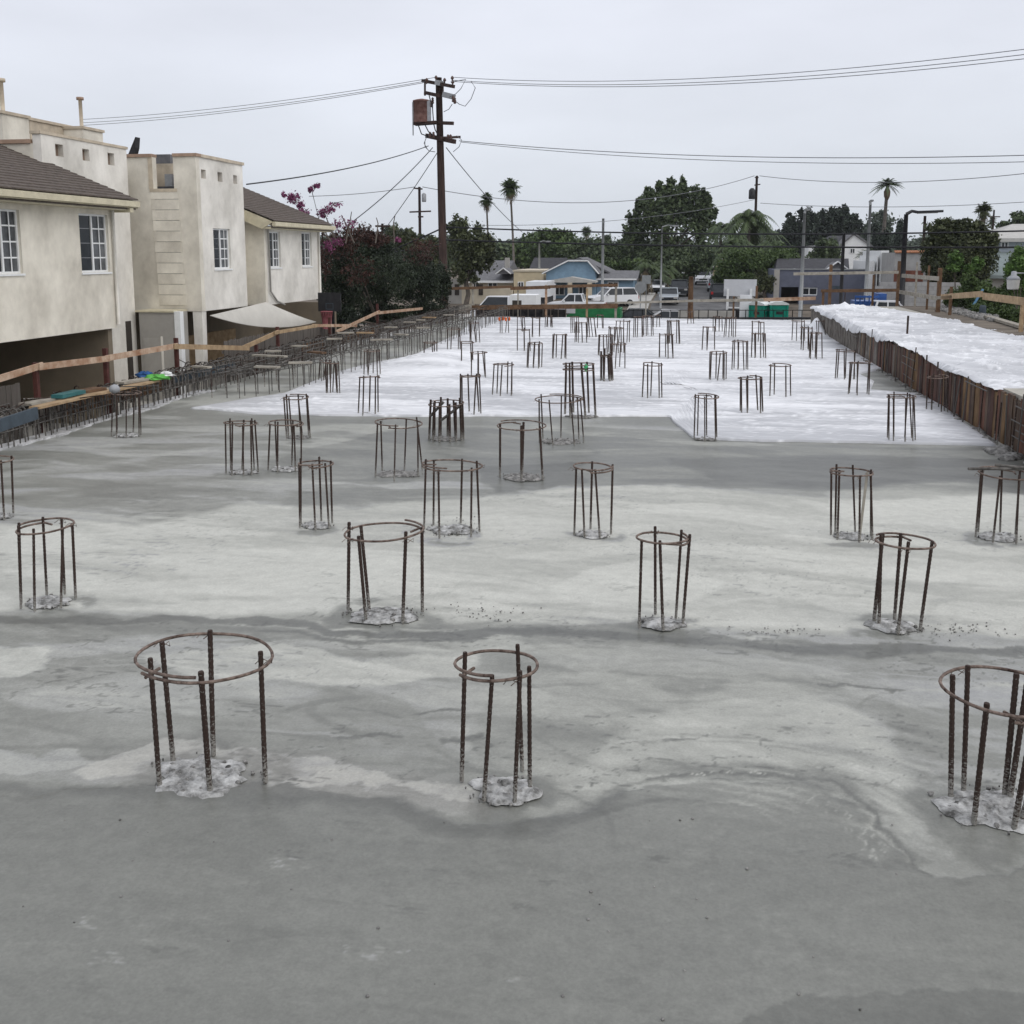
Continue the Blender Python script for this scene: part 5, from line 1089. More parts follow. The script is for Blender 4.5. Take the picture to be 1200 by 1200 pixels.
wire(atY(890, 206, 150), atY(1290, 192, 110), 1.3, .04, 'wiregrey', 'thin wire running right from the pole behind the palms'); wire(atY(891, 238, 150), atY(1290, 230, 120), .8, .035, 'wiregrey', 'lower thin wire running right from the pole behind the palms')
wire(atY(560, 264, 120), atY(884, 234, 150), 1.0, .03, 'wiregrey', 'faint low wire across the sky left of the big broadleaf tree')
# street lamps
def lamp(px, yt, yb, Y, r, m, label, armto=None, head=None, thick=.06):
    p = atY(px, yt, Y); z0 = gz(Y); t = thing('street_lamp', label, 'street lamp', (p.x, Y, z0)); MB().tube([(p.x, Y, z0), (p.x, Y, p.z)], [r*1.2, r*.7], 8).build('lamp_post', m, t)
    if armto:
        q = atY(*armto, Y); q.z = max(q.z, p.z+.1); mid = p.lerp(q, .5)+Vector((0, 0, .12)); MB().tube([p, mid, q], [thick, thick*.9, thick*.8], 6).build('lamp_arm', m, t)
        d = Vector((math.copysign(1, q.x-p.x), 0, .03)); d.normalize(); hl = head or .7; MB().beam(q-d*.1, q+d*hl, .35, .14).build('lamp_head', m, t); MB().beam(q+Vector((0, 0, -.09)), q+d*hl*.8+Vector((0, 0, -.09)), .26, .035).build('lamp_lens', 'lamp', t)
    return t
lamp(943, 250, 340, 88, .15, 'steel', 'grey street lamp with stubby head before the blue grey building, left of two', (945, 245.5), .3, .12)
lamp(1020, 240, 345, 88, .145, 'steel', 'taller grey street lamp right of the white house gable', (1019, 235), -.3, .12)
lamp(1062, 251, 348, 68, .18, 'darksteel', 'black street lamp with a long flat arm reaching right over the guardrail', (1075, 248.5), 1.5, .12)
lamp(776, 266, 330, 96, .085, 'steel', 'slim street lamp with curved arm in front of the big broadleaf tree', (789, 277), .5, .06)
lamp(632, 284, 310, 118, .14, 'steel', 'small far lamp post before the round green tree', (641, 287), .4, .06)
smallpole(989, 273, 60.8, .10, 'darksteel', 'plain black post rising at the far end of the raised sheet', name='post', cat='post')
smallpole(810, 324, 62, .16, 'brownwood', 'dark post at the far deck edge in front of the street', name='post', cat='post')
t, p = smallpole(751, 329, 88, .05, 'steel', 'back of an octagonal road sign on a post left of the street', name='road_sign', cat='sign')
r_ = .52; mb = MB(); mb.prism([(p.x+r_*math.cos(math.pi/8+i*math.pi/4), 87.9, p.z-.55+r_*math.sin(math.pi/8+i*math.pi/4)) for i in range(8)], (0, .03, 0)); mb.build('sign_plate', 'steel', t)
q = atY(757.5, 328, 90); o = thing('street_sign', 'small square grey sign plate beside the octagonal sign', 'sign', (q.x, 90, gz(90))); MB().tube([(q.x, 90, gz(90)), (q.x, 90, q.z)], .04, 6).build('pole', 'steel', o); MB().box((q.x-.38, 89.9, q.z-.35), (q.x+.38, 89.94, q.z+.4)).build('sign_plate', 'steel', o)

# ================================================================== FAR EDGE OF THE DECK: rails, netting, skip, toilets, sign
YE2 = 61.6
er = thing('guardrail', 'weathered plank guardrail along the far edge of the deck', 'guardrail', (-5, YE2, -.5))
for (px, y0, m, w_) in [(512,332,'oldwood',.14),(554,333,'oldwood',.11),(640,334,'orangewood',.13),(688,338,'wood',.12),(722,334,'oldwood',.13),(607,332,'oldwood',.06),(887,335,'brownwood',.13),(860,347,'brownwood',.1),(757,352,'oldwood',.08)]:
    p = atY(px, y0, YE2); MB().box((p.x-w_/2, YE2-.05, -1.2), (p.x+w_/2, YE2+.07, p.z)).build('post', m, er)
for (a, b_, m, h_, dy) in [((520,338.5),(600,336),'brownwood',.16,-.1),((598,338),(645,336.5),'brownwood',.2,-.13),((642,336),(724,334),'brownwood',.17,-.1),((517,365),(556,357.5),'oldwood',.2,-.1),((553,360.5),(724,358.5),'brownwood',.28,-.13),((720,355),(815,352.5),'oldwood',.13,-.1),((812,352.5),(895,351.5),'oldwood',.16,-.13),((890,351.5),(956,349.5),'orangewood',.2,-.1)]:
    MB().beam(atY(*a, YE2+dy), atY(*b_, YE2+dy), .05, h_).build('rail', m, er)
nf = thing('mesh_fence', 'dark netted low fence just beyond the far deck edge', 'fence', (-4, YE2+.5, -1))
x0 = atY(556, 365, YE2).x; x1 = atY(662, 365, YE2).x; z1 = atY(600, 362, YE2+.5).z
net = mat('dark netting', (.02,.02,.023), .95, .5, 3, .3, 12, col2=(.06,.055,.055)); MB().wall(faceY(YE2+.5), [x0+(x1-x0)*i/24 for i in range(25)], [-1.2, z1], [], .03).build('netting', net, nf)
for i in range(13): px_ = x0+(x1-x0)*i/12; MB().box((px_-.03, YE2+.44, -1.2), (px_+.03, YE2+.497, z1+.15)).build('stake', 'fencewood', nf)
cf = thing('wire_fence', 'thin black pipe fence along the pavement beyond the far deck edge', 'fence', (1, 66, -.9))
for k, px in enumerate(range(720, 966, 11)):
    p = atY(px, 363, 66); MB().tube([(p.x, 66, -.95), (p.x, 66, p.z)], .028, 5).build('fence_post', 'darksteel', cf)
for yy in (363.5, 372): MB().tube([atY(718, yy, 66), atY(964, yy, 66)], .025, 5).build('fence_rail', 'darksteel', cf)
MB().beam(atY(660, 376, YE2-.3), atY(962, 373, YE2-.3), .08, .12).build('edge_angle', 'darksteel', cf)
tag(B('site_barrier', 'walk', None, (atY(795, 360, 68).x, 68, -.95), (atY(862, 360, 68).x, 68.25, atY(800, 364, 68).z)), 'low pale concrete barrier beyond the pipe fence in front of the street', 'barrier')
# green skip
Yk = 65.0; gs = thing('green_skip', 'long green steel skip with white scribbles just beyond the far deck edge', 'skip', (atY(665, 375, Yk).x, Yk, gz(Yk)))
xa, xb = atY(664, 370, Yk).x, atY(727, 370, Yk).x; za, zbk = atY(664, 369.5, Yk).z, atY(700, 361.5, Yk).z
MB().wall(lambda u, v, d: (u, Yk+d, v), [xa, xa+(xb-xa)*.35, xa+(xb-xa)*.7, xb], [-1.0, za], [], .08).build('side', 'green', gs); MB().prism([(xa, Yk, za+.003), (xb, Yk, za+.003), (xb, Yk, zbk), (xa+(xb-xa)*.55, Yk, zbk), (xa+(xb-xa)*.1, Yk, za+.15)], (0, .08, 0)).build('upper_side', 'green', gs)
B('side', 'green', gs, (xa, Yk+2.0, -1.0), (xb, Yk+2.08, zbk)); B('end_wall', 'green', gs, (xa, Yk+.085, -1), (xa+.08, Yk+1.995, za)); B('end_wall', 'green', gs, (xb-.08, Yk+.085, -1), (xb, Yk+1.995, zbk)); B('floor', 'green', gs, (xa+.085, Yk+.085, -.95), (xb-.085, Yk+1.995, -.88))
for i in range(8): x = xa+(xb-xa)*(i+.5)/8; B('rib', 'green', gs, (x-.05, Yk-.07, -1), (x+.05, Yk-.003, za-.02))
sb = MB()
for (u0, v0, u1, v1) in [(.12,.5,.18,.75),(.18,.75,.24,.5),(.27,.5,.27,.8),(.27,.8,.34,.72),(.34,.72,.28,.62),(.38,.55,.44,.55),(.38,.55,.38,.85),(.5,.6,.56,.85),(.56,.85,.6,.6)]:
    sb.beam((xa+(xb-xa)*u0, Yk-.076, -1+(za+1)*v0), (xa+(xb-xa)*u1, Yk-.076, -1+(za+1)*v1), .06, .008, (0, 1, 0))
stuff(sb.build('scribble', 'whitepaint', gs))
tag(B('banner', 'signback', None, (atY(653, 368, 64).x, 64, atY(653, 367, 64).z), (atY(674, 368, 64).x, 64.06, atY(653, 361.5, 64).z)), 'small pale board standing above the left end of the green skip', 'board')
# portable toilets
def toilet(px0, px1, yt, Y, rz, label):
    p = atY((px0+px1)/2, yt, Y); wd = 1.15; z0 = p.z-2.3; t = thing('portable_toilet', label, 'portable toilet', (p.x, Y, z0), 'green portable toilets'); t.rotation_euler.z = rz; O = Vector((p.x, Y, z0))
    def b(name, m, a, c): me = MB().box(a, c); return place(name, me.mesh(name, M[m]), t)
    h = wd/2
    b('body', 'toilet', (-h, -h, .05), (h, h, 2.05)); f = b('door', 'toilet', (-h+.14, -h-.035, .15), (h-.14, -h-.003, 1.98)); b('skid', 'darksteel', (-h-.03, -h-.03, -.02), (h+.03, h+.03, .047))
    for s_ in (-1, 1): b('corner_rib', 'toilet', (s_*(h-.05)-.06, -h-.05, .05), (s_*(h-.05)+.06, -h-.003, 2.05))
    for k in range(3): b('side_rib', 'toilet', (-h-.03, -h+.2+k*.35, .2), (-h-.003, -h+.3+k*.35, 1.9)); b('side_rib', 'toilet', (h+.003, -h+.2+k*.35, .2), (h+.03, -h+.3+k*.35, 1.9))
    b('door_sign', 'darksteel', (-.2, -h-.05, 1.45), (.25, -h-.038, 1.65)); b('latch', 'toiletroof', (h-.28, -h-.06, 1.0), (h-.2, -h-.038, 1.15))
    rf = MB().prism([(-h-.05, -h-.06, 2.053), (h+.05, -h-.06, 2.053), (h+.02, -h-.06, 2.15), (.25, -h-.06, 2.28), (-.25, -h-.06, 2.28), (-h-.02, -h-.06, 2.15)], (0, wd+.12, 0)); place('roof', rf.mesh('roof', M['toiletroof']), t)
    b('vent_pipe', 'darksteel', (h-.3, h-.3, 2.1), (h-.2, h-.2, 2.5)); return t
toilet(883, 903, 353, 69.5, rad(-38), 'green portable toilet turned sideways with dark pipe, left of a pair'); toilet(902, 922, 352.5, 69.2, rad(4), 'green portable toilet facing the deck, right of a pair')
# site sign
Ys = 72.0; a = atY(848, 347, Ys); b_ = atY(887, 327.5, Ys); sg = thing('site_sign', 'large blank grey white signboard on white posts beside the street', 'signboard', (a.x, Ys, gz(Ys)))
B('sign_face', 'signback', sg, (a.x, Ys, a.z), (b_.x, Ys+.08, b_.z))
for px in (853, 880): q = atY(px, 340, Ys-.1); MB().box((q.x-.08, Ys-.2, gz(Ys)), (q.x+.08, Ys-.04, atY(px, 338.5, Ys).z)).build('post', 'whitepaint', sg)
MB().box((atY(853, 350, Ys).x, Ys-.15, atY(853, 361, Ys).z), (atY(868, 350, Ys).x, Ys-.1, atY(853, 359.5, Ys).z)).build('brace', 'whitepaint', sg)
Ys = 70.0; a = atY(866.5, 374, Ys); b_ = atY(881, 346, Ys); tag(B('white_cabinet', 'carwhite', None, (a.x, Ys, gz(Ys)), (b_.x, Ys+.6, b_.z)), 'tall white cabinet panel below the big signboard left of the toilets', 'cabinet')
tag(B('dark_cabinet', 'darksteel', None, (atY(853, 370, 71).x, 70.8, gz(71)), (atY(866, 370, 71).x, 71.4, atY(860, 362, 71).z)), 'low black box between the sign posts beside the white cabinet', 'box')

# ================================================================== FAR BUILDINGS
def rect(px0, px1, y0, y1, Y): a = atY(px0, y1, Y); b_ = atY(px1, y0, Y); return a.x, b_.x, a.z, b_.z
def panelbox(parent, px0, px1, y0, y1, Y, m, name, th=.06, off=.0, zmin=None):
    x0, x1, z0, z1 = rect(px0, px1, y0, y1, Y-off); 
    if zmin is not None: z0 = zmin
    return B(name, m, parent, (x0, Y-off-th, z0), (x1, Y-off, z1))
def farwindow(parent, px0, px1, y0, y1, Y, fm='whitepaint'):
    x0, x1, z0, z1 = rect(px0, px1, y0, y1, Y); t = .09; W_ = MB()
    for (a, b_) in [((x0, z0), (x1, z0+t)), ((x0, z1-t), (x1, z1)), ((x0, z0+t), (x0+t, z1-t)), ((x1-t, z0+t), (x1, z1-t)), (((x0+x1)/2-.04, z0+t), ((x0+x1)/2+.04, z1-t))]: W_.box((a[0], Y-.1, a[1]), (b_[0], Y-.005, b_[1]))
    f = W_.build('window', fm, parent); B('pane', 'glass', f, (x0+t+.001, Y-.05, z0+t+.001), (x1-t-.001, Y-.03, z1-t-.001)); return f
# blue bungalow
Y = 106.0; z0 = gz(Y); bh = thing('blue_bungalow', 'blue bungalow with white trimmed gable and deep porch across the street', 'house', (atY(670, 350, Y).x, Y, z0))
xa, xb, zE, zP = rect(640, 698, 307, 319, Y); xm0, xm1 = atY(666, 306, Y).x, atY(689, 306, Y).x
MB().wall(faceY(Y), [xa, xb], [z0, zE], [], .2).build('front_wall', 'bluewall', bh); MB().prism([(xa, Y, zE+.003), (xb, Y, zE+.003), (xm1, Y, zP), (xm0, Y, zP)], (0, .2, 0)).build('gable_wall', 'bluewall', bh)
B('side_wall', 'bluewall', bh, (xa, Y+.203, z0), (xa+.2, Y+11, zE)); B('side_wall', 'bluewall', bh, (xb-.2, Y+.203, z0), (xb, Y+11, zE))
for (p_, q_) in [((xa-.4, zE-.15), (xm0, zP+.12)), ((xm0, zP+.12), (xm1, zP+.12)), ((xm1, zP+.12), (xb+.4, zE-.15))]: MB().beam((p_[0], Y-.3, p_[1]), (q_[0], Y-.3, q_[1]), .12, .28, (0, 1, 0)).build('barge_board', 'whitepaint', bh)
MB().prism([(xa-.45, Y-.25, zE-.2), (xm0, Y-.25, zP+.1), (xm1, Y-.25, zP+.1), (xb+.45, Y-.25, zE-.2), (xb+.45, Y-.25, zE-.05), (xm1, Y-.25, zP+.26), (xm0, Y-.25, zP+.26), (xa-.45, Y-.25, zE-.05)], (0, 3, 0)).build('front_roof', 'roofgrey', bh)
xr_, zr_ = atY(682, 301.5, Y+6).x, atY(682, 301.5, Y+6).z; xe2 = atY(717, 318, Y+6)
MB().prism([(xa-.4, Y+3, zE-.05), (xr_, Y+3, zr_), (xe2.x, Y+3, xe2.z), (xe2.x, Y+3, xe2.z-.2), (xr_, Y+3, zr_-.2), (xa-.4, Y+3, zE-.25)], (0, 9, 0)).build('main_roof', 'roofgrey', bh)
pr0, pr1, pz0, pz1 = rect(639, 698.5, 324.5, 331, Y-2.4); MB().prism([(pr0, Y-2.4, pz0+.15), ((pr0+pr1)/2, Y-2.4, pz1), (pr1, Y-2.4, pz0+.15), (pr1, Y-2.4, pz0), (pr0, Y-2.4, pz0)], (0, 2.39, 0)).build('porch_roof', 'roofpale', bh)
for px in (644.5, 691, 668): q = atY(px, 340, Y-2.2); B('porch_column', 'cream', bh, (q.x-.22, Y-2.4, z0), (q.x+.22, Y-2.0, pz0-.003))
farwindow(bh, 649, 662, 335, 346, Y); farwindow(bh, 678, 688, 334, 346, Y); panelbox(bh, 666, 671, 334, 350, Y, 'darkvoid', 'door', .05, .004)
wx0, wx1, wz0, wz1 = rect(699, 742, 327, 346, Y+1); MB().wall(faceY(Y+1), [wx0, wx1], [z0, wz1], [], .2).build('wing_wall', 'bluewall', bh); B('wing_side', 'bluewall', bh, (wx1-.2, Y+1.203, z0), (wx1, Y+9, wz1))
rx1 = atY(746, 327, Y+.5).x; zr2 = atY(740, 317, Y+4).z; MB().prism([(wx0+.1, Y+.5, wz1+.0), (wx0+.1, Y+4.5, zr2), (wx0+.1, Y+8.5, wz1), (wx0+.1, Y+8.5, wz1-.15), (wx0+.1, Y+4.5, zr2-.2), (wx0+.1, Y+.5, wz1-.15)], (rx1-wx0, 0, 0)).build('wing_roof', 'roofgrey', bh)
farwindow(bh, 712, 725, 330, 340, Y+1); panelbox(bh, 698, 746, 326.5, 328, Y+.5, 'whitepaint', 'fascia', .05)
# cream low building and its grey roofs
def simplehouse(name, label, px0, px1, ywall, yroof, Y, dep, wallm, roofm, roofpx=None, cat='house', wins=(), trim=None):
    z0 = gz(Y); x0, x1, za, zr = rect(px0, px1, yroof, ywall, Y); t = thing(name, label, cat, ((x0+x1)/2, Y, z0))
    MB().box((x0, Y, z0-.1), (x1, Y+dep, za)).build('wall', wallm, t); r0, r1 = (atY(roofpx[0], ywall, Y).x, atY(roofpx[1], ywall, Y).x) if roofpx else (x0-.4, x1+.4)
    zr = atY(px0, yroof, Y+dep/2).z
    MB().prism([(r0, Y-.5, za-.1), (r0, Y+dep/2, zr), (r0, Y+dep+.5, za-.1), (r0, Y+dep+.5, za-.28), (r0, Y+dep/2, zr-.2), (r0, Y-.5, za-.28)], (r1-r0, 0, 0)).build('roof', roofm, t)
    if trim: B('fascia', trim, t, (r0, Y-.56, za-.3), (r1, Y-.505, za-.06))
    for w_ in wins: farwindow(t, *w_, Y)
    return t
hc = simplehouse('grey_roofed_house', 'low cream house with stepped grey roofs left of the blue bungalow', 549, 601, 328, 319, 112, 7, 'cream', 'roofgrey', (546.5, 602.5), wins=[(553,562,331,338),(572,583,331,338)], trim='whitepaint')
q = rect(547, 596, 308.5, 319, 119.5); MB().prism([(q[0], 119, q[2]), (q[0], 123, q[3]+.3), (q[0], 127, q[2])], (q[1]-q[0], 0, 0)).build('rear_roof', 'roofgrey', hc)
q = rect(581, 599, 314.5, 321, 111.3); mb = MB(); xm = (q[0]+q[1])/2; MB().prism([(q[0], 111.3, q[2]), (q[1], 111.3, q[2]), (xm, 111.3, q[3])], (0, 4, 0)).build('dormer_roof', 'roofgrey', hc)
for s_ in (q[0], q[1]): MB().beam((s_, 111.2, q[2]), (xm, 111.2, q[3]+.03), .1, .2, (0, 1, 0)).build('barge_board', 'whitepaint', hc)
q = atY(594, 304, 120); B('chimney', 'greystucco', hc, (q.x-.25, 120, q.z-2), (q.x+.25, 120.5, q.z+.2))
bx = thing('flat_building', 'plain beige flat roofed building between the cream house and the blue bungalow', 'building', (atY(620, 330, 110).x, 110, gz(110))); q = rect(602, 637, 318.5, 350, 110); B('wall', 'beige', bx, (q[0], 110, gz(110)-.1), (q[1], 120, q[3])); B('parapet_cap', 'cream', bx, (q[0]-.1, 109.9, q[3]+.003), (q[1]+.1, 120.1, q[3]+.18)); farwindow(bx, 607, 614, 330, 338, 110)
gw = thing('garden_wall', 'cream stepped garden wall behind the utility pole', 'wall', (atY(530, 340, 98).x, 98, gz(98)))
for (a, b_, y0, m) in [(506,520,315,'cream'),(520,541,327,'greystucco'),(541,548,320,'cream'),(548,600,338,'cream')]: q = rect(a, b_, y0, 350, 98); B('wall', m, gw, (q[0]+.003, 98, gz(98)-.1), (q[1]-.003, 98.4 if m == 'greystucco' else 98.5, q[3]))
for (a, b_) in [(524,529),(533,538),(561,566)]: panelbox(gw, a, b_, 333, 346, 98, 'darkvoid', 'opening', .04, .003)
simplehouse('dark_roofed_house', 'dark roofed house mostly hidden between the beige building and the bungalow', 622, 656, 318, 302, 150, 12, 'beige', 'roofdark')
# blue grey commercial building
Y = 100.0; z0 = gz(Y); gb = thing('commercial_building', 'long blue grey flat fronted building with garage opening right of the street', 'building', (atY(975, 340, Y).x, Y, z0)); q = rect(908, 1047, 316.5, 350, Y); dx = rect(915, 936, 336.5, 350, Y); d2 = rect(938, 958, 337, 346, Y)
MB().wall(faceY(Y), [q[0], q[1]], [z0-.1, q[3]], [(dx[0], dx[1], z0-.1, dx[3]), (d2[0], d2[1], d2[2], d2[3])], .3).build('front_wall', 'greywall', gb); B('side_wall', 'greywall', gb, (q[0], Y+.303, z0-.1), (q[0]+.3, Y+16, q[3]-.02)); B('side_wall', 'greywall', gb, (q[1]-.3, Y+.303, z0-.1), (q[1], Y+16, q[3]-.02)); B('garage_back', 'darkvoid', gb, (q[0]+.31, Y+2.5, z0), (q[1]-.31, Y+2.7, q[3]-.5)); B('flat_roof', 'roofdark', gb, (q[0]+.31, Y+.31, q[3]-.5), (q[1]-.31, Y+15.9, q[3]-.35)); B('parapet_cap', 'steel', gb, (q[0]-.1, Y-.08, q[3]+.003), (q[1]+.1, Y+.35, q[3]+.1)); B('corner_pilaster', 'greystucco', gb, (q[0]-.15, Y-.12, z0-.1), (q[0]+.35, Y-.003, q[3]-.003))
farwindow(gb, 938, 958, 337, 346, Y+.18); panelbox(gb, 975, 985, 335, 341, Y, 'formblue', 'window', .05, .003); q2 = rect(906, 991, 303, 317, Y+9)
MB().prism([(q2[0], Y+6, q2[2]), (q2[0]+.5, Y+10.5, q2[3]), (q2[0], Y+15, q2[2])], (q2[1]-q2[0], 0, 0)).build('rear_roof', 'roofdark', gb); q3 = rect(967, 996, 307, 318, Y+4); xm = (q3[0]+q3[1])/2
MB().prism([(q3[0], Y+4, q3[2]), (q3[1], Y+4, q3[2]), (xm, Y+4, q3[3])], (0, 4, 0)).build('gable_roof', 'roofgrey', gb)
for s_ in (q3[0], q3[1]): MB().beam((s_, Y+3.9, q3[2]+.1), (xm, Y+3.9, q3[3]+.05), .1, .35, (0, 1, 0)).build('barge_board', 'whitepaint', gb)
p = atY(931, 316, Y+1); MB().lathe((p.x, p.y, p.z-.4), [(.4, 0), (.4, .25), (.1, .5)], 10).build('roof_vent', 'toiletroof', gb)
# white gabled house on the rise, cottage, others
Y = 190.0; wh = thing('white_house', 'tall white gabled house among the dark trees on the right', 'house', (atY(1000, 290, Y).x, Y, gz(Y))); q = rect(985, 1018, 287, 320, Y); pk_ = atY(1001, 275.5, Y); B('wall', 'whitepaint', wh, (q[0], Y, gz(Y)), (q[1], Y+12, q[3])); MB().prism([(q[0], Y, q[3]+.003), (q[1], Y, q[3]+.003), (pk_.x, Y, pk_.z)], (0, 11.9, 0)).build('gable_wall', 'whitepaint', wh)
for s_ in (q[0]-.6, q[1]+.6): MB().beam((s_, Y+6, q[3]-.3), (pk_.x, Y+6, pk_.z+.3), 12.6, .3, (0, 0, 1)).build('roof_slope', 'roofgrey', wh)
farwindow(wh, 996, 1002, 291, 297, Y); q = rect(949, 975, 288, 325, Y); B('side_wing', 'whitepaint', wh, (q[0], Y+4, gz(Y)), (q[1], Y+12, q[3])); q = rect(960, 986, 276, 290, Y+6); MB().prism([(q[0]-1, Y+3, q[2]), (q[0]+2, Y+8, q[3]), (q[0]-1, Y+13, q[2])], (q[1]-q[0]+1, 0, 0)).build('side_roof', 'roofdark', wh)
Y = 165.0; ct = thing('cottage', 'small yellow gabled cottage half hidden by shrubs at the end of the street', 'house', (atY(842, 320, Y).x, Y, gz(Y))); q = rect(836, 862, 314, 330, Y); pk_ = atY(851, 301, Y); B('wall', 'beige', ct, (q[0], Y, gz(Y)), (q[1], Y+8, q[3])); MB().prism([(q[0], Y, q[3]+.003), (q[1], Y, q[3]+.003), (pk_.x, Y, pk_.z)], (0, 7.9, 0)).build('gable_wall', 'beige', ct)
for s_ in (q[0]-.7, q[1]+.7): MB().beam((s_, Y+4, q[3]-.35), (pk_.x, Y+4, pk_.z+.25), 9, .25, (0, 0, 1)).build('roof_slope', 'roofgrey', ct); MB().beam((s_, Y-.6, q[3]-.35), (pk_.x, Y-.6, pk_.z+.25), .1, .5, (0, 1, 0)).build('barge_board', 'whitepaint', ct)
simplehouse('brown_house', 'low brown house closing the far end of the street', 802, 834, 320, 312, 190, 8, 'brick', 'roofdark')
# stepped white building and concrete block building with clay coping
Y = 96.0; sw = thing('white_building', 'white stucco building with stepped parapet right of the blue grey one', 'building', (atY(1035, 310, Y).x, Y, gz(Y)))
for (a, b_, y0) in [(1022,1030,306),(1030,1034,299.5),(1034,1047,293.5)]: q = rect(a, b_, y0, 350, Y); B('wall', 'whitepaint', sw, (q[0]+.003, Y+2, gz(Y)), (q[1]-.003, Y+12, q[3]))
Y = 92.0; cb = thing('block_building', 'grey concrete block building with clay tile coping behind the black lamp', 'building', (atY(1068, 320, Y).x, Y, gz(Y))); q = rect(1046, 1095, 296, 350, Y); MB().wall(faceY(Y), [q[0], q[1]], [gz(Y), q[3]], [], .2).build('front_wall', 'cmu', cb); B('side_wall', 'cmu', cb, (q[0], Y+.203, gz(Y)), (q[0]+.2, Y+10, q[3]))
n_ = 30
for i in range(n_): x = q[0]+(q[1]-q[0])*(i+.5)/n_; MB().tube([(x, Y-.15, q[3]+.02), (x, Y+.45, q[3]+.12)], .075, 6).build('coping_tile', 'tile', cb)
panelbox(cb, 1047, 1082, 317, 330, Y, 'brick', 'lower_band', .05, .003); panelbox(cb, 1084, 1090, 318, 328, Y, 'darkvoid', 'doorway', .05, .003)
Y = 68.0; bw = thing('block_wall', 'grey concrete block yard wall behind the right guardrail', 'wall', (atY(1080, 340, Y).x, Y, gz(Y))); q = rect(1030, 1130, 331, 350, Y); nb = MB().box((.006, 0, .006), (.494, .2, .244)).mesh('block', M['cmu']); B('joint_core', 'mortarjoint', bw, (q[0], Y+.01, gz(Y)-.1), (q[1], Y+.19, q[3]-.01)); r0 = 0; z = q[3]-.25
while z > -1.0 and r0 < 10:
    x = q[0]-(.25 if r0 % 2 else 0)
    while x < q[1]: place('block', nb, bw, (x-ORG[bw.name][0], R.uniform(-.004, .004), z-ORG[bw.name][2])); x += .5
    z -= .25; r0 += 1
Y = 78.0; rh = thing('right_house', 'pale house with low roof and greenish grey lower roof behind the vines on the right', 'house', (atY(1185, 300, Y).x, Y, gz(Y))); q = rect(1166, 1320, 279, 330, Y); B('wall', mat('pale blue grey siding', (.42,.46,.50), .8, .08, 2), rh, (q[0], Y, gz(Y)), (q[1], Y+10, q[3])); MB().prism([(q[0]-.6, Y-.6, q[3]), (q[0]+2, Y+4, q[3]+1.1), (q[0]-.6, Y+10, q[3]), (q[0]-.6, Y+10, q[3]-.25), (q[0]-.6, Y-.6, q[3]-.25)], (q[1]-q[0]+.5, 0, 0)).build('roof', 'roofpale', rh)
q4 = rect(1150, 1330, 295, 322, Y-4); MB().prism([(q4[0]-.4, Y-6, q4[2]), (q4[0]+1.2, Y-.1, q4[3]), (q4[0]+1.2, Y-.1, q4[3]-.3), (q4[0]-.4, Y-6, q4[2]-.2)], (q4[1]-q4[0], 0, 0)).build('lower_roof', mat('greenish roof', (.20,.235,.23), .9, .1, 2), rh); B('lower_wall', 'greystucco', rh, (q4[0]+.2, Y-5.5, gz(Y)), (q4[1], Y-.2, q4[2]+.02)); farwindow(rh, 1172, 1182, 283, 291, Y); B('porch_post', 'whitepaint', rh, (q4[0]+4, Y-3, q4[3]-.5), (q4[0]+4.2, Y-2.8, q[3]-.3))

# ================================================================== TREES
def leaves(name, blobs, n, size, m, parent=None, clumps=30, spread=.28, flat=.0, seed=0, shell=.55):
    """Leaf-sized quads gathered in clumps through each blob's volume; blobs: (centre, (rx, ry, rz), weight)."""
    g = np.random.default_rng(seed); tot = sum(b[2] for b in blobs); P = []; T = []
    n = int(n*2.1); size = size*.60; clumps = int(clumps*1.35); spread = spread*.9
    for c, r, w_ in blobs:
        k = max(3, int(clumps*w_/tot*len(blobs)*.5)); d = g.normal(size=(k, 3)); d /= np.linalg.norm(d, axis=1)[:, None]
        cc = np.array(c) + d*np.array(r)*(g.random((k, 1))**.45*(1-shell*.3)+shell*.15); tone = g.random(k)
        m_ = int(n*w_/tot); idx = g.integers(0, k, m_); s = np.array(r)*spread*(.6+.8*g.random((k, 1)))[idx]
        P.append(cc[idx]+g.normal(size=(m_, 3))*s*.6); T.append(tone[idx]*.65+.35*g.random(m_))
    P = np.concatenate(P); T = np.concatenate(T); N_ = len(P)
    a = g.normal(size=(N_, 3)); a /= np.linalg.norm(a, axis=1)[:, None]; b_ = np.cross(a, g.normal(size=(N_, 3))); b_ /= np.linalg.norm(b_, axis=1)[:, None]
    s = size*(.6+.8*g.random((N_, 1))); a = a*s; b_ = b_*s*.55
    V = np.stack([P-a, P+b_, P+a, P-b_], 1).reshape(-1, 3); return npquads(name, V, m, parent, T)
def branchy(parent, base, blobs, r, m='bark', n=7, seed=1):
    g = random.Random(seed); base = Vector(base); tops = [Vector(b[0]) for b in blobs]; top = sum(tops, Vector())/len(tops); mid = base.lerp(top, .5); mid.x = base.x*.7+mid.x*.3
    MB().tube([base, base.lerp(mid, .5)+Vector((g.gauss(0, r), 0, 0)), mid], [r, r*.8, r*.6], 8).build('trunk', m, parent)
    for i in range(n):
        b = blobs[i % len(blobs)]; q = Vector(b[0]) + Vector((g.uniform(-.6, .6)*b[1][0], g.uniform(-.6, .6)*b[1][1], g.uniform(-.2, .6)*b[1][2])); s_ = base.lerp(mid, g.uniform(.6, 1)); MB().tube([s_, s_.lerp(q, .5)+Vector((0, 0, g.uniform(0, .1)*b[1][2])), q], [r*.45, r*.3, r*.1], 6).build('limb', m, parent)
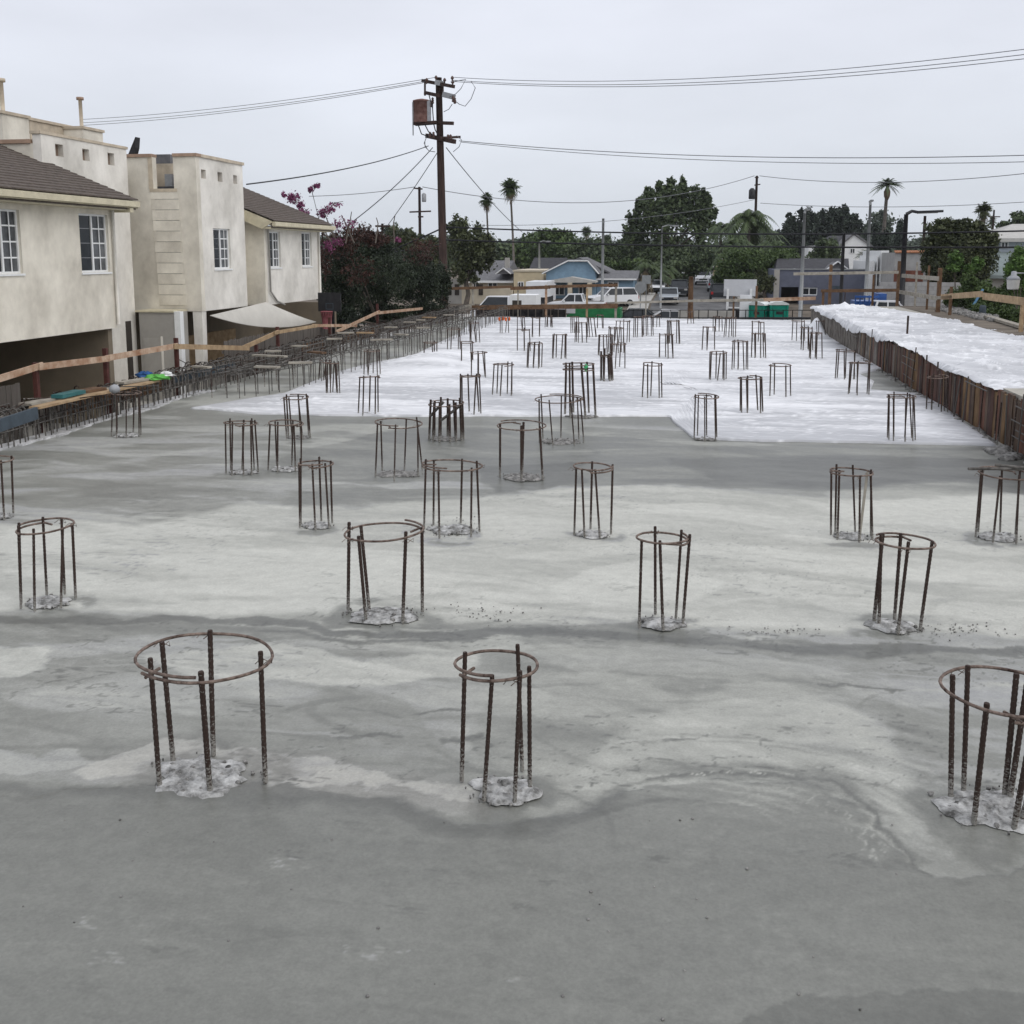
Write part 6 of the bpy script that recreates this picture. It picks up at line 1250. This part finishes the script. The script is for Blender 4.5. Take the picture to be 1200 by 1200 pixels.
def tree(name, label, cat, px, Y, blobs, n, size, lm, tr=.25, group='trees beyond the deck', clumps=40, spread=.28, seed=None, limbs=6, tpx=None):
    """blobs in the photo's terms: (px, py, half width px, half height px, depth offset m, weight)."""
    seed = seed if seed is not None else int(px*7+Y); k = Y/F; bl = []
    for (bx, by, hw, hh, dy, w_) in blobs: c = atY(bx, by, Y+dy); bl.append((tuple(c), (hw*k, min(hw, hh*1.5)*k, hh*k), w_))
    p = atY(tpx or px, 330, Y); z0 = gz(Y); t = thing(name, label, cat, (p.x, Y, z0), group)
    if tr: branchy(t, (p.x, Y, z0-.1), bl, tr, n=limbs, seed=seed)
    leaves('crown', bl, n, size, L[lm], t, clumps, spread, seed=seed); return t
def pts_b(lst, Y): k = Y/F; return [(tuple(atY(x, y, Y+d)), (w_*k, w_*k, h_*k), wt) for x, y, w_, h_, d, wt in lst]
tree('broadleaf_tree', 'big tall broadleaf tree with open ragged top towering over the street', 'tree', 785, 150, [(785,266,42,34,0,2.2),(768,246,24,26,-1,2),(806,242,26,24,1,2),(788,228,20,14,0,1.3),(745,272,18,28,0,1.3),(824,262,16,26,0,1.3),(780,308,42,22,-2,3),(756,237,12,10,0,.6),(828,240,10,10,0,.5),(776,222,8,8,0,.3),(802,222,10,8,0,.35)], 9500, .42, 'dark', .5, clumps=420, spread=.095, limbs=9)
bt = bpy.data.objects['broadleaf_tree']; leaves('outer_twigs', pts_b([(760,226,5,8,0,1),(772,219,4,7,0,1),(786,214,5,7,0,1),(800,216,5,8,0,1),(815,224,5,8,0,1),(829,234,5,8,0,1),(836,250,5,9,0,1),(748,244,5,8,0,1),(741,258,5,8,0,1),(838,268,5,8,0,1),(736,276,4,8,0,1),(824,226,4,6,0,1)], 150), 1500, .42, L['dark'], bt, 60, .3, seed=41)
tree('round_tree', 'broad rounded green tree behind the grey roofs and the blue bungalow', 'tree', 640, 175, [(640,292,34,22,0,3),(622,300,26,16,-2,1.5),(660,300,24,18,-2,1.5),(650,278,20,10,0,1)], 8000, .5, 'mid', .35, clumps=80, spread=.24)
tree('dark_tree', 'dark tree filling the gap right of the round green tree', 'tree', 712, 165, [(690,300,28,20,0,2),(720,298,26,24,0,2),(742,295,18,26,0,1.5),(706,308,34,14,-3,1.5)], 8000, .45, 'dark', .3, clumps=70, spread=.25)
tree('scraggly_tree', 'olive scraggly tree with thin top twigs just right of the utility pole', 'tree', 545, 95, [(548,285,24,26,0,3),(560,300,22,22,0,2),(535,268,14,14,0,1),(545,318,22,14,0,1),(572,292,10,16,0,.8)], 6500, .26, 'olive', .28, clumps=70, spread=.24)
tree('low_tree', 'small dull tree between the utility pole and the reddish bush', 'tree', 500, 100, [(500,296,22,22,0,2),(486,285,14,12,0,1),(470,280,18,16,2,1)], 4000, .26, 'olive', .25, clumps=50)
tree('round_tree', 'pale rounded far tree peeping above the reddish bush', 'tree', 462, 130, [(462,278,16,14,0,1),(480,285,14,12,0,.8)], 2000, .35, 'far', .2)
tree('garden_tree', 'low green garden tree beside the end of the blue bungalow', 'tree', 735, 125, [(712,312,22,7,0,1.2),(738,313,16,9,0,1)], 2600, .28, 'mid', .2)
tree('street_tree', 'dark low street tree in shade below the big broadleaf tree', 'tree', 792, 128, [(790,318,26,12,0,1.5),(822,310,18,12,0,1)], 3000, .32, 'dark', .25)
tree('shrub', 'large drooping shrub at the right of the street below the feathery palms', 'shrub', 870, 112, [(862,312,24,22,0,2),(892,310,26,22,0,2),(915,305,18,18,0,1.2),(848,322,14,12,0,1),(880,330,26,10,-2,1)], 8000, .24, 'mid', .22, clumps=70)
tree('shrub', 'brown green bush in front of the palms beside the signboard', 'shrub', 896, 100, [(896,330,13,16,0,1)], 1600, .2, 'olive', .15)
tree('dark_conifer', 'wide dark cypress clump left of the white gabled house', 'tree', 935, 210, [(930,276,14,22,0,2),(918,282,12,18,0,1),(945,272,14,26,0,2),(925,258,5,8,0,.4),(941,252,5,9,0,.4),(952,256,5,9,0,.4)], 6000, .5, 'pine', .4, clumps=80, spread=.2)
tree('dark_conifer', 'jagged dark conifer group directly behind the white gabled house', 'tree', 985, 215, [(968,268,14,20,0,2),(984,262,13,18,0,2),(1000,270,10,16,0,1.5),(962,253,5,8,0,.4),(976,250,5,9,0,.4),(989,248,5,10,0,.5),(1002,256,4,8,0,.3)], 6500, .5, 'pine', .4, clumps=80, spread=.2)
tree('dark_tree', 'round dark tree standing in front of the white gabled house', 'tree', 968, 160, [(968,296,15,17,0,2),(962,306,14,12,0,1)], 3500, .36, 'dark', .25, clumps=50)
tree('broadleaf_tree', 'grey green tree on the skyline behind the date palm', 'tree', 1030, 240, [(1030,268,16,18,0,2),(1012,282,12,14,0,1),(1045,280,10,14,0,1)], 3500, .6, 'far', .3)
for k, (px, yt) in enumerate([(1026,264),(1054,258),(1037,276)]):
    tree('cypress', ['slender dark cypress left of the date palm trunk','slender pointed cypress right of the date palm trunk','stout dark cypress at the foot of the date palm'][k], 'tree', px, 150 if k == 2 else 210, [(px, (yt+305)/2, 4+2*(k == 2), (305-yt)/2, 0, 2), (px, yt+8, 2, 8, 0, .5)], 1500, .4, 'pine', .2, limbs=2, spread=.4)
tree('broadleaf_tree', 'large olive green tree behind the yard wall right of the black street lamp', 'tree', 1120, 72, [(1120,300,36,30,0,3),(1098,296,18,24,0,1.5),(1146,300,24,28,0,2),(1105,268,18,12,0,1.2),(1132,270,22,12,0,1.4),(1092,312,12,16,0,.8),(1120,330,30,18,0,1.4),(1155,282,14,14,0,.8)], 15000, .19, 'olive', .3, clumps=140, spread=.2)
tree('broadleaf_tree', 'far rounded dark tree on the skyline at the right border', 'tree', 1195, 150, [(1192,262,18,11,0,1.5),(1205,268,14,16,0,1)], 3000, .4, 'dark', .25)
tree('vine_hedge', 'dense green climbing vines along the right guardrail', 'hedge', 1155, 52, [(1128,350,20,14,2,1.2),(1148,345,18,16,0,1.5),(1195,322,16,30,0,2.2),(1205,350,18,22,0,1.6),(1168,352,24,14,0,1.6),(1188,345,14,18,0,1),(1115,350,8,12,2,.6),(1135,330,9,12,0,.6),(1180,368,18,10,-3,1.2),(1202,372,18,12,-5,1.2),(1150,364,14,8,-2,.8)], 16000, .11, 'mid', .1, clumps=170, spread=.2, limbs=8)
tree('vine_hedge', 'brighter leafy vine shoots at the right border beside the lantern', 'hedge', 1196, 47, [(1196,305,9,14,0,1),(1186,318,7,8,0,.6),(1202,322,8,12,0,.7)], 2600, .11, 'bright', .06, clumps=40, limbs=4)
tree('vine_hedge', 'light green shoots rising in front of the olive tree on the right', 'hedge', 1122, 60, [(1121,304,7,10,0,1),(1116,314,7,5,0,.7),(1146,309,7,7,0,1),(1136,316,7,6,0,.7)], 2600, .13, 'bright', .06, clumps=40, limbs=4)
# bougainvillea by the house
YBo = 52
tb = tree('bougainvillea', 'dark overgrown bougainvillea hedge with magenta sprays beside the far townhouse', 'shrub', 440, YBo, [(400,330,32,46,-3,3),(440,325,36,44,0,3),(485,325,36,40,3,3),(515,335,18,30,6,1.2),(425,290,40,22,0,2),(395,375,30,20,-4,1.3),(450,370,50,16,1,2),(500,365,26,14,5,1)], 34000, .105, 'hedge', .16, 'hedge plants', 260, .20, limbs=10)
def pts_blobs(lst, Y): k = Y/F; return [(tuple(atY(x, y, Y+d)), (w_*k, w_*k, h_*k), wt) for x, y, w_, h_, d, wt in lst]
leaves('russet_foliage', pts_blobs([(400,285,22,22,-4,1.5),(420,275,24,14,-3,1),(425,318,26,18,-6,.8),(440,280,18,10,-5,1.4),(492,295,24,16,0,.9),(380,300,8,30,-6,.6)], YBo), 2600, .10, L['russet'], tb, 120, .2, seed=5)
leaves('green_foliage', pts_blobs([(450,312,24,14,-6,1),(470,325,26,18,-5,1)], YBo), 1300, .09, L['hedge'], tb, 40, .2, seed=15)
leaves('blossom', pts_blobs([(343,232,7,5,-8,1),(333,228,3,3,-8,.3),(352,240,5,4,-8,.5),(371,218,3.5,2.5,-8,.5),(364,222,3,3,-8,.4),(356,248,6,4,-8,.5),(385,246,8,4,-7,.5),(378,250,5,5,-7,.5),(395,240,9,3,-6,.3),(395,283,8,5,-7,.5),(466,281,4,3,-6,.35),(400,262,10,6,-6,.4),(384,288,6,6,-8,.4),(412,262,8,5,-6,.3)], YBo), 1000, .09, L['magenta'], tb, 90, .42, seed=6)
for k, pp in enumerate([[(392,290),(375,262),(366,226),(374,214)],[(390,285),(362,255),(345,235),(330,226)],[(395,285),(380,250),(392,238),(402,236)],[(405,285),(410,260),(412,248)],[(415,285),(408,268),(400,252)],[(440,285),(443,262),(441,255)],[(462,285),(461,262),(463,252)],[(395,290),(385,262),(380,250)],[(350,250),(352,240),(343,232)]]):
    MB().tube([atY(x, y, YBo-7) for x, y in pp], [.035, .025, .018, .012][:len(pp)], 5).build('branch', 'bark', tb)
# far wooded horizon
g = np.random.default_rng(77); bl = []
for i in range(150):
    px = -100+1420*i/150+R.uniform(-6, 6); Y = R.uniform(270, 420); hh = R.uniform(6, 13); c = atY(px, 297-R.uniform(2, 13), Y); k = Y/F; bl.append((tuple(c), (R.uniform(10, 22)*k, 6*k, hh*k), 1))
stuff(leaves('treeline', bl, 42000, 1.0, L['far'], None, 900, .3, seed=9))
bl = []
for i in range(26):
    px = 520+340*i/26; Y = R.uniform(205, 240); c = atY(px, 300, Y); k = Y/F; bl.append((tuple(c), (18*k, 8*k, 14*k), 1))
stuff(leaves('treeline', bl, 14000, .7, L['dark'], None, 220, .3, seed=10))
bl = []
for i in range(22):
    px = 860+360*i/22; Y = R.uniform(225, 260); c = atY(px, 303, Y); k = Y/F; bl.append((tuple(c), (16*k, 8*k, R.uniform(8, 14)*k), 1))
stuff(leaves('treeline', bl, 11000, .7, L['far'], None, 200, .3, seed=12))

def fronds(parent, c, n, ln_, droop, m, seed, up0=.2, up1=1.3, width=.5, nleaf=16, name='fronds', stem=.03):
    g = np.random.default_rng(seed); V = []; T = []
    for i in range(n):
        az = g.random()*6.283; el = up0+(up1-up0)*g.random(); l_ = ln_*(.75+.4*g.random()); d = np.array([math.cos(az)*math.cos(el), math.sin(az)*math.cos(el), math.sin(el)]); side = np.array([-math.sin(az), math.cos(az), 0]); P = []
        for k in range(nleaf+1):
            t = k/nleaf; P.append(np.array(c)+d*l_*t+np.array([0, 0, -droop*l_*t*t]))
        tone = g.random()
        for k in range(nleaf):
            a, b_ = P[k], P[k+1]; t = (k+.5)/nleaf; w_ = width*l_*math.sin(math.pi*min(1, t*.85+.12))*(.8+.4*g.random())
            for s_ in (1, -1):
                tip = (a+b_)/2+side*s_*w_+(b_-a)*1.2+np.array([0, 0, -w_*.55]); V += [a, b_, tip+(b_-a)*.25, tip]; T.append(tone*.6+.4*g.random())
    return npquads(name, np.array(V), L[m], parent, np.array(T))
def palm(name, label, px, yc, Y, ln_, n, droop, m, seed, tr=.18, lean=0, fan=False, skirt=False, width=.16, group='palms on the skyline'):
    c = atY(px, yc, Y); z0 = gz(Y); t = thing(name, label, 'palm tree', (c.x+lean, Y, z0), group)
    MB().tube([(c.x+lean, Y, z0-.1), (c.x+lean*.6, Y, z0+(c.z-z0)*.5), (c.x, Y, c.z)], [tr*1.3, tr, tr*.85], 8).build('trunk', 'palmtrunk', t)
    if fan: fronds(t, c, n*2, ln_, .12, m, seed, -1.0, 1.5, .42, 4)
    else: fronds(t, c, n, ln_, droop, m, seed, -.1, 1.35, width, 14)
    if skirt: fronds(t, (c.x, c.y, c.z-ln_*.25), int(n*.6), ln_*.8, .5, 'dry', seed+1, -1.35, -.6, .3, 4, 'dry_skirt')
    return t
palm('fan_palm', 'taller of two slim fan palms right of the transformer pole', 598, 219, 150, 1.35, 46, .1, 'palm', 1, .16, .6, True, True)
palm('fan_palm', 'shorter of two slim fan palms right of the transformer pole', 570, 234, 160, 1.1, 40, .1, 'palm', 2, .15, .4, True, True)
palm('fan_palm', 'tiny far fan palm above the dark trees left of the grey pole', 687, 270, 260, 1.3, 30, .1, 'palm', 3, .18, 0, True, True)
palm('date_palm', 'feather palm with tall straight trunk and arching crown right of the two lamps', 1040, 217, 170, 2.5, 46, .55, 'palm', 4, .28, -.3, False, False, .12)
MB().lathe(tuple(atY(1039.5, 227, 170)), [(.2, -1.0), (.45, -.4), (.5, .3), (.3, .8)], 10).build('crown_base', 'dryhusk', bpy.data.objects['date_palm'])
palm('fan_palm', 'stout fan palm with thick skirt on the skyline near the right edge', 1153, 246, 140, 1.0, 40, .1, 'olive', 5, .28, 0, True, True)
palm('fan_palm', 'tiny distant fan palm right of the stout one', 1163, 258, 330, 1.4, 24, .1, 'palm', 6, .2, 0, True, True)
for k, (px, yc, Y, l_, n_) in enumerate([(878,258,125,4.3,44),(862,290,118,3.6,40),(905,292,116,3.6,40),(893,272,132,3.6,34),(845,268,135,3.2,30)]):
    palm('feather_palm', ['tallest feathery palm of the clump right of the street','left drooping feathery palm low in the clump','right drooping feathery palm low in the clump','second tallest feathery palm behind the clump','leftmost feathery palm beside the big broadleaf tree'][k], px, yc, Y, l_, n_, .85, 'palm', 20+k, .2, 0, False, False, .17, 'feathery palms right of the street')
for k, (px, yc) in enumerate([(757,310),(774,322),(783,316)]): palm('street_palm', ['shaggy low palm behind the octagonal sign','shaggiest low palm beside the slim street lamp','small low palm just left of the street'][k], px, yc, 112+k*6, 1.9, 36, .8, 'palm', 30+k, .22, 0, False, True, .2, 'low shaggy palms left of the street')
for k, (px, yc) in enumerate([(1012,300),(1017,296)]): palm('garden_palm', ['low spiky palm before the white gabled house','second low spiky palm under the white gable'][k], px, yc, 150, 1.6, 26, .5, 'palm', 40+k, .15, 0, False, False, .1, 'low palms by the white house')

# ================================================================== VEHICLES
def car(label, px, yb, Y, heading, kind='sedan', paint='carwhite', cat='car', name='parked_car', group='cars parked along the street', L_=None, z=None):
    """heading 0 = nose towards the camera (-Y)."""
    p = atY(px, yb, Y); z0 = gz(Y)+.008 if z is None else z
    t = thing(name, label, cat, (p.x, Y, z0), group); t.rotation_euler.z = heading
    D = {'sedan': (4.6, 1.8, [(-2.3,.35),(-2.3,.65),(-2.15,.78),(-1.0,.92),(1.7,.95),(2.25,.85),(2.3,.4)], [(-1.05,.9),(-.35,1.42),(.9,1.44),(1.7,.93)]),
         'suv': (4.7, 1.9, [(-2.3,.4),(-2.3,.8),(-2.1,.98),(-1.1,1.08),(2.25,1.1),(2.35,.9),(2.35,.42)], [(-1.15,1.05),(-.5,1.68),(1.95,1.7),(2.28,1.06)]),
         'van': (5.2, 2.0, [(-2.6,.4),(-2.6,.85),(-2.4,1.1),(-1.9,1.25),(2.55,1.25),(2.6,.42)], [(-1.95,1.2),(-1.2,2.05),(2.4,2.1),(2.55,1.22)]),
         'pickup': (5.3, 1.9, [(-2.6,.45),(-2.6,.9),(-2.35,1.02),(-1.2,1.12),(2.6,1.12),(2.62,.5)], [(-1.25,1.08),(-.6,1.72),(.55,1.74),(.75,1.08)])}[kind]
    ln_, wd, body, cab = D; h = wd/2
    def loft(poly, half, inset, name, m, par, top=None):
        cy_ = sum(q[0] for q in poly)/len(poly); cz = sum(q[1] for q in poly)/len(poly); vs = []
        for x, s_ in ((-half, 1-inset), (-half+.09, 1), (half-.09, 1), (half, 1-inset)):
            for (y, z) in poly:
                tx = x if top is None else x*(1-top*max(0, (z-poly[0][1]))/.7); vs.append((tx, cy_+(y-cy_)*s_, cz+(z-cz)*s_))
        n_ = len(poly); fs = [(i*n_+j, (i+1)*n_+j, (i+1)*n_+(j+1) % n_, i*n_+(j+1) % n_) for i in range(3) for j in range(n_)] + [tuple(range(n_)), tuple(reversed(range(3*n_, 4*n_)))]
        me = MB().add(vs, fs).mesh(name, M[m]); return place(name, me, par)
    b_ = loft(body, h, .06, 'body', paint, t); loft(cab, h-.08, .03, 'cabin_glass', 'glass', t, .14)
    mb = MB(); zt = cab[1][1]; tw = (h-.08)*(1-.14*(zt-cab[0][1])/.7)
    mb.prism([(-tw, cab[1][0]-.1, zt-.02), (tw, cab[1][0]-.1, zt-.02), (tw*.9, cab[1][0]+.02, zt+.05), (tw*.9, cab[2][0]-.05, zt+.06), (tw, cab[2][0]+.08, zt-.0), (-tw, cab[2][0]+.08, zt-.0), (-tw*.9, cab[2][0]-.05, zt+.06), (-tw*.9, cab[1][0]+.02, zt+.05)][:2]+[(tw, cab[2][0]+.08, zt), (-tw, cab[2][0]+.08, zt)], (0, 0, .065)); place('roof', mb.mesh('roof', M[paint]), t)
    pl = MB()
    for s_ in (-1, 1):
        for (a, c) in [(0, 1), (3, 2)]: pl.beam((s_*(h-.07), cab[a][0], cab[a][1]), (s_*(tw+.01), cab[c][0], cab[c][1]), .07, .09)
        ym = (cab[1][0]+cab[2][0])/2; pl.beam((s_*(h-.075), ym, cab[0][1]), (s_*(tw+.01), ym, zt), .07, .05)
        if kind == 'van': pl.box((s_*(h-.07), ym-.1, 1.2), (s_*(tw+.03), cab[2][0], zt-.02))
    place('pillars', pl.mesh('pillars', M[paint]), t)
    for s_ in (-1, 1):
        for y in (-ln_*.31, ln_*.30):
            wm = MB(); k = 16; r = .33
            for xx in (0,): wm.add([(s_*(h-.2)+dx, y+r*math.cos(6.2832*j/k), r+r*math.sin(6.2832*j/k)) for dx in (0, s_*.215) for j in range(k)], [(j, (j+1) % k, k+(j+1) % k, k+j) for j in range(k)]+[tuple(range(k)), tuple(range(k, 2*k))])
            w_ = place('wheel', wm.mesh('wheel', M['tyre']), t); rm = MB().add([(s_*(h+.018), y+.2*math.cos(6.2832*j/10), r+.2*math.sin(6.2832*j/10)) for j in range(10)]+[(s_*(h+.03), y, r)], [(j, (j+1) % 10, 10) for j in range(10)]); place('rim', rm.mesh('rim', M['steel']), w_)
        yb_ = body[1][0]; zz = body[1][1]
        place('headlight', MB().box((s_*(h-.42), yb_-.03, zz-.13), (s_*(h-.1), yb_+.06, zz+.03)).mesh('headlight', M['lamp']), t); ye = body[-2][0]; place('tail_light', MB().box((s_*(h-.3), ye-.05, .72), (s_*(h-.08), ye+.05, .98)).mesh('tail_light', M['redlamp']), t)
        place('mirror', MB().box((s_*(h-.02), cab[0][0]+.25, cab[0][1]+.02), (s_*(h+.17), cab[0][0]+.37, cab[0][1]+.17)).mesh('mirror', M[paint]), t)
    place('bumper', MB().box((-h+.08, body[0][0]-.06, .3), (h-.08, body[0][0]+.1, .52)).mesh('bumper', M['cardark']), t); place('grille', MB().box((-h*.5, body[1][0]-.025, zz-.2), (h*.5, body[1][0]+.05, zz-.02)).mesh('grille', M['darksteel']), t)
    if kind == 'pickup': place('bed_void', MB().box((-h+.14, .95, 1.0), (h-.14, 2.5, 1.13)).mesh('bed_void', M['darkvoid']), t)
    return t
PI = math.pi
car('silver sedan facing the deck at the near left of the street', 784, 350, 100, 0, 'sedan', 'carsilver'); car('dark car parked behind the silver sedan on the left of the street', 796, 343, 112, 0, 'suv', 'cardark'); car('white car far up the left side of the street', 799, 333, 132, 0, 'suv', 'carwhite')
car('white van facing down the far middle of the street', 823.5, 335, 138, 0, 'van', 'carwhite', 'van', 'parked_van'); car('dark sport utility car at the right of the street beside the signboard', 843, 345, 104, PI, 'suv', 'cardark'); car('small pale car behind the dark one on the right of the street', 838, 338, 122, PI, 'sedan', 'carsilver'); car('dark car farthest up the street on the left, behind the white car', 808, 329, 155, 0, 'sedan', 'cardark')
car('pale car half hidden behind the octagonal sign post', 770, 345, 118, 0, 'sedan', 'carwhite')
car('white panel van parked side on left of the far deck edge', 590, 362, 84, -PI/2, 'van', 'carwhite', 'van', 'parked_van', 'vehicles along the cross street')
t = car('white camper truck seen from behind between the van and the brown post', 619, 360, 79, PI, 'pickup', 'carwhite', 'truck', 'parked_truck', 'vehicles along the cross street'); place('camper_shell', MB().box((-1.0, .1, 1.0), (1.0, 2.62, 2.5)).mesh('camper_shell', M['whitepaint']), t); place('rear_window', MB().box((.1, 2.625, 1.5), (.8, 2.64, 2.1)).mesh('rear_window', M['darkvoid']), t)
p = atY(630, 340, 90); t = thing('box_truck', 'white box truck behind the camper truck near the beige building', 'truck', (p.x, 90, gz(90)), 'vehicles along the cross street')
bx_ = rect(618, 642, 330, 358, 90); B('cargo_box', 'carwhite', t, (bx_[0], 89.2, .0), (bx_[1], 94.5, bx_[3])); B('chassis', 'darksteel', t, (bx_[0]+.1, 89.3, -.55), (bx_[1]-.1, 94.4, -.003)); B('cab', 'carwhite', t, (bx_[0]+.1, 94.6, -.5), (bx_[1]-.1, 96.2, 1.0))
for sx in (bx_[0]+.15, bx_[1]-.45):
    for yy in (90.3, 95.2): MB().tube([(sx, yy, gz(90)+.42), (sx+.3, yy, gz(90)+.42)], .42, 12).build('wheel', 'tyre', t)
car('white pickup with dark cab in front of the bungalow porch', 675, 357, 91, -PI/2, 'pickup', 'carwhite', 'pickup', 'parked_pickup', 'vehicles along the cross street'); car('white sport utility car right of the pale grey pole', 717, 357, 97, -PI/2+.5, 'suv', 'carwhite', 'car', 'parked_car', 'vehicles along the cross street')
car('dark car low behind the far edge rail left of the street', 752, 366, 78, PI/2, 'sedan', 'cardark', 'car', 'parked_car', 'vehicles along the cross street'); car('white car mostly hidden behind the pale barrier', 790, 371, 76.5, PI/2, 'sedan', 'carwhite', 'car', 'parked_car', 'vehicles along the cross street')
car('white pickup nose on right of the blue truck body', 1037, 357, 64, PI/2, 'pickup', 'carwhite', 'pickup', 'parked_pickup', 'vehicles along the cross street', z=-.75)
p = atY(1012, 352, 66); t = thing('blue_truck', 'blue stake bed truck body beside the white pickup beyond the raised sheet', 'truck', (p.x, 66, gz(66)), 'vehicles along the cross street'); q = rect(999, 1026, 345.5, 358, 66); B('truck_bed', 'carblue', t, (q[0], 65, -.2), (q[1], 67, q[3]-.35))
for i in range(6): x = q[0]+(q[1]-q[0])*i/5; B('stake', 'carblue', t, (x-.04, 64.93, -.2), (x+.04, 64.997, q[3])); 
B('bed_rail', 'carblue', t, (q[0]-.05, 64.87, q[3]-.14), (q[1]+.05, 64.927, q[3]-.02)); B('cab', 'carblue', t, (q[1]+.003, 65.1, -.3), (q[1]+.5, 66.9, q[3]+.1))
for x in (q[0]+.5, q[1]-.2): MB().tube([(x, 65.0, gz(66)+.4), (x, 64.75, gz(66)+.4)], .4, 12).build('wheel', 'tyre', t)
heapc = R.Random if False else None

# ================================================================== AIR
hz = MB().box((-960, -80, -4.5), (960, 2600, 19.5)).build('haze', bpy.data.materials.new('haze')); hz['kind'] = 'stuff'
hm = hz.data.materials[0]; hm.use_nodes = True; hn = hm.node_tree.nodes; hn.clear(); ho = hn.new('ShaderNodeOutputMaterial'); hv = hn.new('ShaderNodeVolumePrincipled')
hv.inputs['Color'].default_value = (.92, .95, 1, 1); hv.inputs['Density'].default_value = .00014; hv.inputs['Anisotropy'].default_value = 0.0
hm.node_tree.links.new(hv.outputs[0], ho.inputs['Volume'])
